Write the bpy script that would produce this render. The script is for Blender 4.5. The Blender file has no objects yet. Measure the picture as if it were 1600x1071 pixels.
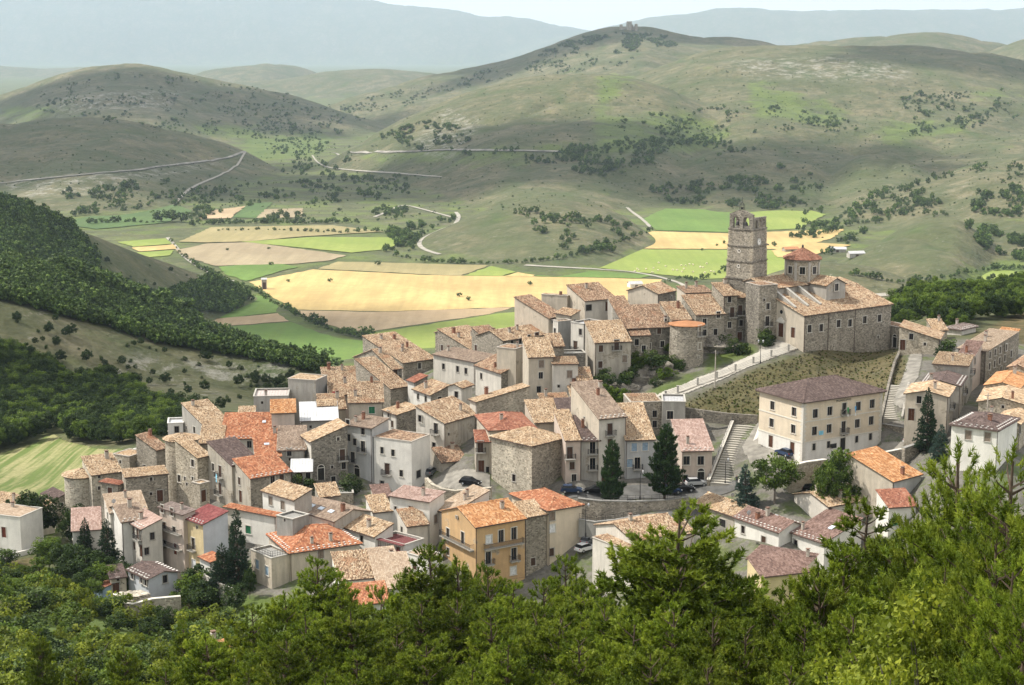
import bpy, bmesh, math, random
import numpy as np
from mathutils import Vector
random.seed(7); RNG = np.random.default_rng(7)
scene = bpy.context.scene
COL = scene.collection
R_ = math.radians

# ---------------------------------------------------------------- camera
F_PX, CU, CV, CAMZ = 2540.0, 800.0, 535.5, 100.0
PITCH = R_(10.17)
CP, SP = math.cos(PITCH), math.sin(PITCH)
cam_d = bpy.data.cameras.new('camera'); cam = bpy.data.objects.new('camera', cam_d); COL.objects.link(cam)
cam_d.sensor_width = 36.0; cam_d.lens = 36.0 * F_PX / 1600.0
cam_d.clip_start = 0.5; cam_d.clip_end = 80000
cam.location = (0, 0, CAMZ); cam.rotation_euler = (math.pi / 2 - PITCH, 0, 0)
scene.camera = cam

# ---------------------------------------------------------------- sky, sun, exposure
SUN_EL, SUN_AZ = R_(52), R_(-84)          # azimuth measured from +Y (view direction), negative to the left
sun_to = Vector((math.sin(SUN_AZ) * math.cos(SUN_EL), math.cos(SUN_AZ) * math.cos(SUN_EL), math.sin(SUN_EL)))
world = bpy.data.worlds.new('World'); scene.world = world; world.use_nodes = True
wn = world.node_tree; wn.nodes.clear()
w_out = wn.nodes.new('ShaderNodeOutputWorld'); w_bg = wn.nodes.new('ShaderNodeBackground')
w_sky = wn.nodes.new('ShaderNodeTexSky'); w_sky.sky_type = 'NISHITA'; w_sky.sun_disc = False
w_sky.sun_elevation = SUN_EL; w_sky.sun_rotation = SUN_AZ; w_sky.altitude = 1300; w_sky.dust_density = 2.0
w_tc = wn.nodes.new('ShaderNodeTexCoord'); w_map = wn.nodes.new('ShaderNodeMapping'); w_map.inputs['Scale'].default_value = (1, 1, 2.6)
w_noise = wn.nodes.new('ShaderNodeTexNoise'); w_noise.inputs['Scale'].default_value = 3.2; w_noise.inputs['Detail'].default_value = 7
w_ramp = wn.nodes.new('ShaderNodeValToRGB'); w_ramp.color_ramp.elements[0].position = 0.10; w_ramp.color_ramp.elements[1].position = 0.46
w_mix = wn.nodes.new('ShaderNodeMix'); w_mix.data_type = 'RGBA'; w_mix.inputs[7].default_value = (5.4, 5.3, 5.15, 1)
wn.links.new(w_tc.outputs['Generated'], w_map.inputs[0]); wn.links.new(w_map.outputs[0], w_noise.inputs[0])
wn.links.new(w_noise.outputs[0], w_ramp.inputs[0]); wn.links.new(w_ramp.outputs[0], w_mix.inputs[0])
wn.links.new(w_sky.outputs[0], w_mix.inputs[6]); wn.links.new(w_mix.outputs[2], w_bg.inputs[0]); wn.links.new(w_bg.outputs[0], w_out.inputs[0])
w_bg.inputs[1].default_value = 0.15
sun_d = bpy.data.lights.new('sun', 'SUN'); sun_d.energy = 5.0; sun_d.angle = R_(1.2); sun_d.color = (1, 0.94, 0.84)
sun = bpy.data.objects.new('sun', sun_d); COL.objects.link(sun)
sun.rotation_euler = (-sun_to).to_track_quat('-Z', 'Y').to_euler()
vs = scene.view_settings; vs.view_transform = 'Standard'; vs.look = 'None'; vs.exposure = 0.58; vs.gamma = 1
cy = scene.cycles; cy.max_bounces = 5; cy.diffuse_bounces = 2; cy.glossy_bounces = 2; cy.transmission_bounces = 3
cy.transparent_max_bounces = 12; cy.volume_bounces = 1; cy.use_denoising = True; cy.use_adaptive_sampling = True; cy.adaptive_threshold = 0.02
cy.sample_clamp_indirect = 4.0
try: cy.volume_step_rate = 10; cy.volume_max_steps = 64
except Exception: pass

# ---------------------------------------------------------------- pixel <-> place (1600 x 1071 photo pixels)
def slope(v): return math.tan(PITCH + math.atan((v - CV) / F_PX))          # drop per metre of forward distance
def P(u, v, Y):
    a, b = (u - CU) / F_PX, -(v - CV) / F_PX
    ry, rz = CP + b * SP, -SP + b * CP
    return Vector((a / ry * Y, Y, CAMZ + rz / ry * Y))
def proj(p):
    w = p[1] * CP - (p[2] - CAMZ) * SP
    return CU + F_PX * p[0] / w, CV - F_PX * (p[1] * SP + (p[2] - CAMZ) * CP) / w
def in_poly(x, y, poly):
    x = np.asarray(x, float); y = np.asarray(y, float); c = np.zeros(x.shape, bool)
    n = len(poly)
    for i in range(n):
        x0, y0 = poly[i]; x1, y1 = poly[(i + 1) % n]
        if y0 == y1: continue
        t = (y0 > y) != (y1 > y)
        c ^= t & (x < (x1 - x0) * (y - y0) / (y1 - y0) + x0)
    return c

# ---------------------------------------------------------------- materials
MATS = {}
class NT:
    def __init__(s, name):
        s.m = bpy.data.materials.new(name); s.m.use_nodes = True; s.t = s.m.node_tree; s.t.nodes.clear()
        s.out = s.t.nodes.new('ShaderNodeOutputMaterial'); s.b = s.t.nodes.new('ShaderNodeBsdfPrincipled')
        s.t.links.new(s.b.outputs[0], s.out.inputs[0]); s.b.inputs['Roughness'].default_value = 0.92
        s.b.inputs['Specular IOR Level'].default_value = 0.25
        tc = s.t.nodes.new('ShaderNodeTexCoord'); oi = s.t.nodes.new('ShaderNodeObjectInfo')
        add = s.t.nodes.new('ShaderNodeVectorMath'); add.operation = 'MULTIPLY_ADD'
        s.t.links.new(oi.outputs['Random'], add.inputs[0]); add.inputs[1].default_value = (37, 53, 71); s.t.links.new(tc.outputs['Object'], add.inputs[2])
        s.co = add.outputs[0]; s.tc = tc; s.oi = oi
    def link(s, a, b): s.t.links.new(a, b)
    def mapping(s, sc, co=None):
        m = s.t.nodes.new('ShaderNodeMapping'); m.inputs['Scale'].default_value = sc; s.link(co or s.co, m.inputs[0]); return m.outputs[0]
    def noise(s, scale, detail=4, rough=.55, co=None):
        n = s.t.nodes.new('ShaderNodeTexNoise'); n.inputs['Scale'].default_value = scale; n.inputs['Detail'].default_value = detail
        n.inputs['Roughness'].default_value = rough; s.link(co or s.co, n.inputs['Vector']); return n.outputs[0]
    def vor(s, scale, co=None, feat='F1', rnd=1.0):
        n = s.t.nodes.new('ShaderNodeTexVoronoi'); n.feature = feat; n.inputs['Scale'].default_value = scale
        n.inputs['Randomness'].default_value = rnd; s.link(co or s.co, n.inputs['Vector']); return n
    def ramp(s, fac, stops, interp='LINEAR'):
        r = s.t.nodes.new('ShaderNodeValToRGB'); r.color_ramp.interpolation = interp; e = r.color_ramp.elements
        while len(e) < len(stops): e.new(0.5)
        for i, (p, c) in enumerate(stops):
            e[i].position = p; e[i].color = (c, c, c, 1) if isinstance(c, (int, float)) else (*c, 1)
        s.link(fac, r.inputs[0]); return r.outputs[0]
    def mix(s, fac, a, b, mode='MIX'):
        m = s.t.nodes.new('ShaderNodeMix'); m.data_type = 'RGBA'; m.blend_type = mode
        for x, i in ((fac, 0), (a, 6), (b, 7)):
            if isinstance(x, (int, float)): m.inputs[i].default_value = x
            elif isinstance(x, tuple): m.inputs[i].default_value = (*x, 1)
            else: s.link(x, m.inputs[i])
        return m.outputs[2]
    def math(s, op, a, b=None, c=None):
        m = s.t.nodes.new('ShaderNodeMath'); m.operation = op
        for i, x in enumerate((a, b, c)):
            if x is None: continue
            if isinstance(x, (int, float)): m.inputs[i].default_value = x
            else: s.link(x, m.inputs[i])
        return m.outputs[0]
    def attr(s, name):
        a = s.t.nodes.new('ShaderNodeAttribute'); a.attribute_name = name; return a
    def island(s): return s.t.nodes.new('ShaderNodeNewGeometry').outputs['Random Per Island']
    def bump(s, h, strength=.5, dist=.05):
        b = s.t.nodes.new('ShaderNodeBump'); b.inputs['Strength'].default_value = strength; b.inputs['Distance'].default_value = dist
        s.link(h, b.inputs['Height']); s.link(b.outputs[0], s.b.inputs['Normal'])
    def color(s, c):
        if isinstance(c, tuple): s.b.inputs['Base Color'].default_value = (*c, 1)
        else: s.link(c, s.b.inputs['Base Color'])
    def done(s, rough=None):
        if rough is not None: s.b.inputs['Roughness'].default_value = rough
        MATS[s.m.name] = s.m; return s.m
def sc(c, k): return tuple(x * k for x in c)
def simple(name, c, rough=.8, var=.25, scale=3.0, metal=0.0):
    n = NT(name); f = n.noise(scale, 5); n.color(n.mix(n.ramp(f, [(.3, 0.), (.7, 1.)]), sc(c, 1 - var), sc(c, 1 + var * .6)))
    n.b.inputs['Metallic'].default_value = metal; return n.done(rough)
def stone(name, ca, cb, mortar, scale=2.6):
    n = NT(name); wob = n.mix(.12, n.co, n.t.nodes.new('ShaderNodeTexNoise').outputs[1])
    co = n.mapping((1, 1, 1.5)); v = n.vor(scale, co); vd = n.vor(scale, co, 'DISTANCE_TO_EDGE')
    cellr = n.t.nodes.new('ShaderNodeSeparateColor'); n.link(v.outputs['Color'], cellr.inputs[0])
    c = n.ramp(cellr.outputs[0], [(0, sc(ca, .55)), (.25, ca), (.6, cb), (.9, sc(cb, 1.35)), (1, sc(cb, .5))])
    m = n.ramp(vd.outputs[0], [(.02, 0.), (.09, 1.)]); c = n.mix(m, mortar, c)
    big = n.noise(.35, 6, .65, n.mapping((1, 1, .45))); c = n.mix(n.ramp(big, [(.34, .42), (.62, 0.)]), c, sc(ca, .42))
    pl = n.noise(.23, 5, .6); c = n.mix(n.ramp(pl, [(.56, 0.), (.66, .55)]), c, sc(mortar, 1.05))
    fine = n.noise(7, 4); c = n.mix(.35, c, n.ramp(fine, [(.25, .35), (.75, 1.)]), 'MULTIPLY')
    n.color(c); n.bump(n.math('ADD', m, fine), .7, .06); return n.done(.95)
def plaster(name, c, dirt=.5, patch=0.0, dirtc=(.12, .11, .10)):
    n = NT(name); streak = n.noise(1.1, 6, .7, n.mapping((1, 1, .16))); big = n.noise(.3, 6, .65)
    col = n.mix(n.ramp(big, [(.3, 0.), (.7, 1.)]), sc(c, .82), sc(c, 1.06))
    col = n.mix(n.ramp(streak, [(.38, dirt * .75), (.64, 0.)]), col, dirtc)
    fine = n.noise(9, 3); col = n.mix(.16, col, n.ramp(fine, [(.3, .4), (.7, 1.)]), 'MULTIPLY')
    if patch:
        pv = n.vor(3.2, n.mapping((1, 1, 1.4))); cr = n.t.nodes.new('ShaderNodeSeparateColor'); n.link(pv.outputs['Color'], cr.inputs[0])
        pc = n.ramp(cr.outputs[0], [(0, (.22, .19, .15)), (.5, (.34, .30, .24)), (1, (.46, .41, .34))])
        mk = n.ramp(n.noise(.3, 5, .55), [(.62 - patch * .16, 0.), (.68 - patch * .16, .85)]); col = n.mix(mk, col, pc)
    n.color(col); n.bump(fine, .25, .02); return n.done(.93)
def tiles(name, stops, rough=.85, lichen=.0, patchc=None):
    n = NT(name); r = n.island(); c = n.ramp(r, stops, 'LINEAR')
    big = n.noise(.5, 6, .7); c = n.mix(n.ramp(big, [(.33, .45), (.62, 0.)]), c, sc(stops[0][1], .7))
    if patchc: c = n.mix(n.ramp(n.noise(.28, 3), [(.58, 0.), (.66, .75)]), c, patchc)
    if lichen: c = n.mix(n.ramp(n.noise(1.7, 6, .7), [(.54, 0.), (.72, lichen * .8)]), c, (.07, .06, .045))
    fine = n.noise(14, 3); c = n.mix(.35, c, n.ramp(fine, [(.3, .45), (.7, 1.)]), 'MULTIPLY')
    n.color(c); return n.done(rough)

stone('stone_grey', (.30, .265, .215), (.43, .385, .315), (.38, .345, .285))
stone('stone_warm', (.41, .355, .275), (.55, .485, .385), (.50, .45, .36))
stone('stone_dark', (.22, .20, .168), (.33, .297, .25), (.28, .258, .22))
stone('stone_pale', (.48, .43, .345), (.62, .56, .455), (.57, .52, .43))
plaster('plaster_white', (.78, .755, .70), .18)
plaster('plaster_offwhite', (.68, .64, .57), .32)
plaster('plaster_grey', (.47, .445, .40), .5, .3)
plaster('plaster_bluegrey', (.52, .525, .52), .3)
plaster('plaster_paleblue', (.58, .61, .65), .15)
plaster('plaster_beige', (.60, .53, .43), .38, .22)
plaster('plaster_cream', (.70, .60, .465), .2)
plaster('plaster_pink', (.62, .52, .445), .3)
plaster('plaster_old', (.54, .49, .41), .6, .5)
plaster('plaster_ochre', (.60, .40, .21), .25, .15)
plaster('plaster_yellow', (.66, .54, .32), .25)
plaster('concrete', (.34, .335, .315), .5)
plaster('concrete_dark', (.23, .225, .21), .6)
tiles('tile_straw', [(0, (.20, .13, .08)), (.14, (.37, .245, .15)), (.4, (.51, .36, .225)), (.75, (.62, .465, .31)), (1, (.73, .61, .45))], lichen=.55, patchc=(.44, .30, .18))
tiles('tile_tan', [(0, (.17, .105, .065)), (.2, (.32, .20, .125)), (.5, (.45, .315, .20)), (.78, (.56, .42, .28)), (1, (.68, .56, .41))], lichen=.6, patchc=(.36, .20, .115))
tiles('tile_old', [(0, (.14, .09, .06)), (.22, (.27, .165, .11)), (.55, (.40, .255, .165)), (.8, (.50, .35, .235)), (1, (.60, .47, .34))], lichen=.6, patchc=(.33, .16, .09))
tiles('tile_orange', [(0, (.24, .09, .05)), (.3, (.42, .16, .08)), (.7, (.53, .225, .115)), (1, (.62, .37, .225))], lichen=.5)
tiles('tile_amber', [(0, (.33, .14, .06)), (.3, (.50, .235, .10)), (.7, (.61, .325, .15)), (1, (.70, .47, .27))], lichen=.4)
tiles('tile_red', [(0, (.20, .075, .05)), (.4, (.34, .135, .085)), (.8, (.42, .19, .12)), (1, (.50, .29, .20))], lichen=.3)
tiles('tile_brown', [(0, (.085, .06, .055)), (.5, (.135, .095, .085)), (1, (.20, .15, .135))], lichen=.15)
tiles('tile_brownred', [(0, (.14, .085, .07)), (.5, (.235, .15, .125)), (1, (.33, .225, .19))], lichen=.2)
tiles('tile_maroon', [(0, (.17, .05, .05)), (.5, (.27, .075, .075)), (1, (.35, .14, .13))], lichen=.15)
tiles('tile_taupe', [(0, (.22, .16, .12)), (.5, (.33, .245, .185)), (1, (.43, .34, .265))], lichen=.25)
tiles('tile_beige', [(0, (.36, .265, .185)), (.5, (.48, .365, .265)), (1, (.58, .47, .36))], lichen=.2)
tiles('tile_pink', [(0, (.33, .22, .18)), (.5, (.47, .325, .275)), (1, (.58, .44, .385))], lichen=.2)
tiles('tile_greybrown', [(0, (.16, .125, .11)), (.5, (.25, .195, .175)), (1, (.34, .28, .25))], lichen=.2)
tiles('tile_dome', [(0, (.19, .085, .055)), (.5, (.32, .15, .10)), (1, (.42, .24, .17))], lichen=.4)
simple('roof_white', (.52, .53, .54), .6, .12, 1.2); simple('roof_grey', (.42, .42, .43), .6, .2, 1.2); simple('roof_pinkish', (.5, .44, .41), .8, .2, 1.5)
simple('roof_rust', (.40, .19, .09), .8, .2, .8)
simple('under_roof', (.11, .085, .065), .9); simple('surround', (.60, .57, .51), .85, .12); simple('surround_grey', (.42, .40, .36), .85, .15)
simple('glass', (.018, .02, .024), .12, .3); simple('shutter_brown', (.085, .05, .035), .7); simple('shutter_red', (.16, .045, .03), .7)
simple('shutter_green', (.03, .17, .085), .6); simple('shutter_blue', (.30, .40, .50), .6); simple('shutter_taupe', (.24, .19, .15), .7); simple('shutter_white', (.7, .71, .72), .6)
simple('shutter_dark', (.03, .028, .027), .6); simple('door_wood', (.10, .045, .028), .6)
simple('iron', (.03, .03, .033), .5); simple('rust_iron', (.10, .06, .045), .7); simple('chimney_brick', (.25, .12, .08), .9); simple('chimney_plaster', (.42, .38, .33), .9); simple('cap', (.20, .13, .10), .9)
simple('snow_white', (.70, .68, .64), .7); simple('gutter', (.085, .055, .045), .5); simple('cloth_blue', (.22, .52, .68), .9); simple('cloth_red', (.42, .03, .05), .9)
simple('skylight', (.55, .62, .70), .15, .1); simple('bark', (.085, .062, .045), .95, .4, 5); simple('bark_grey', (.16, .14, .12), .95, .4, 5)
simple('white_paint', (.76, .75, .72), .6, .08); simple('rail_grey', (.16, .16, .165), .5); simple('wire', (.05, .05, .05), .6)
simple('canopy_maroon', (.16, .055, .055), .8); simple('dish', (.45, .46, .48), .5)
def leafmat(name, stops, trans=.35, obj_var=.35):
    n = NT(name); r = n.attr('clump').outputs['Fac']; c = n.ramp(r, stops); hv = n.t.nodes.new('ShaderNodeHueSaturation')
    n.link(c, hv.inputs['Color']); n.link(n.math('MULTIPLY_ADD', n.oi.outputs['Random'], obj_var, 1 - obj_var * .5), hv.inputs['Value'])
    col = hv.outputs[0]; n.color(col); n.b.inputs['Roughness'].default_value = .6
    tr = n.t.nodes.new('ShaderNodeBsdfTranslucent'); n.link(col, tr.inputs[0]); mx = n.t.nodes.new('ShaderNodeMixShader'); mx.inputs[0].default_value = trans
    n.link(n.b.outputs[0], mx.inputs[1]); n.link(tr.outputs[0], mx.inputs[2]); n.link(mx.outputs[0], n.out.inputs[0]); return n.done()
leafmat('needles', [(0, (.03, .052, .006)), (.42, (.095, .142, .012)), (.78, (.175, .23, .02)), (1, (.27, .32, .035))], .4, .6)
leafmat('weed', [(0, (.03, .04, .011)), (.4, (.075, .068, .026)), (1, (.16, .12, .056))], .3)
leafmat('needles_dark', [(0, (.012, .028, .010)), (.5, (.028, .058, .018)), (1, (.05, .09, .026))], .25)
leafmat('spruce', [(0, (.010, .024, .014)), (.5, (.024, .05, .026)), (1, (.045, .08, .036))], .2)
leafmat('cedar_blue', [(0, (.02, .04, .034)), (.5, (.042, .078, .062)), (1, (.07, .115, .09))], .2)
leafmat('leaf_mid', [(0, (.03, .055, .008)), (.5, (.085, .14, .016)), (.9, (.15, .215, .026)), (1, (.22, .28, .035))], .35)
leafmat('leaf_dark', [(0, (.014, .03, .008)), (.5, (.038, .07, .014)), (1, (.085, .125, .024))], .3)
leafmat('leaf_bright', [(0, (.07, .10, .009)), (.5, (.16, .20, .016)), (1, (.30, .33, .03))], .45)
leafmat('leaf_far', [(0, (.035, .065, .016)), (.5, (.075, .125, .026)), (1, (.14, .20, .04))], .2, .8)
leafmat('leaf_hill', [(0, (.045, .068, .022)), (.5, (.075, .115, .032)), (1, (.12, .17, .05))], .2, .7)

# ---------------------------------------------------------------- object helpers
def tag(o, label=None, cat=None, group=None, kind=None):
    if label: o['label'] = label
    if cat: o['category'] = cat
    if group: o['group'] = group
    if kind: o['kind'] = kind
    return o
def empty(name, loc, rz=0.0):
    o = bpy.data.objects.new(name, None); o.location = loc; o.rotation_euler = (0, 0, rz); o.empty_display_size = .5; COL.objects.link(o); return o
def link_obj(name, me, parent=None, loc=None, rz=None):
    o = bpy.data.objects.new(name, me); COL.objects.link(o)
    if parent: o.parent = parent
    if loc is not None: o.location = loc
    if rz is not None: o.rotation_euler = (0, 0, rz) if not isinstance(rz, tuple) else rz
    return o
def mesh(name, V, Fc, mats, mi=None, smooth=False):
    me = bpy.data.meshes.new(name)
    if isinstance(V, np.ndarray) and isinstance(Fc, np.ndarray):
        k = Fc.shape[1]; me.vertices.add(len(V)); me.vertices.foreach_set('co', V.astype(np.float32).ravel())
        me.loops.add(Fc.size); me.loops.foreach_set('vertex_index', Fc.astype(np.int32).ravel())
        me.polygons.add(len(Fc)); me.polygons.foreach_set('loop_start', np.arange(0, Fc.size, k, dtype=np.int32)); me.polygons.foreach_set('loop_total', np.full(len(Fc), k, np.int32))
        if mi is not None: me.polygons.foreach_set('material_index', np.asarray(mi, np.int32))
        me.update(calc_edges=True)
    else:
        me.from_pydata([tuple(v) for v in V], [], Fc)
        if mi is not None:
            for p, m in zip(me.polygons, mi): p.material_index = m
    for m in (mats if isinstance(mats, (list, tuple)) else [mats]): me.materials.append(MATS[m])
    if smooth: me.polygons.foreach_set('use_smooth', np.ones(len(me.polygons), bool))
    return me
class MB:
    """collects boxes, prisms and tubes of one part"""
    def __init__(s): s.V = []; s.F = []; s.mi = []
    def quad(s, pts, m=0): i = len(s.V); s.V += [tuple(p) for p in pts]; s.F.append(tuple(range(i, i + len(pts)))); s.mi.append(m)
    def box(s, x0, x1, y0, y1, z0, z1, m=0):
        i = len(s.V); s.V += [(x0, y0, z0), (x1, y0, z0), (x1, y1, z0), (x0, y1, z0), (x0, y0, z1), (x1, y0, z1), (x1, y1, z1), (x0, y1, z1)]
        for f in ((0, 3, 2, 1), (4, 5, 6, 7), (0, 1, 5, 4), (1, 2, 6, 5), (2, 3, 7, 6), (3, 0, 4, 7)): s.F.append(tuple(i + k for k in f)); s.mi.append(m)
    def prism(s, pts, z0, z1, m=0):
        n = len(pts); i = len(s.V); s.V += [(*p, z0) for p in pts] + [(*p, z1) for p in pts]
        s.F.append(tuple(i + n - 1 - k for k in range(n))); s.F.append(tuple(i + n + k for k in range(n))); s.mi += [m, m]
        for k in range(n): s.F.append((i + k, i + (k + 1) % n, i + n + (k + 1) % n, i + n + k)); s.mi.append(m)
    def tube(s, a, b, r0, r1=None, n=6, m=0):
        r1 = r0 if r1 is None else r1; a = Vector(a); b = Vector(b); d = (b - a)
        if d.length < 1e-6: return
        d.normalize(); x = d.orthogonal().normalized(); y = d.cross(x); i = len(s.V)
        for c, r in ((a, r0), (b, r1)):
            for k in range(n):
                t = 2 * math.pi * k / n; s.V.append(tuple(c + x * (r * math.cos(t)) + y * (r * math.sin(t))))
        for k in range(n): s.F.append((i + k, i + (k + 1) % n, i + n + (k + 1) % n, i + n + k)); s.mi.append(m)
        s.F.append(tuple(i + n - 1 - k for k in range(n))); s.F.append(tuple(i + n + k for k in range(n))); s.mi += [m, m]
    def lathe(s, prof, n=16, c=(0, 0), m=0):
        i = len(s.V)
        for r, z in prof:
            for k in range(n): t = 2 * math.pi * k / n; s.V.append((c[0] + r * math.cos(t), c[1] + r * math.sin(t), z))
        for j in range(len(prof) - 1):
            for k in range(n): s.F.append((i + j * n + k, i + j * n + (k + 1) % n, i + (j + 1) * n + (k + 1) % n, i + (j + 1) * n + k)); s.mi.append(m)
        s.F.append(tuple(i + n - 1 - k for k in range(n))); e = i + (len(prof) - 1) * n; s.F.append(tuple(e + k for k in range(n))); s.mi += [m, m]
    def mesh(s, name, mats, smooth=False): return mesh(name, s.V, s.F, mats, s.mi, smooth)
    def build(s, name, mats, parent=None, loc=None, rz=None, smooth=False):
        return link_obj(name, s.mesh(name, mats, smooth), parent, loc, rz)
# ---------------------------------------------------------------- terrain: one sheet from the foot of the camera to the far mountains
FLOOR = CAMZ - 210.0
def vnoise(x, y, seed=0):
    xi = np.floor(x).astype(np.int64); yi = np.floor(y).astype(np.int64); fx = x - xi; fy = y - yi
    fx = fx * fx * (3 - 2 * fx); fy = fy * fy * (3 - 2 * fy)
    def h(a, b):
        n = (a * 374761393 + b * 668265263 + seed * 974634777) & 0xffffffff
        n = ((n ^ (n >> 13)) * 1274126177) & 0xffffffff; return ((n ^ (n >> 16)) & 0xffff) / 65535.0
    return (h(xi, yi) * (1 - fx) + h(xi + 1, yi) * fx) * (1 - fy) + (h(xi, yi + 1) * (1 - fx) + h(xi + 1, yi + 1) * fx) * fy
def fbm(x, y, o=4, seed=0):
    r = np.zeros_like(x); a = .5
    for i in range(o): r += a * (vnoise(x, y, seed + i) - .5); x = x * 2.03 + 11.3; y = y * 2.03 + 5.7; a *= .5
    return r * 2
# ground control points near and under the village: (u, v, Y)  or (u, ('D', drop), Y)
CPTS = []
for u in (-400, 0, 400, 800, 1200, 1600, 2000):
    for Y, D in ((4, 3.2), (20, 11), (45, 22), (80, 38), (130, 57), (185, 74), (235, 86)): CPTS.append((u, ('D', D), Y))
CPTS += [(270, 905, 287), (60, 850, 308), (0, 860, 305), (145, 852, 314), (80, 755, 388), (90, 690, 440), (-150, 760, 380), (-200, 690, 450), (200, 740, 345),
 (220, 880, 290), (330, 905, 275), (430, 930, 262), (560, 925, 252), (700, 945, 262), (790, 930, 272), (880, 940, 270), (950, 842, 284), (1050, 850, 275), (1000, 900, 262),
 (640, 845, 290), (500, 800, 297), (560, 775, 303), (700, 765, 301), (735, 757, 300), (900, 772, 293), (980, 768, 295), (1060, 770, 295), (1120, 760, 296),
 (1175, 735, 298), (1255, 724, 297), (1375, 697, 309), (1430, 705, 300), (1167, 662, 319), (1130, 690, 315), (1000, 655, 330), (1100, 655, 325), (1220, 778, 286), (1300, 792, 284),
 (1120, 855, 279), (1150, 905, 268), (1180, 872, 271), (1230, 890, 263), (1290, 895, 262), (1220, 912, 260), (1300, 912, 262), (1400, 855, 266), (1250, 950, 250), (1500, 740, 275), (1600, 720, 275), (1480, 690, 297), (1530, 640, 312), (1600, 680, 292),
 (1220, 537, 356), (1185, 546, 355), (1250, 529, 360), (1300, 543, 358), (1350, 548, 365), (1395, 545, 372), (1040, 622, 333), (1100, 592, 340), (1170, 566, 348),
 (1300, 600, 338), (1220, 640, 325), (1380, 620, 330), (1420, 560, 350), (1400, 655, 313), (1450, 610, 322), (1460, 560, 348), (1540, 600, 330), (1600, 590, 335),
 (930, 612, 345), (1010, 590, 348), (1080, 575, 350), (1140, 545, 362), (850, 645, 338), (780, 650, 335), (640, 740, 318), (560, 720, 322), (470, 760, 303), (400, 770, 302), (330, 790, 298),
 (300, 760, 308), (420, 690, 338), (500, 670, 345), (600, 660, 348), (680, 640, 350), (740, 610, 360), (820, 590, 368), (560, 610, 388), (440, 650, 365), (330, 690, 345), (650, 580, 395),
 (720, 555, 400), (800, 540, 400), (880, 525, 405), (980, 510, 405), (1060, 500, 400), (1120, 490, 398), (1200, 500, 390), (1300, 500, 395),
 (500, ('D', 108), 470), (650, ('D', 112), 480), (800, ('D', 108), 490), (1000, ('D', 103), 490), (1200, ('D', 98), 470), (1350, ('D', 88), 450),
 (1450, 500, 430), (1560, 525, 372), (1620, 508, 400), (1590, 545, 352), (1750, 500, 400), (1480, 480, 520), (1400, 470, 560), (1600, 470, 560), (1800, 440, 600),
 (1500, ('D', 110), 700), (1750, ('D', 105), 750), (1250, ('D', 135), 600), (1000, ('D', 150), 620), (700, ('D', 155), 620), (550, ('D', 140), 600),
 (450, ('D', 118), 520), (330, 660, 470), (200, 665, 480), (0, 650, 500), (-200, 640, 520), (300, ('D', 125), 620), (0, ('D', 125), 620), (-200, ('D', 115), 620)]
for u in (-400, 0, 400, 800, 1200, 1600, 2000): CPTS += [(u, ('D', 205), 980 if u < 1300 else 1120), (u, ('D', 210), 1300), (u, ('D', 210), 1700)]
cp = []
for u, v, Y in CPTS:
    D = v[1] if isinstance(v, tuple) else slope(v) * Y
    cp.append(((u - CU) / F_PX * 1000, 300 * math.log(Y), CAMZ - D))
cp = np.array(cp)
def _phi(r2): return np.where(r2 > 1e-9, .5 * r2 * np.log(np.maximum(r2, 1e-9)), 0.0)
def _rbf_fit(cp, lam=10.0):
    n = len(cp); d2 = (cp[:, None, 0] - cp[None, :, 0]) ** 2 + (cp[:, None, 1] - cp[None, :, 1]) ** 2
    A = np.zeros((n + 3, n + 3)); A[:n, :n] = _phi(d2) + lam * np.eye(n) * 10; A[:n, n] = 1; A[:n, n + 1:] = cp[:, :2]; A[n, :n] = 1; A[n + 1:, :n] = cp[:, :2].T
    b = np.zeros(n + 3); b[:n] = cp[:, 2]; return np.linalg.solve(A, b)
RW = _rbf_fit(cp)
def base_h(X, Y):
    sx = X / Y / CP * 985.0; sy = 300 * np.log(Y)
    r = np.zeros(X.shape); r += RW[-3] + RW[-2] * sx + RW[-1] * sy
    for (a, b, _), w in zip(cp, RW[:-3]): r += w * _phi((sx - a) ** 2 + (sy - b) ** 2)
    dn = np.interp(Y, [0, 3, 20, 45, 80, 130, 185, 235], [1.8, 4.5, 13.5, 26, 42, 61, 77.5, 88]); q = np.clip((Y - 150) / 85, 0, 1); q = q * q * (3 - 2 * q); r = (CAMZ - dn) * (1 - q) + r * q
    t = np.clip((Y - 950) / 450, 0, 1); t = t * t * (3 - 2 * t); r = r * (1 - t) + FLOOR * t
    return np.maximum(r, FLOOR)
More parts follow.
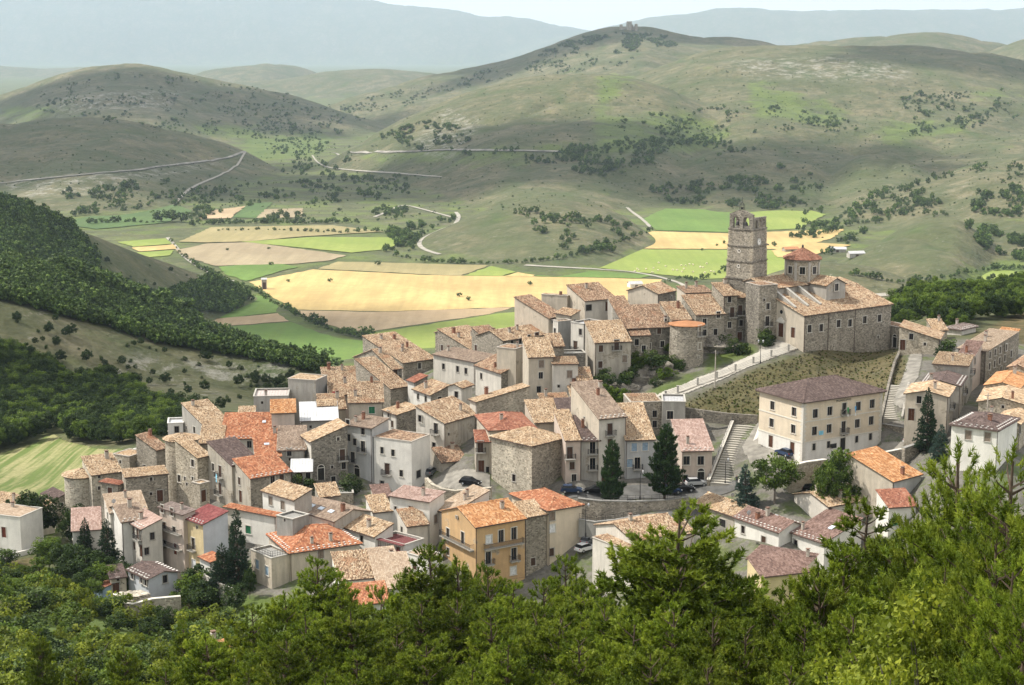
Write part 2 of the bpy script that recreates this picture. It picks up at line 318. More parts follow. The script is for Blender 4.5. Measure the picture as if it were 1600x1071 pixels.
# ridges: (forward slope, back slope, roundness, [(u, v_crest, Y), ...])
RIDGES = [
 (.5, .6, 900, [(-900, -30, 29500), (-300, -62, 29000), (0, -46, 28800), (150, -40, 28800), (300, -26, 28800), (430, -12, 28500), (540, -1, 28500), (700, 14, 28000), (850, 31, 27800), (920, 44, 27500), (1010, 66, 27200), (1120, 110, 27000), (1250, 170, 27000)]),
 (.4, .6, 700, [(700, 120, 26000), (850, 68, 26000), (925, 40, 26000), (1040, 21, 26000), (1150, 12, 26000), (1225, 20, 26000), (1265, 24, 26000), (1350, 15, 26000), (1500, 10, 26000), (1600, 15, 26000), (1900, 20, 26000), (2400, 0, 26000)]),
 (.2, .4, 400, [(-600, 90, 14000), (-100, 104, 14000), (0, 100, 14000), (75, 98, 14000), (145, 90, 14000), (175, 95, 14000), (300, 107, 14000), (430, 112, 14000), (560, 150, 14000)]),
 (.2, .4, 250, [(200, 150, 10000), (325, 117, 10000), (415, 107, 10000), (470, 115, 10000), (560, 150, 10000)]),
 (.2, .4, 200, [(280, 150, 8200), (350, 126, 8200), (450, 120, 8200), (525, 107, 8200), (600, 103, 8200), (675, 111, 8200), (760, 124, 8200), (880, 160, 8200)]),
 (.13, .3, 150, [(-700, 140, 4800), (-250, 170, 4800), (-100, 168, 4800), (0, 147, 4800), (50, 127, 4800), (125, 107, 4800), (175, 98, 4800), (215, 101, 4800), (300, 120, 4800), (350, 131, 4800), (400, 137, 4800), (450, 148, 4700), (500, 161, 4600), (580, 190, 4500), (680, 215, 4400)]),
 (.14, .3, 120, [(420, 200, 5200), (510, 163, 5200), (575, 145, 5300), (650, 122, 5400), (750, 105, 5500), (800, 88, 5500), (865, 66, 5500), (925, 51, 5500), (975, 43, 5500), (1000, 43, 5500), (1035, 46, 5500), (1070, 55, 5500), (1150, 59, 5500), (1200, 68, 5500), (1320, 100, 5500)]),
 (.15, .3, 150, [(1150, 90, 6200), (1250, 71, 6200), (1325, 60, 6200), (1400, 52, 6200), (1460, 50, 6200), (1530, 61, 6200), (1575, 70, 6200), (1700, 90, 6200)]),
 (.15, .3, 150, [(1480, 100, 5600), (1560, 75, 5600), (1610, 58, 5600), (1750, 35, 5600), (2200, 20, 5600)]),
 (.155, .35, 110, [(460, 290, 3000), (500, 262, 3050), (525, 240, 3100), (575, 215, 3150), (625, 184, 3200), (700, 150, 3300), (800, 125, 3300), (850, 120, 3300), (930, 117, 3300), (990, 121, 3300), (1040, 135, 3250), (1120, 172, 3200), (1220, 225, 3100)]),
 (.165, .35, 120, [(830, 180, 3800), (950, 137, 3900), (1000, 117, 3900), (1040, 102, 3900), (1100, 81, 3900), (1150, 71, 3900), (1200, 70, 3900), (1275, 71, 3900), (1400, 74, 3900), (1500, 76, 3900), (1560, 80, 3900), (1600, 90, 3900), (1750, 110, 3900), (2200, 90, 3900)]),
 (.11, .2, 120, [(-800, 205, 2900), (-250, 205, 3000), (-100, 196, 3000), (0, 190, 3000), (100, 187, 3000), (165, 185, 3000), (225, 192, 3000), (280, 205, 3000), (325, 219, 3000), (360, 233, 3000), (385, 242, 2980), (430, 268, 2900), (500, 300, 2700), (560, 320, 2550)]),
 (.10, .2, 80, [(380, 330, 2500), (470, 300, 2700), (560, 285, 2800), (640, 270, 2800), (700, 262, 2750), (800, 262, 2700), (900, 262, 2700), (1000, 255, 2750), (1100, 240, 2850), (1250, 225, 2900), (1400, 215, 2900), (1600, 205, 2900), (1900, 195, 2900)]),
 (.13, .25, 60, [(560, 345, 2200), (640, 318, 2350), (700, 300, 2400), (760, 280, 2400), (800, 264, 2400), (850, 254, 2400), (900, 257, 2400), (950, 270, 2400), (1000, 290, 2400), (1040, 320, 2350)]),
 (.13, .25, 50, [(990, 330, 2450), (1020, 298, 2550), (1050, 270, 2600), (1080, 250, 2600), (1120, 238, 2600), (1160, 236, 2600), (1225, 250, 2550), (1275, 258, 2500), (1315, 285, 2450)]),
 (.12, .25, 50, [(1280, 300, 2400), (1310, 276, 2450), (1330, 256, 2500), (1355, 244, 2500), (1400, 241, 2500), (1430, 252, 2450), (1490, 285, 2400)]),
 (.11, .22, 60, [(1320, 340, 2050), (1380, 311, 2150), (1430, 287, 2200), (1500, 262, 2250), (1550, 250, 2250), (1600, 241, 2250), (1800, 225, 2250)]),
 (.145, .3, 60, [(600, 405, 1750), (640, 385, 1800), (690, 352, 1850), (735, 330, 1880), (772, 317, 1900), (825, 306, 1900), (877, 303, 1900), (930, 311, 1900), (967, 325, 1900), (993, 343, 1880), (1013, 362, 1850), (1035, 385, 1800)]),
 (.16, .3, 45, [(1320, 415, 1600), (1350, 392, 1620), (1380, 372, 1650), (1420, 352, 1680), (1470, 342, 1680), (1510, 344, 1680), (1540, 362, 1680), (1575, 390, 1680), (1620, 415, 1650)]),
 (.2, .35, 40, [(1150, 455, 1240), (1190, 438, 1260), (1240, 423, 1280), (1300, 412, 1300), (1370, 415, 1300), (1420, 430, 1280), (1460, 450, 1250)]),
 (.33, .5, 40, [(-700, 230, 1150), (-300, 262, 1180), (-100, 290, 1190), (0, 307, 1200), (39, 319, 1220), (78, 341, 1240), (110, 352, 1250), (141, 364, 1260), (169, 376, 1280), (204, 392, 1300), (235, 405, 1320), (274, 418, 1340), (314, 433, 1360), (345, 447, 1380), (375, 462, 1390), (410, 480, 1380)]),
 (.42, .5, 25, [(-700, 330, 760), (-200, 378, 790), (0, 405, 800), (59, 415, 820), (118, 437, 840), (157, 452, 850), (204, 470, 870), (243, 478, 890), (298, 496, 910), (353, 519, 930), (412, 538, 950), (470, 559, 970), (525, 578, 990), (570, 600, 1000)]),
 (.33, .5, 22, [(-700, 420, 590), (-200, 446, 600), (0, 468, 610), (59, 482, 615), (118, 500, 620), (176, 517, 625), (220, 531, 625), (274, 540, 625), (333, 551, 625), (376, 561, 620), (431, 567, 610), (463, 570, 600), (500, 586, 590), (560, 625, 570)]),
]
def ridge_h(X, Y):
    """smooth maximum of the hills, -1e4 where none"""
    out = np.full(X.shape, -1e4)
    U = CU + F_PX * X / (Y * CP)
    for kf, kb, rr, pts in RIDGES:
        pu = np.array([p[0] for p in pts], float); pv = np.array([p[1] for p in pts], float); py = np.array([p[2] for p in pts], float)
        zc = np.array([CAMZ - slope(v) * y for v, y in zip(pv, py)])
        uu = np.linspace(pu[0], pu[-1], 160); sm = np.ones(11) / 11          # soften the corners of the polyline
        z_ = np.interp(uu, pu, zc); y_ = np.interp(uu, pu, py); zs = np.convolve(np.pad(z_, 5, 'reflect', reflect_type='odd'), sm, 'valid'); ys = np.convolve(np.pad(y_, 5, 'reflect', reflect_type='odd'), sm, 'valid')
        c = np.interp(U, uu, zs); yc = np.interp(U, uu, ys)
        edge = np.maximum(uu[0] - U, 0) + np.maximum(U - uu[-1], 0); s0 = (zs[2] - zs[0]) / (uu[2] - uu[0]); s1 = (zs[-1] - zs[-3]) / (uu[2] - uu[0]); c = c + np.minimum(s0 * np.minimum(U - uu[0], 0), 40) + np.minimum(s1 * np.maximum(U - uu[-1], 0), 40); edge = edge * edge / (edge + 200); c = c - edge * .25 * yc / 2540
        d = Y - yc; k = np.where(d < 0, kf, kb); z = c - k * (np.sqrt(d * d + rr * rr) - rr)
        h = np.clip(.5 + .5 * (z - out) / 14.0, 0, 1); out = np.where(out < -9e3, z, out * (1 - h) + z * h + 14.0 * h * (1 - h))
    return out
def terrain_eval(X, Y):
    b = base_h(X, Y); r = ridge_h(X, Y)
    up = np.clip((r - FLOOR) / 40, 0, 1)
    sc1 = np.clip(Y / 2500, .25, 3)
    q1, q2 = X * .8 + Y * .6, Y * .8 - X * .6; far = np.clip((Y - 6000) / 8000, 0, 1); nr = np.clip(Y / 1800, .25, 1)
    r = r + up * (fbm(q1 / 300, q2 / 300, 6, 3) * 17 * nr + fbm(q1 / 1900, q2 / 1900, 4, 4) * 150 * far)
    gul = np.abs(fbm(q1 / 380 + 3.1, q2 / 380, 4, 31)); r = r - up * 11 * nr * np.exp(-gul * 11)
    h = np.clip(.5 + .5 * (r - b) / 8.0, 0, 1)
    z = b * (1 - h) + r * h + 8.0 * h * (1 - h) * .5
    near = np.clip(1 - Y / 700, 0, 1)
    z += near * fbm(X / 14, Y / 14, 3, 9) * .25
    return np.where((r < b - 8), b + near * fbm(X / 14, Y / 14, 3, 9) * .25, z)
NS, NY = 520, 860
s_in = np.linspace(-.34, .34, 440); s_out = .34 + .26 * np.linspace(0, 1, 41)[1:] ** 1.3
S = np.concatenate([-s_out[::-1], s_in, s_out]); NS = len(S)
YR = np.concatenate([np.geomspace(3, 240, 90)[:-1], np.geomspace(240, 420, 130)[:-1], np.geomspace(420, 3600, 420)[:-1], np.geomspace(3600, 7000, 130)[:-1], np.geomspace(7000, 34000, 115)]); NY = len(YR)
GX = S[:, None] * (YR[None, :] + 60.0); GY = np.broadcast_to(YR[None, :], GX.shape).copy()
GZ = terrain_eval(GX, GY)
def ground(X, Y):
    """height of the terrain sheet at X, Y"""
    X = np.asarray(X, float); Y = np.asarray(Y, float)
    fy = np.clip(np.interp(Y, YR, np.arange(NY)), 0, NY - 1.001); fs = np.clip(np.interp(X / (Y + 60.0), S, np.arange(NS)), 0, NS - 1.001)
    i = fs.astype(int); j = fy.astype(int); a = fs - i; b = fy - j
    return (GZ[i, j] * (1 - a) + GZ[i + 1, j] * a) * (1 - b) + (GZ[i, j + 1] * (1 - a) + GZ[i + 1, j + 1] * a) * b
def hit(u, v, ymin=60.0):
    """where the sight line through photo pixel (u, v) meets the terrain (arrays)"""
    u = np.atleast_1d(np.asarray(u, float)); v = np.atleast_1d(np.asarray(v, float))
    a = (u - CU) / F_PX; b = -(v - CV) / F_PX; ry = CP + b * SP; rz = -SP + b * CP
    j0 = np.searchsorted(YR, ymin); yy = YR[j0:]
    X = (a / ry)[:, None] * yy[None, :]; Z = CAMZ + (rz / ry)[:, None] * yy[None, :]
    G = ground(X, np.broadcast_to(yy[None, :], X.shape)); above = G >= Z
    ok = above.any(1); k = np.clip(above.argmax(1), 1, len(yy) - 1); n = np.arange(len(u))
    d0 = Z[n, k - 1] - G[n, k - 1]; d1 = G[n, k] - Z[n, k]; t = np.clip(d0 / np.maximum(d0 + d1, 1e-6), 0, 1)
    Y = yy[k - 1] * (1 - t) + yy[k] * t; X = a / ry * Y
    return np.stack([X, Y, ground(X, Y)], 1), ok
GU = CU + F_PX * GX / (GY * CP - (GZ - CAMZ) * SP); GV = CV - F_PX * (GY * SP + (GZ - CAMZ) * CP) / (GY * CP - (GZ - CAMZ) * SP)
# ---------------------------------------------------------------- terrain sheet, colour zones
def zone(polys):
    m = np.zeros(GU.shape, bool)
    for p in polys: m |= in_poly(GU, GV, p)
    return m
def blur(a, n=2):
    a = a.astype(float)
    for _ in range(n):
        a[1:-1, :] = (a[:-2, :] + 2 * a[1:-1, :] + a[2:, :]) / 4; a[:, 1:-1] = (a[:, :-2] + 2 * a[:, 1:-1] + a[:, 2:]) / 4
    return a
near = GY < 430
TOWN = [(155, 292), (330, 268), (560, 246), (900, 246), (1250, 242), (1700, 262), (1700, 352), (1480, 372), (1400, 374), (1215, 392), (1100, 400), (950, 415), (560, 405), (390, 365), (240, 340), (130, 327)]   # (u, Y)
UB = CU + F_PX * GX / (GY * CP)
town = in_poly(UB, GY, TOWN)
bank = zone([[(1040, 640), (1180, 575), (1262, 548), (1330, 531), (1400, 541), (1425, 575), (1372, 650), (1190, 662), (1110, 660)]]) & near
lawn = zone([[(985, 632), (1030, 600), (1080, 585), (1085, 598), (1010, 625)], [(1100, 585), (1110, 545), (1180, 536), (1186, 552), (1130, 570)], [(20, 850), (100, 800), (115, 812), (50, 860)]]) & near
dry = zone([[(0, 880), (60, 868), (70, 960), (0, 980)], [(1520, 525), (1610, 480), (1700, 480), (1700, 545), (1560, 548)], [(200, 940), (330, 915), (330, 960), (230, 985)]]) & (GY < 480)
meadow = zone([[(-60, 720), (60, 690), (85, 675), (110, 690), (195, 700), (200, 730), (110, 765), (20, 790), (-60, 810)]]) & near
rocky = zone([[(90, 590), (230, 560), (330, 570), (400, 560), (380, 600), (330, 625), (280, 600), (160, 610)], [(330, 560), (470, 565), (500, 590), (420, 600)], [(0, 285), (240, 262), (360, 250), (340, 262), (150, 305), (30, 310)], [(1130, 95), (1300, 90), (1420, 110), (1420, 125), (1180, 120)], [(100, 150), (300, 140), (250, 170), (90, 170)], [(700, 165), (760, 190), (700, 250), (640, 235)]])
green = zone([[(1165, 145), (1230, 140), (1330, 175), (1320, 200), (1180, 185)], [(940, 185), (1080, 170), (1150, 215), (980, 232), (930, 215)], [(560, 240), (1100, 215), (1150, 235), (600, 260)], [(1520, 140), (1600, 140), (1600, 155), (1510, 152)], [(1380, 190), (1520, 185), (1500, 210), (1370, 225)], [(0, 165), (100, 165), (160, 180), (0, 185)],
 [(380, 215), (520, 200), (500, 240), (400, 250)], [(300, 190), (420, 200), (380, 220), (300, 210)], [(1430, 440), (1600, 395), (1600, 440), (1470, 470)], [(1160, 140), (1180, 120), (1210, 150), (1200, 170)], [(930, 120), (1000, 118), (960, 150), (935, 230), (925, 225)]]) & (GY > 600)
floor_m = (GZ < FLOOR + 3)
z1 = np.zeros((NS, NY, 4), np.float32)
foreg = np.clip((300 - GY) / 30, 0, 1) * (~town)
z1[..., 0] = np.clip(blur(green, 9) * .62 + blur(floor_m, 1) * .38 + foreg * .75 + blur(lawn, 1) * 1.4 + blur(meadow, 1) * .5, 0, 1)
z1[..., 1] = np.clip(blur(town & ~bank & ~lawn, 2), 0, 1)
z1[..., 2] = np.clip(blur(rocky, 9) + .26 * np.clip((GZ - FLOOR - 15) / 40, 0, 1) * (GY > 430), 0, 1)
z1[..., 3] = np.clip(blur(bank, 1) * .6 + blur(dry, 2), 0, 1)
idx = np.arange(NS * NY).reshape(NS, NY)
FQ = np.stack([idx[:-1, :-1], idx[1:, :-1], idx[1:, 1:], idx[:-1, 1:]], -1).reshape(-1, 4)
n = NT('terrain')
at = n.attr('zone'); sep = n.t.nodes.new('ShaderNodeSeparateColor'); n.link(at.outputs['Color'], sep.inputs[0])
co = n.tc.outputs['Object']
fine = n.noise(.35, 6, .65, co); mid = n.noise(.02, 6, .62, co); big = n.noise(.0028, 6, .6, co); vfine = n.noise(2.2, 4, .6, co)
grass_dry = n.mix(n.ramp(big, [(.35, 0.), (.65, 1.)]), (.105, .102, .052), (.195, .168, .10))
grass_dry = n.mix(n.ramp(mid, [(.40, .9), (.60, 0.)]), grass_dry, (.06, .078, .03))
grass_dry = n.mix(n.ramp(fine, [(.4, .5), (.6, 0.)]), grass_dry, (.095, .09, .05))
m2 = n.noise(.075, 6, .72, co); m3 = n.noise(.022, 6, .7, co); grass_dry = n.mix(n.ramp(m2, [(.38, .62), (.58, 0.)]), grass_dry, (.05, .058, .026)); grass_dry = n.mix(n.ramp(m3, [(.56, 0.), (.72, .55)]), grass_dry, (.235, .20, .135)); grass_dry = n.mix(n.ramp(n.noise(.11, 5, .75, co), [(.6, 0.), (.68, .5)]), grass_dry, (.27, .25, .21))
grass_green = n.mix(n.ramp(mid, [(.35, 0.), (.65, 1.)]), (.062, .10, .022), (.12, .15, .042))
grass_green = n.mix(n.ramp(fine, [(.35, .55), (.6, 0.)]), grass_green, (.05, .075, .018))
wn_ = n.t.nodes.new('ShaderNodeTexNoise'); wn_.inputs['Scale'].default_value = .006; n.link(co, wn_.inputs['Vector']); wv = n.t.nodes.new('ShaderNodeVectorMath'); wv.operation = 'MULTIPLY_ADD'; n.link(wn_.outputs[1], wv.inputs[0]); wv.inputs[1].default_value = (160, 160, 160); n.link(co, wv.inputs[2])
gd = n.vor(.0042, n.mapping((1, .7, 0), wv.outputs[0]), 'DISTANCE_TO_EDGE'); gl = n.math('MULTIPLY', n.ramp(gd.outputs[0], [(.0, .95), (.11, 0.)]), n.ramp(mid, [(.42, .2), (.6, 1.)]))
grass_dry = n.mix(gl, grass_dry, (.05, .072, .024))
gm = n.math('ADD', sep.outputs[0], n.math('MULTIPLY', n.math('SUBTRACT', mid, .5), 2.0))
c = n.mix(n.ramp(gm, [(.25, 0.), (.62, 1.)]), grass_dry, grass_green)
rock = n.ramp(n.noise(.05, 8, .8, co), [(.5, 0.), (.6, 1.)])
rm = n.math('MULTIPLY', rock, n.ramp(n.math('ADD', sep.outputs[2], n.math('MULTIPLY', n.math('SUBTRACT', big, .5), .9)), [(.3, 0.), (1., .75)]))
c = n.mix(rm, c, n.mix(fine, (.24, .225, .19), (.38, .365, .33)))
strw = n.mix(n.ramp(fine, [(.38, 0.), (.62, 1.)]), (.062, .054, .022), (.135, .098, .047)); strw = n.mix(n.ramp(vfine, [(.35, .6), (.6, 0.)]), strw, (.07, .07, .025))
c = n.mix(at.outputs['Alpha'], c, strw)
pave = n.mix(n.ramp(fine, [(.3, 0.), (.7, 1.)]), (.105, .098, .085), (.20, .188, .165)); pave = n.mix(n.ramp(n.noise(.12, 5, .7, co), [(.5, 0.), (.62, .85)]), pave, grass_green); pave = n.mix(n.ramp(vfine, [(.36, .45), (.55, 0.)]), pave, (.07, .066, .056))
c = n.mix(sep.outputs[1], c, pave)
n.color(c); n.bump(n.math('ADD', n.math('MULTIPLY', n.noise(.012, 5, .62, co), 14.0), n.noise(.3, 2, .6, co)), .9, 1.0); n.done(.96)
me = mesh('terrain', np.stack([GX, GY, GZ], -1).reshape(-1, 3), FQ, 'terrain', smooth=True)
ca = me.attributes.new('zone', 'FLOAT_COLOR', 'POINT'); ca.data.foreach_set('color', z1.reshape(-1, 4).ravel())
terr = tag(link_obj('terrain', me), kind='structure', label='village hill, valley floor and the dry grassy hills beyond')

# ---------------------------------------------------------------- fields on the flat valley floor
def field_mat(name, a, b, rowdir=0.0, rows=.12, rowamt=.35, brt=.0):
    n = NT(name); co = n.tc.outputs['Object']; m = n.t.nodes.new('ShaderNodeMapping'); m.inputs['Rotation'].default_value = (0, 0, rowdir); m.inputs['Scale'].default_value = (1, .06, 1); n.link(co, m.inputs[0])
    st = n.noise(rows, 4, .6, m.outputs[0]); bg = n.noise(.007, 7, .7, co); fi = n.noise(.12, 5, .7, co)
    c = n.mix(n.ramp(bg, [(.36, 0.), (.62, 1.)]), a, b); c = n.mix(n.ramp(n.noise(.016, 6, .72, m.outputs[0]), [(.36, .4), (.5, 0.)]), c, (sc(a, .8)[0] * .8 + .05, sc(a, .8)[1] * .85 + .03, sc(a, .8)[2] * .9 + .015)); c = n.mix(n.ramp(st, [(.36, rowamt), (.62, 0.)]), c, sc(a, .68)); c = n.mix(n.ramp(fi, [(.3, .35), (.6, 0.)]), c, sc(a, .72))
    n.color(c); return n.done(.95)
field_mat('f_wheat', (.38, .275, .115), (.55, .41, .175), .25); field_mat('f_stubble', (.33, .245, .145), (.42, .32, .20), .25); field_mat('f_plough', (.25, .20, .125), (.33, .275, .175), .3)
field_mat('f_green', (.085, .15, .03), (.13, .21, .045), .4, .1, .25); field_mat('f_lime', (.17, .23, .045), (.24, .28, .07), .3, .1, .25); field_mat('f_khaki', (.235, .205, .095), (.31, .26, .13), .2)
field_mat('f_dkgreen', (.055, .10, .03), (.085, .14, .04), .2); field_mat('f_meadow', (.15, .19, .05), (.23, .235, .085), .1, .3, .55)
def P210(u, v, lift=0.0):
    Y = (210.0 - lift) / slope(v); return P(u, v, Y)
FIELDS = [
 ('wheat_field', 'f_wheat', 'large pale golden harvested wheat field in the middle of the valley', [(389, 441), (489, 421), (667, 430), (878, 432.5), (1035, 437), (1010, 468), (800, 480), (600, 487), (457, 484), (425, 463)]),
 ('stubble_field', 'f_stubble', 'brownish stubble strip below the golden wheat field beside the hedge', [(459, 485), (600, 487.6), (800, 480.6), (765, 491), (562, 521), (505, 506)]),
 ('meadow_field', 'f_lime', 'yellow-green meadow just behind the village roofs left of centre', [(566, 523), (765, 492), (960, 472), (1000, 480), (900, 520), (640, 548), (600, 533)]),
 ('green_field', 'f_green', 'small green field beside the dark wood at the foot of the left ridge', [(306, 491), (376, 460), (414, 463), (433, 476), (432, 488), (353, 498)]),
 ('tan_field', 'f_stubble', 'narrow tan strip between two green fields at the left', [(318, 500.5), (434, 489.5), (452, 502), (353, 509.5)]),
 ('green_field', 'f_green', 'broad dark green field behind the leftmost village roofs', [(350, 511), (455, 503.5), (521, 527), (600, 537), (650, 552), (600, 590), (520, 590), (440, 545)]),
 ('khaki_field', 'f_khaki', 'khaki grass strip along the far side of the golden field', [(497, 420), (528, 409), (767, 414.5), (720, 431), (667, 429)]),
 ('green_field', 'f_lime', 'small fresh green wedge right of the khaki strip', [(770, 415), (828, 418), (785, 431.3), (724, 431)]),
 ('yellow_field', 'f_wheat', 'small yellow wedge between two green strips in mid valley', [(832, 418.5), (872, 419.5), (831, 432), (788, 431.6)]),
 ('green_field', 'f_green', 'green wedge left of the white farm road bend', [(875, 420), (1022, 430.5), (1000, 435), (835, 432)]),
 ('green_field', 'f_lime', 'big bright green field behind the bell tower with scattered hay bales', [(840, 409), (925, 389.5), (1240, 391), (1240, 430), (1100, 436), (1035, 429.5), (930, 418)]),
 ('wheat_field', 'f_wheat', 'long straw-yellow field left of the bell tower top', [(925, 388.5), (1019, 361.5), (1140, 365), (1320, 358), (1300, 372), (1240, 389.5)]),
 ('green_field', 'f_green', 'green field at the foot of the hills left of the tower top', [(1005, 342), (1040, 326), (1150, 328), (1150, 345), (1140, 363), (1025, 360)]),
 ('green_field', 'f_lime', 'pale green plot right of the tower top', [(1156, 330), (1240, 322), (1290, 335), (1250, 357), (1150, 362)]),
 ('green_field', 'f_green', 'green oval field at the end of the straight farm road', [(341, 417), (427, 409.5), (466, 417), (416, 430), (384, 439), (353, 429)]),
 ('plough_field', 'f_plough', 'broad pinkish-brown ploughed field in the left valley', [(274, 391), (325, 380.5), (392, 378.5), (541, 399), (515, 407), (466, 412), (337, 415.5), (290, 402)]),
 ('green_field', 'f_lime', 'bright lime strip near the far left end of the valley', [(184, 378), (259, 372.5), (270, 381), (208, 386)]),
 ('wheat_field', 'f_wheat', 'thin straw strip between two lime strips at far left', [(206, 387), (271, 382), (276, 389), (218, 393)]),
 ('green_field', 'f_lime', 'short lime strip left of the straight farm road', [(214, 394.5), (272, 391), (266, 399), (225, 403)]),
 ('green_field', 'f_lime', 'long bright green strip across the far left valley', [(376, 378), (490, 370.5), (640, 371), (625, 380), (600, 390), (549, 395), (470, 387)]),
 ('plough_field', 'f_plough', 'pinkish ploughed rectangle among far hedges', [(396, 341), (408, 327.5), (474, 325.5), (472, 340)]),
 ('green_field', 'f_dkgreen', 'dark green plot left of the pinkish ploughed rectangle', [(363, 340), (390, 318), (427, 316), (400, 341)]),
 ('green_field', 'f_dkgreen', 'shaded pale green pasture at the foot of the left hills', [(80, 348), (190, 330), (270, 318), (300, 330), (260, 348), (150, 358)]),  # shade put into the colour: pale pasture painted dark green
 ('khaki_field', 'f_khaki', 'khaki pasture beyond the ploughed field', [(280, 378), (330, 355), (520, 352), (600, 362), (480, 369), (392, 377), (325, 379)]),
 ('tan_field', 'f_stubble', 'tan strip left of the dark green plot among the hedges', [(310, 342), (325, 330), (383, 322), (360, 341)]),
 ('wheat_field', 'f_wheat', 'small straw field right of the church dome on the valley floor', [(1205, 392), (1262, 378), (1330, 383), (1270, 398), (1215, 402)]),
 ('green_field', 'f_lime', 'green plot on the valley floor right of the church dome', [(1465, 440), (1530, 418), (1600, 412), (1640, 425), (1560, 447)]),
]
for i, (nm, mt, lab, pts) in enumerate(FIELDS):
    w = [P210(u, v, .2 + .03 * i) for u, v in pts]; c = sum(w, Vector()) / len(w)
    ww = []
    for k in range(len(w)):
        p, q = w[k], w[(k + 1) % len(w)]; dd = q - p; nn = Vector((-dd.y, dd.x, 0)).normalized(); m = max(1, int(dd.length / 9))
        ww += [p + dd * (j / m) + nn * (random.uniform(-1.6, 1.6) if j else 0) for j in range(m)]
    b = MB(); b.quad([p - c for p in ww]); o = b.build(nm, mt, loc=c); tag(o, lab, kind='structure')
# the striped meadow beside the round tower follows the slope
mp = [(-60, 722), (0, 708), (60, 690), (84, 676), (108, 690), (195, 701), (200, 728), (150, 752), (60, 780), (-60, 812)]
w, _ = hit([p[0] for p in mp], [p[1] for p in mp], 300)
xx = np.arange(w[:, 0].min(), w[:, 0].max(), 1.0); yy = np.arange(w[:, 1].min(), w[:, 1].max(), 1.2); MX, MY = np.meshgrid(xx, yy, indexing='ij'); ins = in_poly(MX, MY, [tuple(p[:2]) for p in w])
MZ = ground(MX, MY) + .10; ix = np.arange(MX.size).reshape(MX.shape); ok = ins[:-1, :-1] & ins[1:, :-1] & ins[1:, 1:] & ins[:-1, 1:]
fq = np.stack([ix[:-1, :-1], ix[1:, :-1], ix[1:, 1:], ix[:-1, 1:]], -1)[ok]
n = NT('striped_meadow'); co = n.tc.outputs['Object']; m = n.t.nodes.new('ShaderNodeMapping'); m.inputs['Rotation'].default_value = (0, 0, .18); m.inputs['Scale'].default_value = (1, .05, 1); n.link(co, m.inputs[0])
st = n.noise(.42, 3, .5, m.outputs[0]); fi = n.noise(.9, 5, .7, co); c = n.mix(n.ramp(st, [(.42, 0.), (.55, 1.)]), (.105, .15, .035), (.28, .265, .125)); c = n.mix(n.ramp(fi, [(.35, .5), (.6, 0.)]), c, (.08, .10, .03)); n.color(c); n.done()
tag(link_obj('mown_meadow', mesh('mown_meadow', np.stack([MX, MY, MZ], -1).reshape(-1, 3), fq, 'striped_meadow', smooth=True)), 'mown green meadow with straw stripes beside the round tower', kind='structure')

# ---------------------------------------------------------------- roads over the land
simple('gravel_road', (.31, .29, .25), .95, .25, .1); simple('rock_cut', (.26, .245, .215), .95, .5, .05); simple('asphalt', (.115, .113, .108), .9, .45, .45); simple('stone_paving', (.42, .395, .345), .9, .14, .6); simple('street_stone', (.25, .235, .205), .9, .4, .55)
def ribbon(name, label, pix, width, matn, lift=.5, ymin=430, step=6.0, kind='structure'):
    d = np.array(pix, float); t = np.concatenate([[0], np.cumsum(np.hypot(*np.diff(d, axis=0).T))]); k = max(2, int(t[-1] / step)); tt = np.linspace(0, t[-1], k)
    w, ok = hit(np.interp(tt, t, d[:, 0]), np.interp(tt, t, d[:, 1]), ymin); w = w[ok]; xy = w[:, :2].copy()
    for _ in range(2): xy[1:-1] = (xy[:-2] + 2 * xy[1:-1] + xy[2:]) / 4
    tg = np.gradient(xy, axis=0); tg /= np.maximum(np.hypot(*tg.T)[:, None], 1e-6); nr = np.stack([-tg[:, 1], tg[:, 0]], 1)
    rows = []
    for q in (-.5, -.17, .17, .5):
        e = xy + nr * width * q; rows.append(np.column_stack([e, ground(e[:, 0], e[:, 1]) + lift]))
    V = np.stack(rows, 1).reshape(-1, 3); f = [(i * 4 + j, i * 4 + j + 1, i * 4 + 5 + j, i * 4 + 4 + j) for i in range(len(xy) - 1) for j in range(3)]
    c = V.mean(0); return tag(link_obj(name, mesh(name, V - c, np.array(f), matn), loc=tuple(c)), label, kind=kind)
ribbon('farm_road', 'straight white farm road leading away through the left fields', [(262, 372), (275, 387), (288, 402), (310, 418), (340, 432), (365, 441)], 4.5, 'gravel_road')
ribbon('farm_road', 'white road climbing from the valley past the low dome hill', [(687, 398), (665, 392), (652, 384), (655, 376), (672, 366), (695, 357), (712, 348), (721, 338), (712, 332)], 5, 'gravel_road')
ribbon('farm_road', 'white road across the green field towards the village', [(820, 415), (870, 418), (930, 421), (985, 425), (1025, 432), (1060, 442), (1075, 450), (1068, 462)], 4.5, 'gravel_road')
ribbon('mountain_road', 'pale road cut along the foot of the dark left hill', [(-40, 292), (30, 284), (100, 277), (160, 271), (215, 267), (245, 262), (285, 257), (330, 252), (362, 246), (378, 240), (384, 238)], 5.5, 'rock_cut', 1.5)
ribbon('mountain_road', 'pale road winding down from the left pass into the valley', [(384, 238), (378, 250), (368, 262), (345, 275), (320, 285), (295, 297), (282, 310), (272, 322)], 3.5, 'gravel_road', 1.5)
ribbon('mountain_road', 'long pale road cut along the foot of the central hill', [(520, 240), (580, 239), (640, 238), (700, 235), (760, 236), (830, 237), (880, 238)], 6, 'rock_cut', 1.5)
ribbon('mountain_road', 'thin pale road dropping right of the left pass', [(488, 244), (495, 256), (515, 264), (560, 268), (620, 272), (690, 278)], 3.5, 'gravel_road', 1.5)
ribbon('track', 'faint pale track on the hillside left of the low dome hill', [(705, 340), (680, 333), (650, 325), (628, 320), (610, 330), (585, 340)], 5, 'gravel_road', .8)
